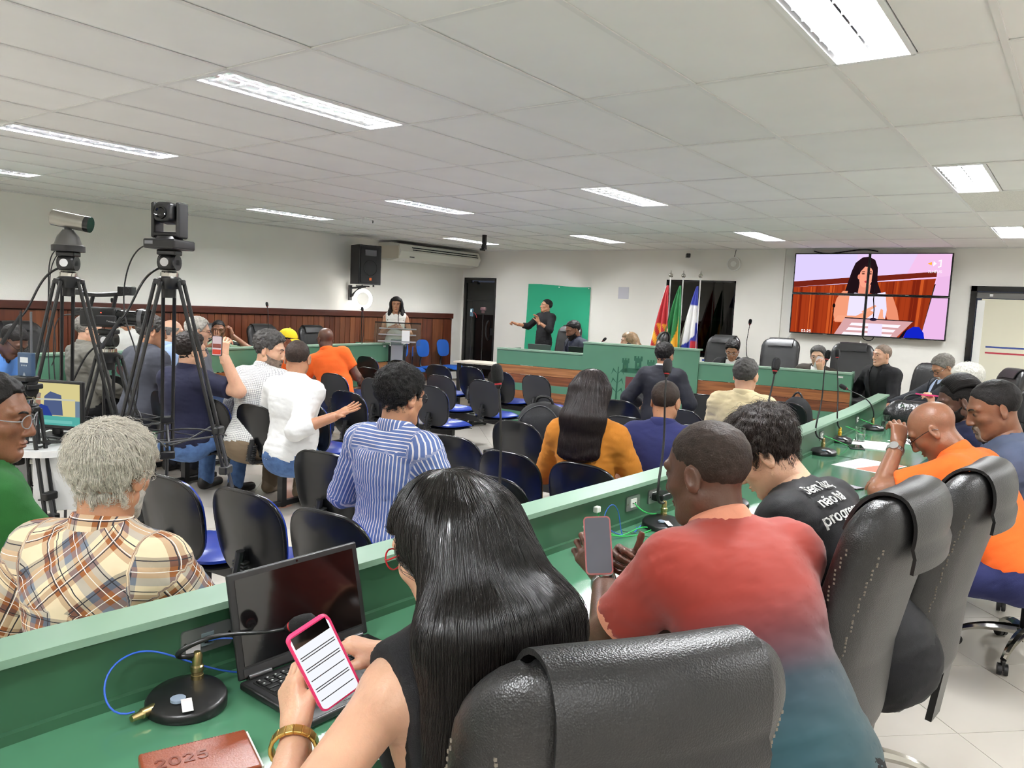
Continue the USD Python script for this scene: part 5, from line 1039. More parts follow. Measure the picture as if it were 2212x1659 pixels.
prof = [(0, .28), (0, .0), (.30, -.02), (.50, .02), (.56, .14), (.50, .26), (.30, .29)]; m = prism(Polygon([(x, z) for x, z in prof][::-1]).buffer(.012).buffer(-.002), -1.12, 1.12); m.apply_transform(np.array([[1, 0, 0, 0], [0, 0, 1, 0], [0, 1, 0, 0], [0, 0, 0, 1.]])); m.fix_normals(); part('case', m, mat('ac_white', srgb(222, 220, 210), .4), ac, smooth=30)
for k, (x, z) in enumerate(((.548, .175), (.530, .215))): part('air_slot', T(bx(.02, 1.86, .022), (x, .12, z), RY(25 - 60 * 0)), blkm, ac, smooth=False)
part('end_panel', [bx(.50, .02, .22, (.28, -1.135, .12))], mat('ac_cream', srgb(216, 208, 190), .45), ac, smooth=False); part('badge', bx(.005, .12, .02, (.53, -.8, .05)), mat('badge_dark', srgb(90, 90, 90), .5), ac, smooth=False)
spk = thing('loudspeaker', 'black loudspeaker with an orange badge on a wall bracket', 'speaker', (XL + .40, 9.32, 2.24), 78)
cs_ = prism(Polygon([(-.20, -.16), (.20, -.16), (.15, .18), (-.15, .18)]).buffer(.02), -.33, .33); part('cabinet', cs_, mat('speaker_black', srgb(24, 24, 26), .6, bump=(200, .001)), spk, smooth=30); part('grille', T(prism(rpoly(.38, .60, .04), 0, .01), (0, -.182, 0), RX(90)), mat('speaker_grille', srgb(15, 15, 16), .7, bump=(500, .002)), spk, smooth=30); part('badge', bx(.045, .004, .045, (0, -.195, -.24)), mat('badge_orange', srgb(226, 104, 30), .5), spk, smooth=False); part('woofer', T(lathe([(.12, 0), (.128, .006), (.135, 0)], 28), (0, -.193, -.05), RX(90)), blkpl, spk); part('horn', bx(.22, .004, .10, (0, -.193, .20)), black, spk, smooth=False); part('foot', cyl(.015, .03, (.12, -.1, -.35)), blkpl, spk)
part('bracket', [bx(.05, .05, .26, (-.10, .30, -.48)), barbox((-.10, .28, -.55), (0, .05, -.35), .03, .03), barbox((-.10, .28, -.40), (.02, .0, -.37), .03, .03), bx(.2, .12, .02, (0, .05, -.36))], blkpl, spk, smooth=False)
ring = thing('ring_light', 'glowing white ring light on a thin stand under the loudspeaker', 'lamp', (XL + .42, 9.28, 0), 72); a = np.linspace(0, 2 * math.pi, 40); part('glow_ring', tube(np.stack([.145 * np.cos(a), np.zeros(40), 1.66 + .145 * np.sin(a)], 1), .030, 10), emit('ring_glow', (1, .97, .92), 12), ring, smooth=True); part('stand', [tube([(0, .03, .02), (0, .03, 1.48)], .008, 8)] + [tube([(0, .03, .35), (.28 * math.cos(k), .03 + .28 * math.sin(k), .01)], .007, 6) for k in (.5, 2.6, 4.7)], blkpl, ring); part('clamp', rbox(.05, .04, .06, .008, (0, .03, 1.50)), blkpl, ring)
bc = thing('dome_camera', 'small white bullet camera hanging under the ceiling panels', 'camera', atz(793, 478, CEIL - .05), 150); part('body', T(rbox(.05, .14, .05, .02), (0, 0, 0)), white, bc); part('lens', T(cyl(.018, .01, n=14), (0, -.075, 0), RX(90)), black, bc); part('bracket', cyl(.015, .06, (0, .03, .04)), white, bc)
hb = thing('projector_bracket', 'black bracket hanging from the ceiling near the far corner', 'bracket', atz(1046, 528, CEIL - .14), 0); part('arm', bx(.05, .05, .18, (0, 0, .06)), blkpl, hb, smooth=False); part('clamp', [rbox(.08, .05, .06, .01, (0, 0, -.05)), bx(.03, .10, .03, (-.03, 0, -.08))], blkpl, hb)
# ---- flags
def flag(label, loc, bands, seed, tilt=0):
    t = thing('flag', label, 'flag', loc, 0, None); part('pole', tube([(0, 0, .02), (0, 0, 2.06)], .012, 8), mat('pole_white', srgb(225, 225, 222), .35), t); part('finial', [T(trimesh.creation.icosphere(2, .035), (0, 0, 2.09)), T(lathe([(0, 0), (.012, .0), (0, .06)], 10), (0, 0, 2.12))], chrome, t, smooth=True); part('flag_base', lathe([(0, 0), (.13, 0), (.12, .02), (.02, .06), (0, .06)], 24), mat('flag_base_wood', srgb(60, 40, 30), .5), t)
    zz = np.linspace(1.93, .78, 44); uu = np.linspace(0, 1, 26); P = np.zeros((44, 26, 3)); C_ = np.zeros((44, 26, 3)); r = random.Random(seed); p0 = r.uniform(0, 6)
    for i, z in enumerate(zz):
        k = (1.93 - z) / 1.15; w = .03 + .36 * k ** .9
        for j, u in enumerate(uu): P[i, j] = (-.012 - w * (u - .12) + .02 * k, -.05 * k * math.sin(u * 15 + p0 + 2 * k) - .04, z + .05 * u * k); C_[i, j] = bands(u, k)
    m = thick_sheet(P, .003); cc = C_.reshape(-1, 3); cc = np.vstack([cc, cc]); full = np.zeros((len(m.vertices), 3)); full[:len(cc)] = cc; full[len(cc):] = cc[0]
    part('flag_cloth', m, raw('flag_cloth', {'a': ('attribute', {'attribute': 'tint'}), 'p': ('principled_bsdf', {'roughness': .7, 'sheen_weight': .2})}, [('a.color', 'p.base_color')], 'p.BSDF'), t, smooth=True, col=full); return t
RD, YL, GN, BL, WH = srgb(176, 30, 40), srgb(240, 180, 50), srgb(24, 112, 56), srgb(40, 54, 150), srgb(228, 226, 224)
fp = [aty(1441, 720, 11.55), aty(1468, 720, 11.60), aty(1505, 722, 11.65)]
fl0 = flag('red and yellow flag with white fringe, left of the three flags', (*fp[0][:2], .17), lambda u, k: WH if u > .90 else (YL if (k > .55 and (int(u * 5 + k * 9) % 2 == 0)) else RD), 1); flag('green flag with a yellow lozenge edge, middle of the three flags', (*fp[1][:2], .17), lambda u, k: YL if (k > .38 and .12 < u < .12 + .5 * min(1, (k - .38) * 1.6) * (1 - max(0, k - .8))) else GN, 2); flag('blue, white and red flag, right of the three flags', (*fp[2][:2], .17), lambda u, k: BL if k < .26 else (WH if (k < .62 + .3 * u and u > .2) or k < .5 else (RD if u < .35 and k > .75 else BL)), 3)
# ---- lectern
lc = thing('lectern', 'acrylic lectern with a grey column where the woman in white speaks', 'lectern', V(1, 1, 0) * atd(858, 745, 12.2), 42); acr = raw('acrylic', {'t': ('transparent_bsdf', {'color': (.82, .86, .84)}), 'g': ('glossy_bsdf', {'color': (1, 1, 1), 'roughness': .03}), 'f': ('fresnel', {'IOR': 1.5}), 'm': ('mix_closure', {})}, [('f.fac', 'm.fac'), ('t.BSDF', 'm.closure1'), ('g.BSDF', 'm.closure2')], 'm.closure'); lalum = mat('lectern_aluminium', srgb(176, 180, 180), .3, .6)
part('column', rbox(.19, .10, 1.05, .01, (0, 0, .535)), lalum, lc); part('foot', bx(.6, .4, .02, (0, 0, .01)), lalum, lc, smooth=False); part('top_panel', T(bx(.72, .012, .42), (0, -.03, 1.14), RX(-38)), acr, lc, smooth=False); part('top_edge', T(bx(.72, .014, .012), (0, .10, 1.31), RX(-38)), blkpl, lc, smooth=False)
for z, y in ((1.03, -.16), (1.13, -.05), (1.22, .04)): part('shelf_bar', bx(.58, .03, .02, (0, y, z)), lalum, lc, smooth=False)
part('side_panel', [T(bx(.012, .30, .9), (s * .24, .10, .5)) for s in (-1, 1)], acr, lc, smooth=False); part('name_plate', bx(.16, .01, .05, (-.42, -.12, 1.02)), acr, lc, smooth=False); part('microphone_neck', tube([(0, .10, 1.30), (.0, .14, 1.45), (.02, .10, 1.62)], .006, 6, 16), blkpl, lc)
sheet('white sheet hanging at the lectern', tuple(atd(876, 742, 12.05)), 42, .12, .02, h=.2)
# ---- side table and stands by the dark door
st = thing('side_table', 'small pale side table left of the dais', 'table', (-7.62, 9.55, 0), 10); part('tabletop', bx(.75, .5, .025, (0, 0, .75)), mat('table_pale', srgb(216, 206, 190), .4), st, smooth=False); part('leg', [bx(.05, .05, .74, (-.3, s * .2, .37)) for s in (-1, 1)], steel, st, smooth=False); part('leg', bx(.05, .44, .04, (.3, 0, .02)), steel, st, smooth=False); part('rail', bx(.7, .03, .05, (0, 0, .68)), steel, st, smooth=False)
for lab, px, hd_, z in (('thin stand carrying a lit blue-white phone by the dark door', (1018, 695), 'phone', 1.45), ('thin stand with a small lamp head by the dark door handle', (1043, 690), 'lamp', 1.52)):
    p = aty(*px, 11.75); t = thing('light_stand', lab, 'stand', (p[0], p[1], 0), -20); part('pole', tube([(0, 0, .1), (0, 0, z)], .010, 8), blkpl, t)
    for k in range(3): part('leg', tube([(0, 0, .45), (.3 * math.cos(k * 2.1), .3 * math.sin(k * 2.1), .01)], .008, 6), blkpl, t)
    if hd_ == 'phone': part('phone_holder', bx(.085, .02, .15, (0, 0, z + .05)), mat('holder_blue', srgb(90, 120, 140), .4), t, smooth=False); part('lit_screen', bx(.04, .002, .05, (0, -.012, z + .08)), emit('phone_glow', (.7, .9, 1), 2.0), t, smooth=False); part('aerial', tube([(0, 0, z + .1), (.02, 0, z + .30)], .003, 6), blkpl, t); part('cable', tube([(.04, 0, z + .05), (.14, 0, z + .03), (.2, 0, z - .05)], .005, 6, 12), mat('cable_red', srgb(180, 50, 60), .5), t)
    else: part('lamp_head', [rbox(.15, .06, .07, .02, (0, 0, z + .06)), rbox(.06, .05, .05, .01, (0, 0, z))], mat('lamp_grey', srgb(110, 80, 84), .4), t)
sofa = thing('sofa', 'low black sofa in front of the cream door', 'sofa', (-.55, 11.75, 0)); blk2 = mat('sofa_black', srgb(30, 30, 31), .45, bump=(80, .001))
for s in (-1, 1): part('back_cushion', rbox(.72, .18, .45, .05, (s * .37, .22, .66)), blk2, sofa, smooth=50); part('seat_cushion', rbox(.72, .6, .18, .05, (s * .37, -.1, .38)), blk2, sofa, smooth=50); part('armrest', rbox(.16, .75, .6, .05, (s * .82, 0, .32)), blk2, sofa, smooth=50)
part('frame', bx(1.5, .7, .25, (0, 0, .15)), blk2, sofa, smooth=False)
# ================================================================== tripods and cameras on the left
def tripod(label, base, top, yaw, spread, legpx=None, name='tripod'):
    t = thing(name, label, 'tripod', base, yaw); hh = top
    part('crown', [lathe([(0, hh - .09), (.055, hh - .09), (.065, hh - .07), (.065, hh - .03), (.05, hh - .02), (0, hh - .02)], 20), cyl(.035, .06, (0, 0, hh - .11), n=16)], blkpl, t)
    for k in range(3):
        a = k * 2.0944; c, s_ = math.cos(a), math.sin(a); lg = None; o = V(-s_, c, 0)
        up, mid, ft = V(c * .07, s_ * .07, hh - .05), V(c * spread * .66, s_ * spread * .66, hh * .36), V(c * spread, s_ * spread, .02)
        lg = part('leg', [tube([up + o * .03, mid + o * .03], .011, 8), tube([up - o * .03, mid - o * .03], .011, 8)], blkpl, t); part('lower_leg', tube([up + (ft - up) * .5, ft], .010, 8), mat('leg_grey', srgb(52, 52, 54), .4), lg); [part('leg_clamp', m_, blkpl, lg) for m_ in (T(rbox(.09, .05, .05, .01), mid, RZ(math.degrees(a) + 90)), T(rbox(.08, .045, .045, .01), up + (ft - up) * .5, RZ(math.degrees(a) + 90)), rbox(.04, .04, .03, .008, up))]; part('foot', T(trimesh.creation.icosphere(1, .022), ft), blkpl, lg); part('spreader', tube([V(0, 0, hh * .44), up + (ft - up) * .52], .006, 6), mat('spreader_grey', srgb(90, 90, 92), .3, .5), lg)
    part('levelling_bowl', lathe([(0, hh - .02), (.05, hh - .02), (.05, hh + .0), (.04, hh + .012), (0, hh + .012)], 20), chrome, t); hd_ = part('fluid_head', [rbox(.10, .11, .09, .03, (0, 0, hh + .06)), T(cyl(.045, .10, n=20), (0, 0, hh + .06), RY(90))], blkpl, t, smooth=50); part('logo_disc', T(cyl(.024, .004, n=18), (.0, -.058, hh + .06), RX(90)), mat('logo_white', srgb(220, 220, 220), .4), hd_)
    part('pan_handle', tube([(-.05, .0, hh + .03), (-.10, -.03, hh - .01), (-.16, -.06, hh - .12), (-.24, -.09, hh - .28)], .0065, 8, 20), blkpl, t); part('pan_grip', tube([(-.235, -.088, hh - .265), (-.33, -.125, hh - .44)], [.011, .014, .012], 10), mat('grip_rubber', srgb(26, 26, 27), .7), t); part('mount_plate', rbox(.11, .09, .03, .008, (0, 0, hh + .115)), blkpl, t); return t
q1, q2, q3, q4 = atd(148, 590, 4.75), atd(366, 590, 4.45), atd(235, 760, 5.2), atd(55, 880, 4.3)
tp = lambda q: V(q[0], q[1], 0)
t1 = tp(q1); tripod('tall tripod at left carrying the silver conference camera', t1, q1[2] + .0, 40, .50); t2 = tp(q2); tripod('tall tripod carrying the black pan-tilt camera, right of the pair', t2, q2[2] + .0, 32, .52); t3 = tp(q3); tripod('shorter tripod between the tall pair carrying the camcorder', t3, q3[2] + .02, 35, .42); t4 = tp(q4); tripod('low tripod at the left edge carrying a small blue transmitter', t4, atd(58, 815, 4.3)[2] - .12, 20, .25)
z1 = q1[2] + .13; c1_ = thing('conference_camera', 'silver cylindrical conference camera on the left tall tripod', 'camera', t1 + V(0, 0, z1), 40); silv = mat('camera_silver', srgb(150, 148, 140), .28, .8)
part('base', lathe([(0, 0), (.085, 0), (.088, .035), (.075, .045), (.06, .09), (.03, .13), (0, .13)], 28), mat('camera_grey', srgb(74, 73, 70), .4), c1_, smooth=40); part('base_ring', lathe([(.084, 0), (.092, 0), (.092, .035), (.084, .035), (.084, 0)], 28), blkpl, c1_); part('body', T(cyl(.047, .20, n=28), (.01, 0, .185), RY(99)), silv, c1_, smooth=40); part('lens_window', T(cyl(.0475, .03, n=28), (.118, 0, .168), RY(99)), black, c1_, smooth=40); part('neck', cyl(.02, .05, (0, 0, .135)), blkpl, c1_)
z2 = q2[2] + .13; c2_ = thing('pan_tilt_camera', 'black pan-tilt camera with a U-shaped yoke on the right tall tripod', 'camera', t2 + V(0, 0, z2), 25)
part('base', rbox(.20, .20, .055, .012, (0, 0, .03)), blkpl, c2_); part('turntable', lathe([(0, .058), (.075, .058), (.065, .075), (0, .078)], 24), blkpl, c2_, smooth=40); part('yoke', [rbox(.028, .09, .20, .012, (s * .078, 0, .165)) for s in (-1, 1)] + [rbox(.16, .09, .03, .012, (0, 0, .085))], blkpl, c2_); part('camera_head', rbox(.118, .13, .115, .03, (0, -.01, .205), RX(-6)), blkpl, c2_, smooth=50); part('lens', [T(lathe([(0, 0), (.036, 0), (.036, .015), (.03, .016), (.024, .008), (0, .006)], 24), (0, -.073, .20), RX(84))], dkglass, c2_, smooth=40); part('display', bx(.05, .002, .018, (-.06, -.1005, .035)), mat('lcd_grey', srgb(130, 130, 134), .3), c2_, smooth=False)
cable('black cable looping from the conference camera down its tripod', [t1 + V(-.08, 0, z1 + .02), t1 + V(-.17, -.02, z1 - .02), t1 + V(-.20, -.03, z1 - .2), t1 + V(-.17, -.05, z1 - .45), t1 + V(-.04, -.1, z1 - .75), t1 + V(.0, -.1, z1 - 1.05), t1 + V(.06, -.1, z1 - 1.3)], .0035, blackw, 60); cable('thin black cable beside the first at the conference camera', [t1 + V(-.08, 0, z1 + .01), t1 + V(-.14, -.02, z1 - .05), t1 + V(-.15, -.04, z1 - .3), t1 + V(-.10, -.06, z1 - .7)], .003, blackw, 40)
cable('black cable looping from the pan-tilt camera down its tripod', [t2 + V(-.10, -.05, z2 + .03), t2 + V(-.22, -.08, z2 - .02), t2 + V(-.30, -.10, z2 - .18), t2 + V(-.26, -.12, z2 - .40), t2 + V(-.10, -.14, z2 - .60), t2 + V(-.06, -.16, z2 - .85), t2 + V(-.16, -.16, z2 - 1.05), t2 + V(-.3, -.1, z2 - 1.25)], .004, blackw, 60)
tag(part('ferrite', rbox(.028, .028, .05, .008, t2 + V(-.27, -.09, z2 - .10))), 'cylindrical black cable choke beside the pan-tilt camera', 'cable choke') if False else None
z3 = q3[2] + .16; cc_ = thing('camcorder', 'large black camcorder with a top handle pointing right', 'camera', t3 + V(0, 0, z3), 38)   # lens towards local +x
part('body', [rbox(.20, .12, .13, .02, (-.03, 0, .07)), rbox(.09, .13, .12, .02, (-.12, 0, .065))], blkpl, cc_, smooth=50); part('lens_barrel', T(lathe([(0, 0), (.055, 0), (.058, .05), (.052, .055), (.052, .13), (.064, .135), (.066, .21), (.058, .212), (.052, .19), (0, .18)], 28), (.06, 0, .07), RY(90)), black, cc_, smooth=40); part('lens_ring', T(lathe([(.0665, .15), (.0675, .16), (.0675, .175), (.0665, .18)], 28), (.06, 0, .07), RY(90)), mat('ring_grey', srgb(90, 90, 92), .3, .5), cc_); part('handle', [tube([(-.20, 0, .225), (-.10, 0, .215), (.04, 0, .225), (.12, 0, .235)], .016, 10, 16), tube([(-.12, 0, .13), (-.10, 0, .21)], .013, 8), tube([(.03, 0, .13), (.05, 0, .22)], .013, 8), T(rbox(.06, .05, .04, .01), (-.20, 0, .228))], blkpl, cc_); part('audio_box', [rbox(.10, .07, .06, .01, (.12, 0, .25))] + [T(cyl(.016, .01, n=16), (.10 + .04 * k, -.038, .255), RX(90)) for k in (0, 1)], blkpl, cc_); part('hand_strap', rbox(.13, .03, .07, .012, (.02, -.075, .05), RZ(4)), mat('strap_black', srgb(26, 26, 27), .8), cc_); part('maker_name', T(text('Panasonic', .009, .0006), (.03, -.0915, .045), RX(90) @ RZ(-8)), mat('print_grey', srgb(170, 170, 170), .4), cc_, smooth=False); part('viewfinder', rbox(.07, .05, .05, .012, (-.19, 0, .10)), blkpl, cc_); part('record_lamp', cyl(.004, .004, (-.02, -.062, .10)), emit('rec_red', (1, .1, .05), 3), cc_)
cable('black cable arching out of the back of the camcorder', [t3 + V(-.17, -.13, z3 + .07), t3 + V(-.25, -.2, z3 + .05), t3 + V(-.29, -.22, z3 - .1), t3 + V(-.27, -.22, z3 - .4), t3 + V(-.24, -.2, z3 - .7)], .004, blackw, 40)
q = atd(58, 830, 4.3); tr = thing('video_transmitter', 'small blue-grey video transmitter with two aerials on the low tripod', 'transmitter', V(q[0], q[1], q[2]), 20); part('body', rbox(.10, .03, .17, .006, (0, 0, .09)), mat('transmitter_blue', srgb(58, 82, 112), .4), tr); part('display', bx(.055, .001, .03, (0, -.0156, .135)), mat('display_white', srgb(220, 225, 228), .4), tr, smooth=False); part('icons', [bx(.008, .001, .008, (-.015 + .015 * k, -.0156, .105)) for k in range(3)] + [prism([(-.015, -.01), (.015, -.01), (0, .018)], 0, .001).apply_transform(np.array([[1, 0, 0, 0], [0, 0, -1, -.0155], [0, 1, 0, .05], [0, 0, 0, 1.]]))], mat('icon_grey', srgb(170, 180, 190), .5), tr, smooth=False); part('aerial', tube([(-.035, 0, .17), (-.035, 0, .40)], .006, 8), blkpl, tr); part('aerial', tube([(.035, 0, .17), (.037, 0, .40)], .006, 8), mat('aerial_grey', srgb(90, 92, 96), .4), tr); part('cradle', rbox(.13, .10, .03, .008, (0, 0, -.01)), blkpl, tr)
# ---- white desk with monitor and cables
wd = thing('white_desk', 'white office desk with a drawer unit under the monitor', 'desk', (-4.62, 1.80, 0), 62); wl = mat('white_laminate', srgb(232, 232, 232), .3)
part('tabletop', T(prism(Polygon([(0, -.02), (.10, -.06), (.50, .02), (.60, .70), (-.55, .70), (-.45, .18)]).buffer(.03), 0, .035), (0, 0, .715)), wl, wd, smooth=30)
part('drawer_unit', rbox(.42, .46, .32, .004, (.26, .24, .555)), wl, wd); dr = part('drawer_front', bx(.004, .44, .15, (.048, .24, .62)), wl, wd, smooth=False); part('drawer_front', bx(.004, .44, .15, (.048, .24, .46)), wl, wd, smooth=False); part('lock', [T(cyl(.014, .02, n=14), (.035, .10, .66), RY(90))], chrome, dr); part('key', [rbox(.008, .025, .04, .004, (.02, .10, .61)), bx(.003, .008, .04, (.02, .10, .57))], blkpl, dr); part('grip', tube([(.045, .16, .5), (.02, .20, .5), (.02, .28, .5), (.045, .32, .5)], .006, 8, 12), chrome, wd)
part('leg', bx(.06, .5, .71, (.46, .34, .355)), mat('leg_pale', srgb(204, 208, 214), .35), wd, smooth=False); part('leg', bx(.06, .55, .71, (-.30, .45, .355)), mat('leg_pale', srgb(204, 208, 214), .35), wd, smooth=False); part('modesty_panel', bx(.9, .02, .4, (.1, .6, .5)), wl, wd, smooth=False)
mo = thing('monitor', 'small monitor showing a man in blue, among cables on the white desk', 'monitor', V(*atz(112, 965 - 20, .75)[:2], .75), 28); part('case', [rbox(.43, .025, .29, .008, (0, 0, .20)), rbox(.36, .06, .22, .02, (0, .035, .20))], blkpl, mo); part('stand', [rbox(.06, .03, .14, .008, (0, .05, .07)), rbox(.22, .16, .015, .006, (0, .04, .008))], blkpl, mo)
ml = []; A = lambda pg, c: ml.append((Polygon(pg), srgb(*c))); A([(0, 0), (.39, 0), (.39, .25), (0, .25)], (226, 214, 150)); A([(0, .16), (.04, .16), (.04, .25), (0, .25)], (84, 98, 130)); A([(.15, .06), (.16, .17), (.20, .20), (.27, .18), (.28, .06)], (84, 100, 140)); A([(.36, .05), (.39, .05), (.39, .15), (.36, .15)], (120, 140, 160)); A([(.05, .04), (.07, .11), (.11, .13), (.18, .11), (.22, .04)], (48, 70, 150)); A([(.085, .12), (.085, .17), (.11, .185), (.135, .17), (.135, .12), (.11, .105)], (170, 128, 110)); A([(.085, .15), (.085, .185), (.11, .195), (.14, .185), (.135, .165)], (150, 140, 132)); A([(.10, .04), (.115, .10), (.13, .04)], (228, 224, 200)); A([(.09, .145), (.36, .15), (.36, .16), (.09, .155)], (206, 208, 190)); A([(0, 0), (.39, 0), (.39, .055), (0, .055)], (90, 180, 170)); A([(.12, .012), (.34, .012), (.34, .03), (.12, .03)], (120, 200, 190))
vs, fs, cs, n = [], [], [], 0; rest_ = sbox(0, 0, .39, .25)
for pg, c in reversed(ml):
    for g in getattr(pg.intersection(rest_), 'geoms', [pg.intersection(rest_)]):
        if g.geom_type == 'Polygon' and g.area > 1e-6: v2, f2_ = trimesh.creation.triangulate_polygon(g, engine='earcut'); vs.append(np.stack([v2[:, 0] - .195, np.full(len(v2), -.0132), v2[:, 1] + .078], 1)); fs.append(f2_ + n); cs.append(np.tile(c, (len(v2), 1))); n += len(v2)
    rest_ = rest_.difference(pg)
part('picture', trimesh.Trimesh(np.vstack(vs), np.vstack(fs), process=False), raw('monitor_picture', {'a': ('attribute', {'attribute': 'tint'}), 'e': ('emission', {'strength': .9})}, [('a.color', 'e.color')], 'e.emission'), mo, smooth=False, col=np.vstack(cs))
mb_ = atz(112, 945, .75); r = random.Random(5)
for k in range(22):
    c = mb_ + V(r.uniform(-.35, .55), r.uniform(-.1, .6), .012); th = r.uniform(0, 3.1); L_ = r.uniform(.15, .4); d = V(math.cos(th), math.sin(th), 0); e = V(-d[1], d[0], 0)
    pts = [c - d * L_ + V(0, 0, .0), c - d * L_ * .4 + e * r.uniform(-.15, .15) + V(0, 0, r.uniform(0, .05)), c + d * L_ * .4 + e * r.uniform(-.15, .15) + V(0, 0, r.uniform(0, .08)), c + d * L_]
    tag(part('cable', tube(pts, r.uniform(.003, .006), 6, 24), blackw, smooth=True), 'black cable in the tangle round the monitor on the white desk', 'cable', 'tangled cables on the white desk')
for k, (dx, dy, w, lab) in enumerate(((.30, .10, .13, 'black power brick right of the monitor'), (.42, .02, .16, 'flat black box among the cables at the desk corner'), (-.25, .22, .16, 'flat black adapter left of the monitor'))): tag(part('power_brick', rbox(w, .08, .04, .008, mb_ + V(dx, dy, .022), RZ(30)), blkpl), lab, 'adapter')
rm = thing('remote_control', 'small white control box on the front of the white desk', 'remote control', atz(53, 943, .75), 30); part('case', rbox(.075, .075, .02, .005, (0, 0, .011)), white, rm); part('screen', bx(.035, .012, .0006, (0, .022, .0214)), mat('lcd_grey', srgb(130, 130, 134), .3), rm, smooth=False)
ub = thing('bin_bag', 'crumpled black plastic bag under the white desk', 'bag', (-4.45, 2.35, 0)); F = Field((-.4, -.3, -.02), (.4, .3, .5), .02); F.ell((0, 0, .16), (.30, .22, .18), k=.05); F.ell((.1, .05, .28), (.15, .14, .10), k=.08); m = F.mesh(); m.vertices += np.array(m.vertex_normals) * ((meshkit.fbm(m.vertices * 14, 4, 2) - .5) * .11)[:, None]; m.vertices[:, 2] = np.maximum(m.vertices[:, 2], .002); part('bag', m, mat('bin_plastic', srgb(14, 14, 15), .18), ub, smooth=True)
# ---- backpack and flask
bp = thing('backpack', 'black backpack standing on the seat beside the woman in orange', 'backpack', (-3.22, 4.80, .455), 15); F = Field((-.24, -.18, -.02), (.24, .18, .55), .014); F.ell((0, 0, .24), (.19, .125, .26), k=.05); F.cap((-.10, 0, .10), (.10, 0, .10), .11, k=.06); F.cap((-.09, -.0, .36), (.09, 0, .36), .10, k=.06); F.cap((-.07, -.09, .16), (.07, -.09, .16), .07, k=.03); F.cut(V(0, 0, .004), V(0, 0, -1)); part('body', F.mesh(), mat('backpack_fabric', srgb(28, 28, 30), .8, bump=(300, .001)), bp, smooth=True); part('handle', tube([(-.06, .0, .47), (-.04, -.01, .53), (.04, -.01, .53), (.06, 0, .47)], .012, 8, 16), blkpl, bp); part('zip', [tube([(-.17, -.09, .22), (-.13, -.09, .40), (0, -.07, .475), (.13, -.09, .40), (.17, -.09, .22)], .005, 6, 30)], mat('zip_grey', srgb(60, 60, 62), .4), bp); part('strap', [tube([(s * .09, .10, .45), (s * .13, .15, .30), (s * .12, .12, .08)], [.02, .022, .012], 8, 20) for s in (-1, 1)], blkpl, bp)
fk = thing('flask', 'pale pink drinking flask with a steel cap beside the backpack', 'flask', (-2.99, 4.70, .455)); part('body', lathe([(0, 0), (.036, 0), (.036, .20), (.026, .225), (0, .225)], 20), mat('flask_pink', srgb(214, 190, 182), .35), fk, smooth=40); part('cap', lathe([(0, .22), (.022, .22), (.022, .26), (0, .265)], 16), chrome, fk, smooth=40); part('side_pocket', lathe([(.037, 0), (.045, .0), (.045, .12), (.037, .12)], 16), blkpl, fk)
b2 = thing('backpack', 'black bag on the seat right of the man in the cream shirt', 'backpack', (-2.36, 8.18, .455), 10); F = Field((-.2, -.16, -.02), (.2, .16, .45), .016); F.ell((0, 0, .2), (.16, .11, .21), k=.05); F.cap((-.1, 0, .09), (.1, 0, .09), .09, k=.06); F.cut(V(0, 0, .004), V(0, 0, -1)); part('body', F.mesh(), mat('backpack_fabric', srgb(28, 28, 30), .8), b2, smooth=True); part('handle', tube([(-.05, 0, .39), (0, 0, .45), (.05, 0, .39)], .010, 8, 14), blkpl, b2)
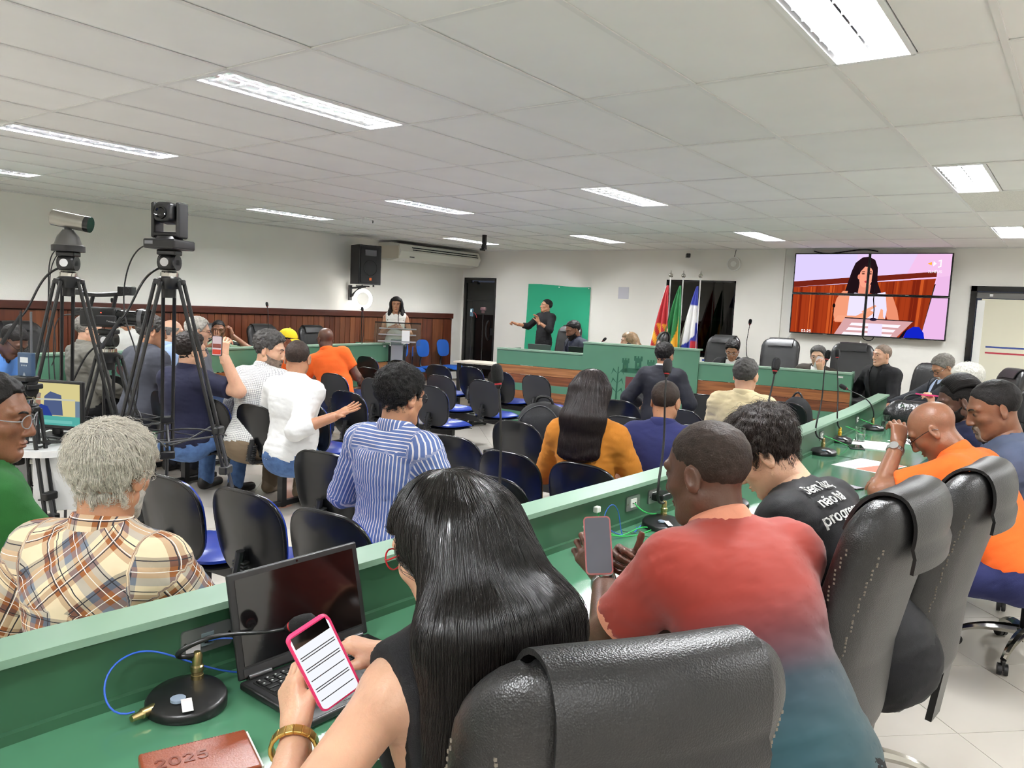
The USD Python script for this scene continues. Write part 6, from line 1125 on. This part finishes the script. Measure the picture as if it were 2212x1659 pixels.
# ================================================================== the people
def long_hair(i, length, w, m, seed=1, n=0, wave=0., h=.012, part_side=0., spread=1.25, back=.135, width=.0006, front=0, shift=0.):
    Z, nb, r2, f2, u2 = i['Z'], i['nb'], i['r2'], i['f2'], i['u2']; hr, hf, hu = i['H']; HL = i['HL']; Hc = Z + i['Hc']
    lo = np.minimum(Hc, Z + nb - length * u2) - .34; hi = Hc + .30; F = Field(lo, hi, h); R = np.stack([hr, hf, hu])
    F.ell(HL(0, -.018, .034), (.088, .108, .096), R)
    for x in np.linspace(-1, 1, 5):
        a, b, c = HL(x * .055, -.058, .01), Z + nb + (x * w * .8 + shift * .4) * r2 - (back - .03 + .03 * (1 - x * x)) * f2 + .02 * u2, Z + nb + (x * w * spread + shift) * r2 - (back + .02 * (1 - x * x)) * f2 - length * (1 - .10 * x * x) * u2
        F.cap(a, b, .048, .042, k=.05); F.cap(b, c, .042, .022, k=.05)
    for sd in ((-1, 1) if front else ()):
        a = HL(sd * .070, .0, .0); b = Z + nb + sd * w * .85 * r2 - (.02 - front * .09) * f2 - .0 * u2; F.cap(HL(sd * .06, .02, .06), a, .030, .028, k=.04); F.cap(a, b, .028, .030, k=.04); F.cap(b, Z + nb + sd * w * 1.1 * r2 - (back * .7 if not front else -.08) * f2 - length * (.5 if not front else .38) * u2, .03, .02, k=.05)
    P = F.blk(F.lo, F.lo + F.h * F.n)[1]; q = (P - Hc) @ R.T
    face = np.minimum.reduce([.068 - np.abs(q[..., 0]) , q[..., 1] - .012 + .25 * np.maximum(q[..., 2], 0), .052 - q[..., 2] , q[..., 2] + .16]); F.d = np.maximum(F.d, face.astype(np.float32) * .9)
    mesh = F.mesh(); v = mesh.vertices; nn = np.array(mesh.vertex_normals); st = np.stack([(v - Hc) @ hr * 26 + 3 * meshkit.noise(v * 6, seed), (v - Hc) @ hf * 26, (v - Hc)[:, 2] * 2.2], 1); amp = .010 + wave
    v = v + nn * (amp * (meshkit.fbm(st, 3, seed) - .5))[:, None]
    if wave: v = v + nn * (wave * np.sin(v[:, 2] * 95 + 5 * meshkit.noise(v * 12, seed)))[:, None]
    mesh.vertices = v; part('hair', mesh, m, i['x'], smooth=True)
    if n:
        rng_ = np.random.default_rng(seed); p, fi = trimesh.sample.sample_surface(mesh, n, seed=seed); N = mesh.face_normals[fi]; k = 14; kd = _kd(mesh); VN = np.array(mesh.vertex_normals)
        crown = HL(part_side, .02, .13); dv = np.clip(1 - np.maximum(0, (Hc[2] + .02) - p[:, 2:3]) / .12, 0, 1) * (p - crown) * 5 + V(0, 0, -1.1); dv = dv + .07 * rng_.normal(size=p.shape); out = [p.copy()]; q = p; L_ = (.16 + .22 * rng_.random((n, 1))) / (k - 1); lf = (.0012 + .004 * rng_.random((n, 1)) ** 4)
        for s_ in range(1, k):
            t = dv - N * (dv * N).sum(1, keepdims=True); t /= np.linalg.norm(t, axis=1, keepdims=True) + 1e-9; q = q + L_ * t; _, ix_ = kd.query(q); N = VN[ix_]; q = q + N * (lf - ((q - mesh.vertices[ix_]) * N).sum(1, keepdims=True)) * .7; dv = dv * .8 + V(0, 0, -.35); out.append(q.copy())
        curves('hair_strands', np.stack(out, 1), width, m, i['x'])
def short_strands(i, n, length, m, seed=1, crown=(0, -.05, .12), width=.0007, lift=.25, jit=.35, k=6):
    hm = i['hair']; c = i['HL'](*crown); g = strands(hm, n, length, lambda p: (p - c) * 8 + V(0, 0, -.25), lift, seed, k, sag=.12, jit=jit); curves('hair_strands', g, width, m, i['x'])
def surface_text(i, garment, lines, m, x0, tilt=0.):
    """print lying on the back of a garment; lines: (text, height, x, z) in the chest's frame, x to the wearer's right seen from behind"""
    me = UsdGeom.Mesh(stage.GetPrimAtPath(str(i['x'].GetPath()) + '/' + garment)); v = np.array(me.GetPointsAttr().Get()) - i['Z'] - i['chest']; lx, ly, lz = v @ i['r2'], v @ i['f2'], v @ i['u2']; ok = ly < .02
    from scipy.spatial import cKDTree
    kd = cKDTree(np.stack([lx[ok], lz[ok]], 1)); yy = ly[ok]
    for s_, hgt, x, z in lines:
        t = text(s_, hgt, .0012, True); t = t.subdivide_to_size(.012); q = t.vertices; a, b = q[:, 0] + x, q[:, 1] + z; d, ix_ = kd.query(np.stack([a, b], 1), k=6); y = yy[ix_].min(1) - .002
        t.vertices = i['Z'] + i['chest'] + a[:, None] * i['r2'] + b[:, None] * i['u2'] + (y - .0035 - q[:, 2])[:, None] * i['f2']; part('printed_text', t, m, i['x'], smooth=False)
def phone_in(i, label, mid, up, normal, colour, screen=None, size=(.075, .155), case=None, rows=()):
    """a phone held in a hand, its own thing; mid, up, normal in world axes"""
    up = nrm(up); nrm_ = nrm(np.asarray(normal) - up * (np.asarray(normal) @ up)); sx = np.cross(up, nrm_); M = Gf.Matrix4d(*sx, 0, *up, 0, *nrm_, 0, *map(float, mid), 1)
    t = UsdGeom.Xform.Define(stage, path_for('smartphone')); t.AddTransformOp().Set(M); tag(t, label, 'phone'); part('case', T(prism(rpoly(size[0], size[1], .012), -.005, .005)), mat('phone_' + colour, {'pink': srgb(236, 62, 120), 'rose': srgb(176, 96, 96), 'black': srgb(22, 22, 23), 'white': srgb(225, 225, 228), 'magenta': srgb(206, 40, 110)}[colour], .35), t, smooth=30)
    part('screen', prism(rpoly(size[0] - .008, size[1] - .008, .009), .0052, .0058), screen or lscr, t, smooth=False)
    for z, h_, c in rows: part('screen_line', bx(size[0] - .014, h_, .0004, (0, z, .0062)), c, t, smooth=False)
    return t
def watch(i, sd, m, name='watch_band', face=True):
    S_, E_, W = i['A'][sd]; a = nrm(W - E_); c = i['Z'] + W - a * .028; e = nrm(np.cross(a, V(0, 0, 1))); u = np.cross(e, a); th = np.linspace(0, 2 * math.pi, 19)[:-1]; ms = [T(rbox(.013, .020, .006, .002), c + (e * math.cos(t) * .034 + u * math.sin(t) * .030), np.stack([-e * math.sin(t) + u * math.cos(t), a, e * math.cos(t) + u * math.sin(t)], 1)) for t in th]
    part(name, ms, m, i['x'])
    if face: part('watch_face', T(cyl(.019, .010, n=20), c + u * .034, np.stack([e, a, u], 1)), m, i['x'])
J = lambda n, c: cloth('suit_' + n, tuple(int(v * .72) for v in c), .75); wsh = cloth('white', (236, 236, 234)); denim = mat('cloth_jeans', srgb(74, 104, 150), .9, var=(25, .22), bump=(500, .0008)); denimL = mat('cloth_jeans_light', srgb(134, 164, 200), .9, var=(25, .15), bump=(500, .0008)); khaki = cloth('khaki', (120, 104, 84)); blk = cloth('black', (22, 22, 24)); nvy = cloth('navy', (34, 38, 78))
or_ = cloth('orange', (242, 104, 40)); steelw = mat('watch_steel', srgb(205, 205, 205), .22, 1.0); goldw = mat('watch_gold', srgb(196, 164, 92), .25, 1.0)

# 1 the woman at the laptop
i = person('person with very long straight dark hair, red glasses and sleeveless black top', atd(966, 1180, 1.36), 70, tone='light', male=False, s=1.04, lean=10, hd=(22, 22, 0), hair=None, top=dict(kind='sleeveless', mat=cloth('black_top', (20, 20, 22)), hole=.058), bottom=blk, near=True, glasses='red', seed=2,
    Lw=atd(640, 1590, 1.27), Lh=((.10, .75, .85), (-.75, .1, .4), 'phone'), Rw=atd(852, 1420, 1.40), Rh=((-.85, .45, .30), (.15, .1, 1), 'tap'), armhint=(.9, -.1, -.5))
long_hair(i, .46, .115, raw('hair_long', {'p': ('principled_hair_bsdf', {'model': 'Chiang', 'parametrization': 'Direct coloring', 'color': srgb(34, 26, 23), 'roughness': .28, 'radial_roughness': .4})}, [], 'p.BSDF') if False else mat('hair_dark_shine', srgb(22, 18, 17), .30, var=(70, .3)), 4, 15000, 0., .010, .02, 1.15, .135, .0007, shift=-.005)
watch(i, -1, goldw, 'bracelet', False)
pw = atd(700, 1432, 1.25); scrw = emit('phone_screen_white', (.93, .95, 1), 1.0); dkl = mat('screen_text_dark', srgb(60, 62, 70), .5)
phone_in(i, 'phone in a hot pink case in the long-haired woman\'s hand', pw, _u * .93 - _r * .28 - _f * .42, -_f * .75 + _u * .62 + _r * .1, 'pink', scrw, (.074, .158), rows=[(.066, .022, lscr)] + [(z, .0016, dkl) for z in (.036, .031, .012, .007, -.012, -.03, -.035, -.055)])
# 2 red polo
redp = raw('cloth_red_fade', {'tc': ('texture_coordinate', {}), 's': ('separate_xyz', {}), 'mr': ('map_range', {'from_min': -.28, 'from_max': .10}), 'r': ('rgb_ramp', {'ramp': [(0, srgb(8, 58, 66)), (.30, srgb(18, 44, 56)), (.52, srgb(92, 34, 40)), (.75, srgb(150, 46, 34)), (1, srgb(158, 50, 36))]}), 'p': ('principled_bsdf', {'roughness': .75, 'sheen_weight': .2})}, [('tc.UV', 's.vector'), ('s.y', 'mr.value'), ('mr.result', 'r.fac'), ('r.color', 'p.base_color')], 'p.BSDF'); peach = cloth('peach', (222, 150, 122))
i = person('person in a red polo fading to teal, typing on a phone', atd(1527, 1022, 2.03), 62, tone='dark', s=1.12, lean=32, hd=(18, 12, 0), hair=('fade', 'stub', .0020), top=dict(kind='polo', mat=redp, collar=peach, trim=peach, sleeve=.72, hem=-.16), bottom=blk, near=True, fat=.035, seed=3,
    Lw=atz(1306, 1252, .85), Lh=((-.35, .55, .70), (-.75, -.4, .3), 'phone'), Rw=atz(1375, 1222, .86), Rh=((-.75, -.05, .35), (.4, .8, -.1), 'thumbup'), armhint=(.55, -.1, -.9))
watch(i, -1, steelw)
phone_in(i, 'phone in a rose case held by the man in the red polo', atz(1292, 1178, .98), V(-.25, .25, .75), V(.45, -.75, .5), 'rose', mat('screen_grey', srgb(96, 98, 108), .15), (.078, .165))
# 3 young man with printed t-shirt
i = person('person in a black t-shirt with white printed words, bent over the desk', atd(1652, 982, 2.62), 82, tone='light', s=1.10, lean=36, hd=(22, 38, 0), hair=('top', 'darkbrown', .022), top=dict(kind='tee', mat=cloth('black_tee', (20, 20, 22), .7), sleeve=.75, hem=-.16), bottom=blk, near=True, seed=4, R=(.15, .52, .16), L=(-.12, .55, .16), Lh=(None, None, 'grip'), Rh=(None, None, 'grip'))
short_strands(i, 5000, .045, mat('hair_brown_shine', srgb(40, 28, 22), .38), 3, width=.0010)
surface_text(i, 't_shirt', [('Sem luz,', .030, -.125, .125), ('não há', .030, -.115, .075), ('progresso', .030, -.145, .025), ('Ilhéus não', .020, -.10, -.030), ('fica parada', .020, -.09, -.062)], cloth('print_white', (215, 215, 212)), 0)
# 4 bald man in orange
i = person('person in an orange polo resting the forehead on a hand with a steel watch', atd(2016, 930, 3.62), 78, tone='brown', s=1.08, lean=34, hd=(14, 40, 0), hair=None, top=dict(kind='polo', mat=or_, sleeve=.72, hem=-.16), bottom=nvy, near=True, fat=.02, glasses='black', seed=5, Lw=atd(1938, 962, 3.70), Lh=((.45, .15, .9), (-.6, -.7, .2), 'grip'), R=(.15, .45, .22), armhint=(.7, .2, -.75))
watch(i, -1, steelw)
# 5 dreadlocks
i = person('person with dark dreadlocks tied back, short beard and navy shirt', atd(2068, 868, 4.75), 92, tone='dark', s=1.10, lean=14, hd=(22, 18, 0), hair=('short', 'black', .004), beard=('black', .005), top=dict(kind='tee', mat=cloth('navy_tee', (28, 32, 58))), near=True, seed=6)
dr_ = [];  r = random.Random(4)
for k in range(22):
    a = -1.25 + 2.5 * k / 21; x, z = .088 * math.sin(a), .045 + .075 * math.cos(a); dr_.append(tube([i['HL'](x * .8, .055 - .02 * abs(a), z * .98), i['HL'](x * 1.10, -.02, z + .026), i['HL'](x * .95, -.10, z * .75 + .026), i['HL'](x * .35, -.135, .03), i['HL'](x * .3 + r.uniform(-.03, .03), -.19 - r.uniform(0, .05), .01 + r.uniform(-.05, .03))], [.010, .012, .012, .008], 7, 22))
part('dreadlocks', dr_, hairmat('black'), i['x'], smooth=True)
# 6 grey-blue shirt, beard
i = person('person with greying goatee in a grey-blue t-shirt at the right edge', atd(2147, 884, 4.0), 98, tone='brown', s=1.22, lean=14, hd=(14, 20, 0), hair=('fade', 'black', .003), beard=('stubgrey', .004, 1), top=dict(kind='tee', mat=cloth('greyblue', (84, 94, 118))), bottom=blk, near=True, fat=.04, seed=7, L=(-.10, .50, .25), R=(.1, .5, .25))
# 7 white hair
i = person('person with white hair holding up a magenta phone, half hidden behind the dreadlocks', atd(2088, 822, 6.4), 100, tone='light', s=1.05, lean=8, hd=(20, 10, 0), hair=('short', 'white', .020), top=dict(kind='jacket', mat=J('charcoal', (52, 54, 60))), seed=8, Lw=atd(2012, 885, 6.3), Lh=((-.1, .1, 1), (-.5, -.8, .1), 'grip'))
short_strands(i, 2500, .05, mat('hair_white_shine', srgb(226, 224, 216), .4), 8, width=.0014)
phone_in(i, 'magenta phone held level by the white-haired person', atd(2003, 853, 6.25), V(.75, .65, -.05), V(0, 0, 1), 'magenta', None, (.08, .16))
# 8 smiling man
i = person('person smiling in a black suit and black shirt, cropped hair, right of the dais', atd(1905, 768, 9.2), 150, tone='light', s=1.06, lean=2, hd=(-8, 0, 0), hair=('buzz', 'stubgrey', .003), top=dict(kind='jacket', mat=J('black', (26, 26, 28)), shirt=cloth('blackshirt', (18, 18, 19))), bottom=blk, seed=9, R=(.30, .28, .22), L=(-.2, .34, .12))
part('smile_teeth', i['toP'](T(trimesh.creation.icosphere(2, 1.), (0, .0925, -.0685), np.diag((.019, .006, .0045)))), mat('teeth', srgb(232, 226, 216), .3), i['x'], smooth=True)
# 9 grey-haired reader
i = person('grey-haired person with glasses reading a booklet, dark jacket over blue shirt', atd(2038, 794, 8.3), 122, tone='tan', s=1.12, lean=-8, hd=(6, 32, 0), hair=('short', 'grey', .014), beard=('silver', .004, 1), glasses='black', top=dict(kind='jacket', mat=J('slate', (44, 48, 56)), shirt=cloth('lightblue', (176, 192, 220))), bottom=cloth('jeans_dark', (36, 46, 82)), seed=10, R=(.10, .46, .20), L=(-.10, .46, .18), fat=.03)
bk_ = i['W'](i['Z'] + V(0, .52, .16)); tag(part('booklet', T(thick_sheet(np.array([[(x, y, .03 * math.cos(x * 12)) for x in np.linspace(-.13, .13, 12)] for y in (-.17, .17)]), .004), bk_, RZ(122) @ RX(-20)), paper, smooth=30), 'white booklet in the hands of the grey-haired reader', 'booklet')
# 10 man with a phone at the mouth
i = person('person with grey-brown hair and glasses speaking into a white phone, brown suit', aty(1767, 770, 10.35), 192, tone='light', s=1.08, lean=4, side=-6, hd=(-8, 8, 4), hair=('short', 'salt', .016), glasses='steel', top=dict(kind='jacket', mat=J('brown', (64, 56, 46)), shirt=wsh), bottom=blk, seed=11, Lw=aty(1772, 801, 10.08), Lh=((.2, .3, 1), (.1, 1, -.2), 'phone'), R=(.3, .22, .2))
phone_in(i, 'white phone held to the mouth of the man in the brown suit', aty(1768, 783, 10.12), V(.3, 0, .9), V(-.1, .9, .1), 'white', None, (.08, .15))
# 11 reading man
i = person('person in clear-rimmed glasses, black suit and open white shirt looking down', aty(1582, 757, 10.4), 190, tone='tan', s=1.08, lean=10, hd=(4, 26, 0), hair=('top', 'black', .015), glasses='clear', top=dict(kind='jacket', mat=J('black2', (24, 24, 27)), shirt=wsh), bottom=blk, seed=12, fat=.02)
# 12 bald man behind the centre
i = person('person with a shaved dark head just showing above the raised dais centre', aty(1428, 752, 10.35), 170, tone='dark', s=1.0, lean=10, hd=(0, 25, 0), hair=None, top=dict(kind='jacket', mat=J('navyblue', (40, 46, 84)), shirt=wsh), bottom=blk, seed=13, fat=.02)
# 13 suit from behind
i = person('person in a dark suit with white collar, seen from behind before the crest', atd(1436, 768, 7.75), 8, tone='tan', s=1.02, lean=4, hd=(-12, 4, 0), hair=('short', 'black', .016), top=dict(kind='jacket', mat=J('midnight', (34, 36, 46)), shirt=wsh), bottom=blk, seed=14, R=(.25, .2, .15), L=(-.28, .2, .15), eyes=False, fat=.02)
# 14 blond woman
i = person('person with long streaked blond hair and pale green top, turned left at the dais', atd(1358, 737, 11.3), 118, tone='light', male=False, s=1.12, lean=-4, hd=(4, 6, 0), hair=None, top=dict(kind='blouse', mat=cloth('palegreen', (206, 226, 208))), seed=15); long_hair(i, .20, .10, mat('hair_blond', srgb(140, 112, 82), .45, var=(40, .35)), 5, 0, .002, .014)
# 15 bearded suit
i = person('bearded person in a grey-blue suit at the left of the dais', atd(1238, 713, 11.9), 150, tone='brown', s=1.16, lean=8, hd=(2, 20, 0), hair=('fade', 'black', .010), beard=('black', .006), top=dict(kind='jacket', mat=J('greyblue', (58, 62, 78)), shirt=cloth('navyshirt', (26, 30, 52))), bottom=blk, seed=16, fat=.03)
# 16 interpreter
i = person('standing person in a black shirt signing with both hands before the green backdrop', aty(1180, 661, 11.75), 168, tone='tan', s=.99, lean=-2, hd=(-22, -8, 0), hair=('fade', 'black', .009), top=dict(kind='rolled', mat=cloth('blackshirt2', (24, 24, 26)), sleeve=1.45, gap=46), bottom=blk, stand=True, seed=17, R=(.44, .30, .30), Rh=((.75, .5, .3), (.2, -.4, 1), 'thumbup'), L=(-.16, .30, .36), Lh=((.3, .2, 1), (0, -1, 0), 'relaxed'))
# 17 woman at the lectern
i = person('standing person with long black hair in a white sleeveless top speaking at the lectern', atd(856, 658, 12.7), 222, tone='tan', male=False, s=1.06, lean=2, hd=(2, 2, 0), hair=None, top=dict(kind='sleeveless', mat=cloth('white_top', (240, 238, 232)), hem=-.16), bottom=blk, stand=True, seed=18, R=(.06, .28, .28), Rh=((-.9, .3, .2), (.2, .9, .3), 'relaxed'), L=(-.12, .30, .26), Lh=((.7, .5, .3), (-.3, .8, .3), 'spread')); long_hair(i, .26, .10, hairmat('black'), 6, 0, 0., .014, front=.6)
# ---- audience
i = person('person with shaved head and orange polo leaning left, back to the camera', atd(703, 733, 9.1), 38, tone='dark', s=1.10, lean=16, side=-16, hd=(34, 14, 0), hair=None, glasses='black', top=dict(kind='polo', mat=or_, hem=-.14), bottom=cloth('jeans_dark', (36, 46, 82)), seed=19, fat=.04, L=(-.3, .35, .2), R=(.2, .4, .15))
def ycap(i):
    m = mat('cap_yellow', srgb(240, 214, 36), .8, bump=(60, .002)); c = trimesh.creation.icosphere(3, 1.); c.vertices = c.vertices[:] * V(.090, .108, .098); c = c.slice_plane([0, 0, .0], [0, 0, 1]); part('cap_crown', i['toP'](T(c, (0, -.012, .046), RX(6))), m, i['x'], smooth=True)
    P = np.array([[(.085 * math.sin(a) * (1 - .1 * t), .085 * math.cos(a) * 1.0 + .075 * t * math.cos(a * .9), .052 - .03 * t - .018 * math.sin(a) ** 2) for a in np.linspace(-1.15, 1.15, 16)] for t in np.linspace(0, 1, 5)]); part('cap_brim', i['toP'](thick_sheet(P, .004)), m, i['x'], smooth=True); part('cap_button', i['toP'](T(trimesh.creation.icosphere(1, .008), (0, -.012, .145))), m, i['x'])
i = person('person in a bright yellow baseball cap and orange shirt, turned right', atd(622, 737, 9.5), -12, tone='brown', s=1.10, lean=8, hd=(-40, 12, 0), hair=('fade', 'black', .006), top=dict(kind='polo', mat=or_), bottom=nvy, seed=20, cap=ycap, fat=.03, R=(.10, .26, .42), Rh=((-.2, .1, 1), (0, 1, 0), 'fist'))
i = person('person in a white shirt and blue jeans, gesturing with the right hand', atd(643, 775, 5.75), 8, tone='tan', s=1.12, lean=6, hd=(32, 6, 0), hair=('buzz', 'stub', .0022), top=dict(kind='rolled', mat=cloth('whiteshirt', (232, 232, 230)), sleeve=1.45, amp=.006, hem=-.12), bottom=denim, shoes=(150, 130, 105), near=True, seed=21, fat=.03, Rw=atd(722, 900, 5.55), Rh=((.62, .5, .45), (-.3, .3, -.9), 'spread'), L=(-.2, .3, .12), feet={1: atz(745, 1015, .09)}, armhint=(.6, -.3, -.8))
i = person('bearded person in a white checked shirt, in profile facing right', atd(583, 757, 6.15), 12, tone='light', s=1.16, lean=14, hd=(-68, 10, 0), hair=('top', 'salt', .018), beard=('stubgrey', .004), top=dict(kind='shirt', mat=stripes('check', (228, 228, 224), (120, 122, 128), 'x', .012, .16, ('y', .012, .16)), hem=-.12), bottom=khaki, shoes=(126, 108, 84), near=True, seed=22, fat=.04, R=(.15, .4, .2), L=(-.2, .35, .15))
i = person('person with glasses in a navy polo, filming with a raised phone', atd(412, 757, 6.1), 14, tone='light', s=1.12, lean=4, hd=(-22, 2, 0), hair=('short', 'darkbrown', .018), glasses='black', top=dict(kind='polo', mat=cloth('navy_polo', (24, 26, 48)), sleeve=.75, hem=-.12), bottom=denim, near=True, seed=23, fat=.04, Rw=atd(484, 770, 5.85), Rh=((-.05, .05, 1), (.2, -1, 0), 'grip'), L=(-.15, .35, .12), armhint=(.5, .3, -.9))
pcol = emit('phone_video', (.75, .60, .62), .9)
phone_in(i, 'phone filming the speaker, held up by the man in the navy polo', atd(469, 747, 5.80), V(.02, .02, 1), V(.62, -.78, .1), 'black', pcol, (.075, .15), rows=[(-.045, .035, mat('video_red', srgb(190, 60, 40), .5)), (.0, .03, mat('video_wood', srgb(120, 60, 50), .5))])
i = person('person with white hair, dark-rimmed glasses and grey shirt behind the raised phone', atd(428, 716, 7.5), -18, tone='light', s=1.08, lean=2, hd=(-14, 6, 0), hair=('short', 'silver', .016), glasses='black', top=dict(kind='shirt', mat=cloth('greyshirt', (98, 100, 106))), seed=24, fat=.03)
i = person('person with a balding grey head in a light blue shirt among the front rows', atd(373, 718, 8.1), -8, tone='light', s=1.06, lean=4, hd=(-16, 4, 0), hair=('horseshoe', 'grey', .014), glasses='steel', top=dict(kind='shirt', mat=cloth('skyshirt', (170, 194, 232))), seed=25)
i = person('person with tousled dark grey hair in a charcoal polo between the tripods', atd(328, 717, 6.75), 4, tone='tan', s=1.12, lean=8, hd=(-20, 6, 0), hair=('short', 'salt', .018), top=dict(kind='polo', mat=cloth('charcoal_polo', (58, 60, 68)), hem=-.12), bottom=cloth('dark_trousers', (40, 42, 50)), near=True, seed=26, fat=.05)
i = person('person in a white polo behind the left desk, face hidden by the camcorder', atd(272, 690, 9.8), -112, tone='tan', s=1.08, lean=0, hd=(10, 6, 0), hair=('buzz', 'stubgrey', .003), top=dict(kind='polo', mat=cloth('whitepolo', (236, 236, 232))), seed=27, fat=.03)
i = person('person with short grey hair in an olive-grey shirt behind the camcorder tripod', atd(192, 712, 7.25), -4, tone='light', s=1.10, lean=4, hd=(-20, 6, 0), hair=('short', 'grey', .008), glasses='black', top=dict(kind='shirt', mat=cloth('olivegrey', (108, 106, 98)), hem=-.12, amp=.010), bottom=blk, near=True, seed=28, fat=.05)
i = person('person in a sky blue t-shirt bowing the head at the left edge', atd(28, 737, 6.5), -48, tone='dark', s=1.12, lean=34, hd=(-6, 42, 0), hair=('fade', 'black', .004), glasses='black', top=dict(kind='tee', mat=cloth('skyblue', (98, 150, 226)), sleeve=.7), bottom=denim, near=True, seed=29, fat=.03, R=(.05, .45, .2), L=(-.1, .45, .2))
i = person('person on the telephone behind the left desk, in a dark and pale striped shirt', atd(472, 713, 10.4), -118, tone='brown', s=1.06, lean=0, hd=(-6, 4, 0), hair=('fade', 'black', .006), top=dict(kind='polo', mat=stripes('bold', (36, 44, 40), (196, 222, 190), 'x', .09, .5)), seed=30, L=(-.15, .16, .60), Lh=((.25, -.1, 1), (-.9, .4, 0), 'grip'), R=(.06, .22, .50), Rh=((-.2, .1, 1), (0, .9, 0), 'relaxed'), armhint=(.8, .3, -.6))
i = person('person with curly black hair in a blue and white striped shirt', atd(866, 858, 3.62), 6, tone='tan', s=1.12, lean=4, hd=(-8, 6, 0), hair=('short', 'black', .020), glasses='black', top=dict(kind='shirt', mat=stripes('navy_stripe', (92, 112, 164), (226, 220, 222), 'x', .0135, .30), hem=-.12, amp=.007, yoke=.085), bottom=blk, near=True, seed=31, fat=.02, R=(.22, .32, .16), L=(-.25, .30, .16))
short_strands(i, 5000, .020, mat('hair_black_curl', srgb(18, 16, 15), .5), 5, width=.0012, lift=.5, jit=1.2, k=5)
i = person('person with long wavy dark hair in a mustard orange blouse', atd(1279, 852, 4.55), 12, tone='tan', male=False, s=1.16, lean=4, hd=(2, 8, 0), hair=None, top=dict(kind='blouse', mat=cloth('mustard', (196, 124, 44)), amp=.009, hem=-.10), bottom=denim, near=True, seed=32, fat=.03, R=(.20, .34, .14), L=(-.2, .34, .14), eyes=False)
long_hair(i, .16, .075, mat('hair_wavy', srgb(38, 28, 27), .38, var=(60, .3)), 7, 4500, .0012, .011, 0, 1.1, .125, .0011)
i = person('person with a buzz cut in a navy polo, back to the camera', atd(1438, 868, 4.75), 12, tone='tan', s=1.06, lean=6, hd=(-6, 4, 0), hair=('buzz', 'stub', .0032), top=dict(kind='polo', mat=cloth('navy_blue_polo', (42, 46, 92))), bottom=denim, near=True, seed=33, fat=.03, eyes=False)
i = person('person with short dark hair in a cream shirt near the dais', atd(1611, 812, 6.05), 2, tone='light', s=1.12, lean=3, hd=(-2, 2, 0), hair=('fade', 'salt', .010), top=dict(kind='rolled', mat=cloth('creamshirt', (222, 206, 166)), sleeve=.8, amp=.012), bottom=denim, near=True, seed=34, fat=.04, eyes=False)
i = person('person with thick silver hair in an orange, white and grey plaid shirt', atd(240, 1024, 2.10), 24, tone='tan', s=1.10, lean=6, hd=(6, 8, 0), hair=('short', 'silver', .016), glasses='black', beard=('silver', .003), top=dict(kind='shirt', mat=plaid('plaid'), hem=-.14, amp=.007, yoke=.0, turn=45), bottom=denimL, near=True, seed=35, fat=.035, R=(.22, .42, .16), L=(-.25, .28, .14), feet={1: (.30, .42, .02)})
short_strands(i, 9000, .055, mat('hair_silver_shine', srgb(206, 200, 188), .42, var=(160, .3)), 9, crown=(-.01, -.085, .085), width=.0013, lift=.10, jit=.30, k=7)
i = person('person in a green t-shirt at the left edge, holding a magazine', atd(-22, 900, 2.28), -6, tone='brown', s=1.06, lean=4, hd=(-34, 6, 0), hair=('fade', 'black', .010), glasses='steel', top=dict(kind='tee', mat=cloth('greentee', (44, 104, 50)), sleeve=.8), bottom=denim, near=True, seed=36, R=(.16, .42, .12), L=(-.15, .4, .12))
mg = thing('magazine', 'white magazine with a coloured sketch on the green-shirted person\'s lap', 'magazine', atz(75, 1160, .60), 25); part('pages', rbox(.22, .29, .012, .003, (0, 0, .006)), paper, mg); part('cover_print', T(prism(Polygon([(-.05, -.06), (.05, -.04), (.06, .02), (0, .06), (-.06, .03)]).buffer(.01), .0122, .0126)), mat('print_ochre', srgb(216, 170, 110), .6), mg, smooth=False); part('cover_print', T(prism(LineString([(-.08, -.02), (-.02, .07), (.07, .05), (.08, -.05)]).buffer(.006), .0122, .0127)), mat('print_ink', srgb(90, 90, 104), .6), mg, smooth=False)
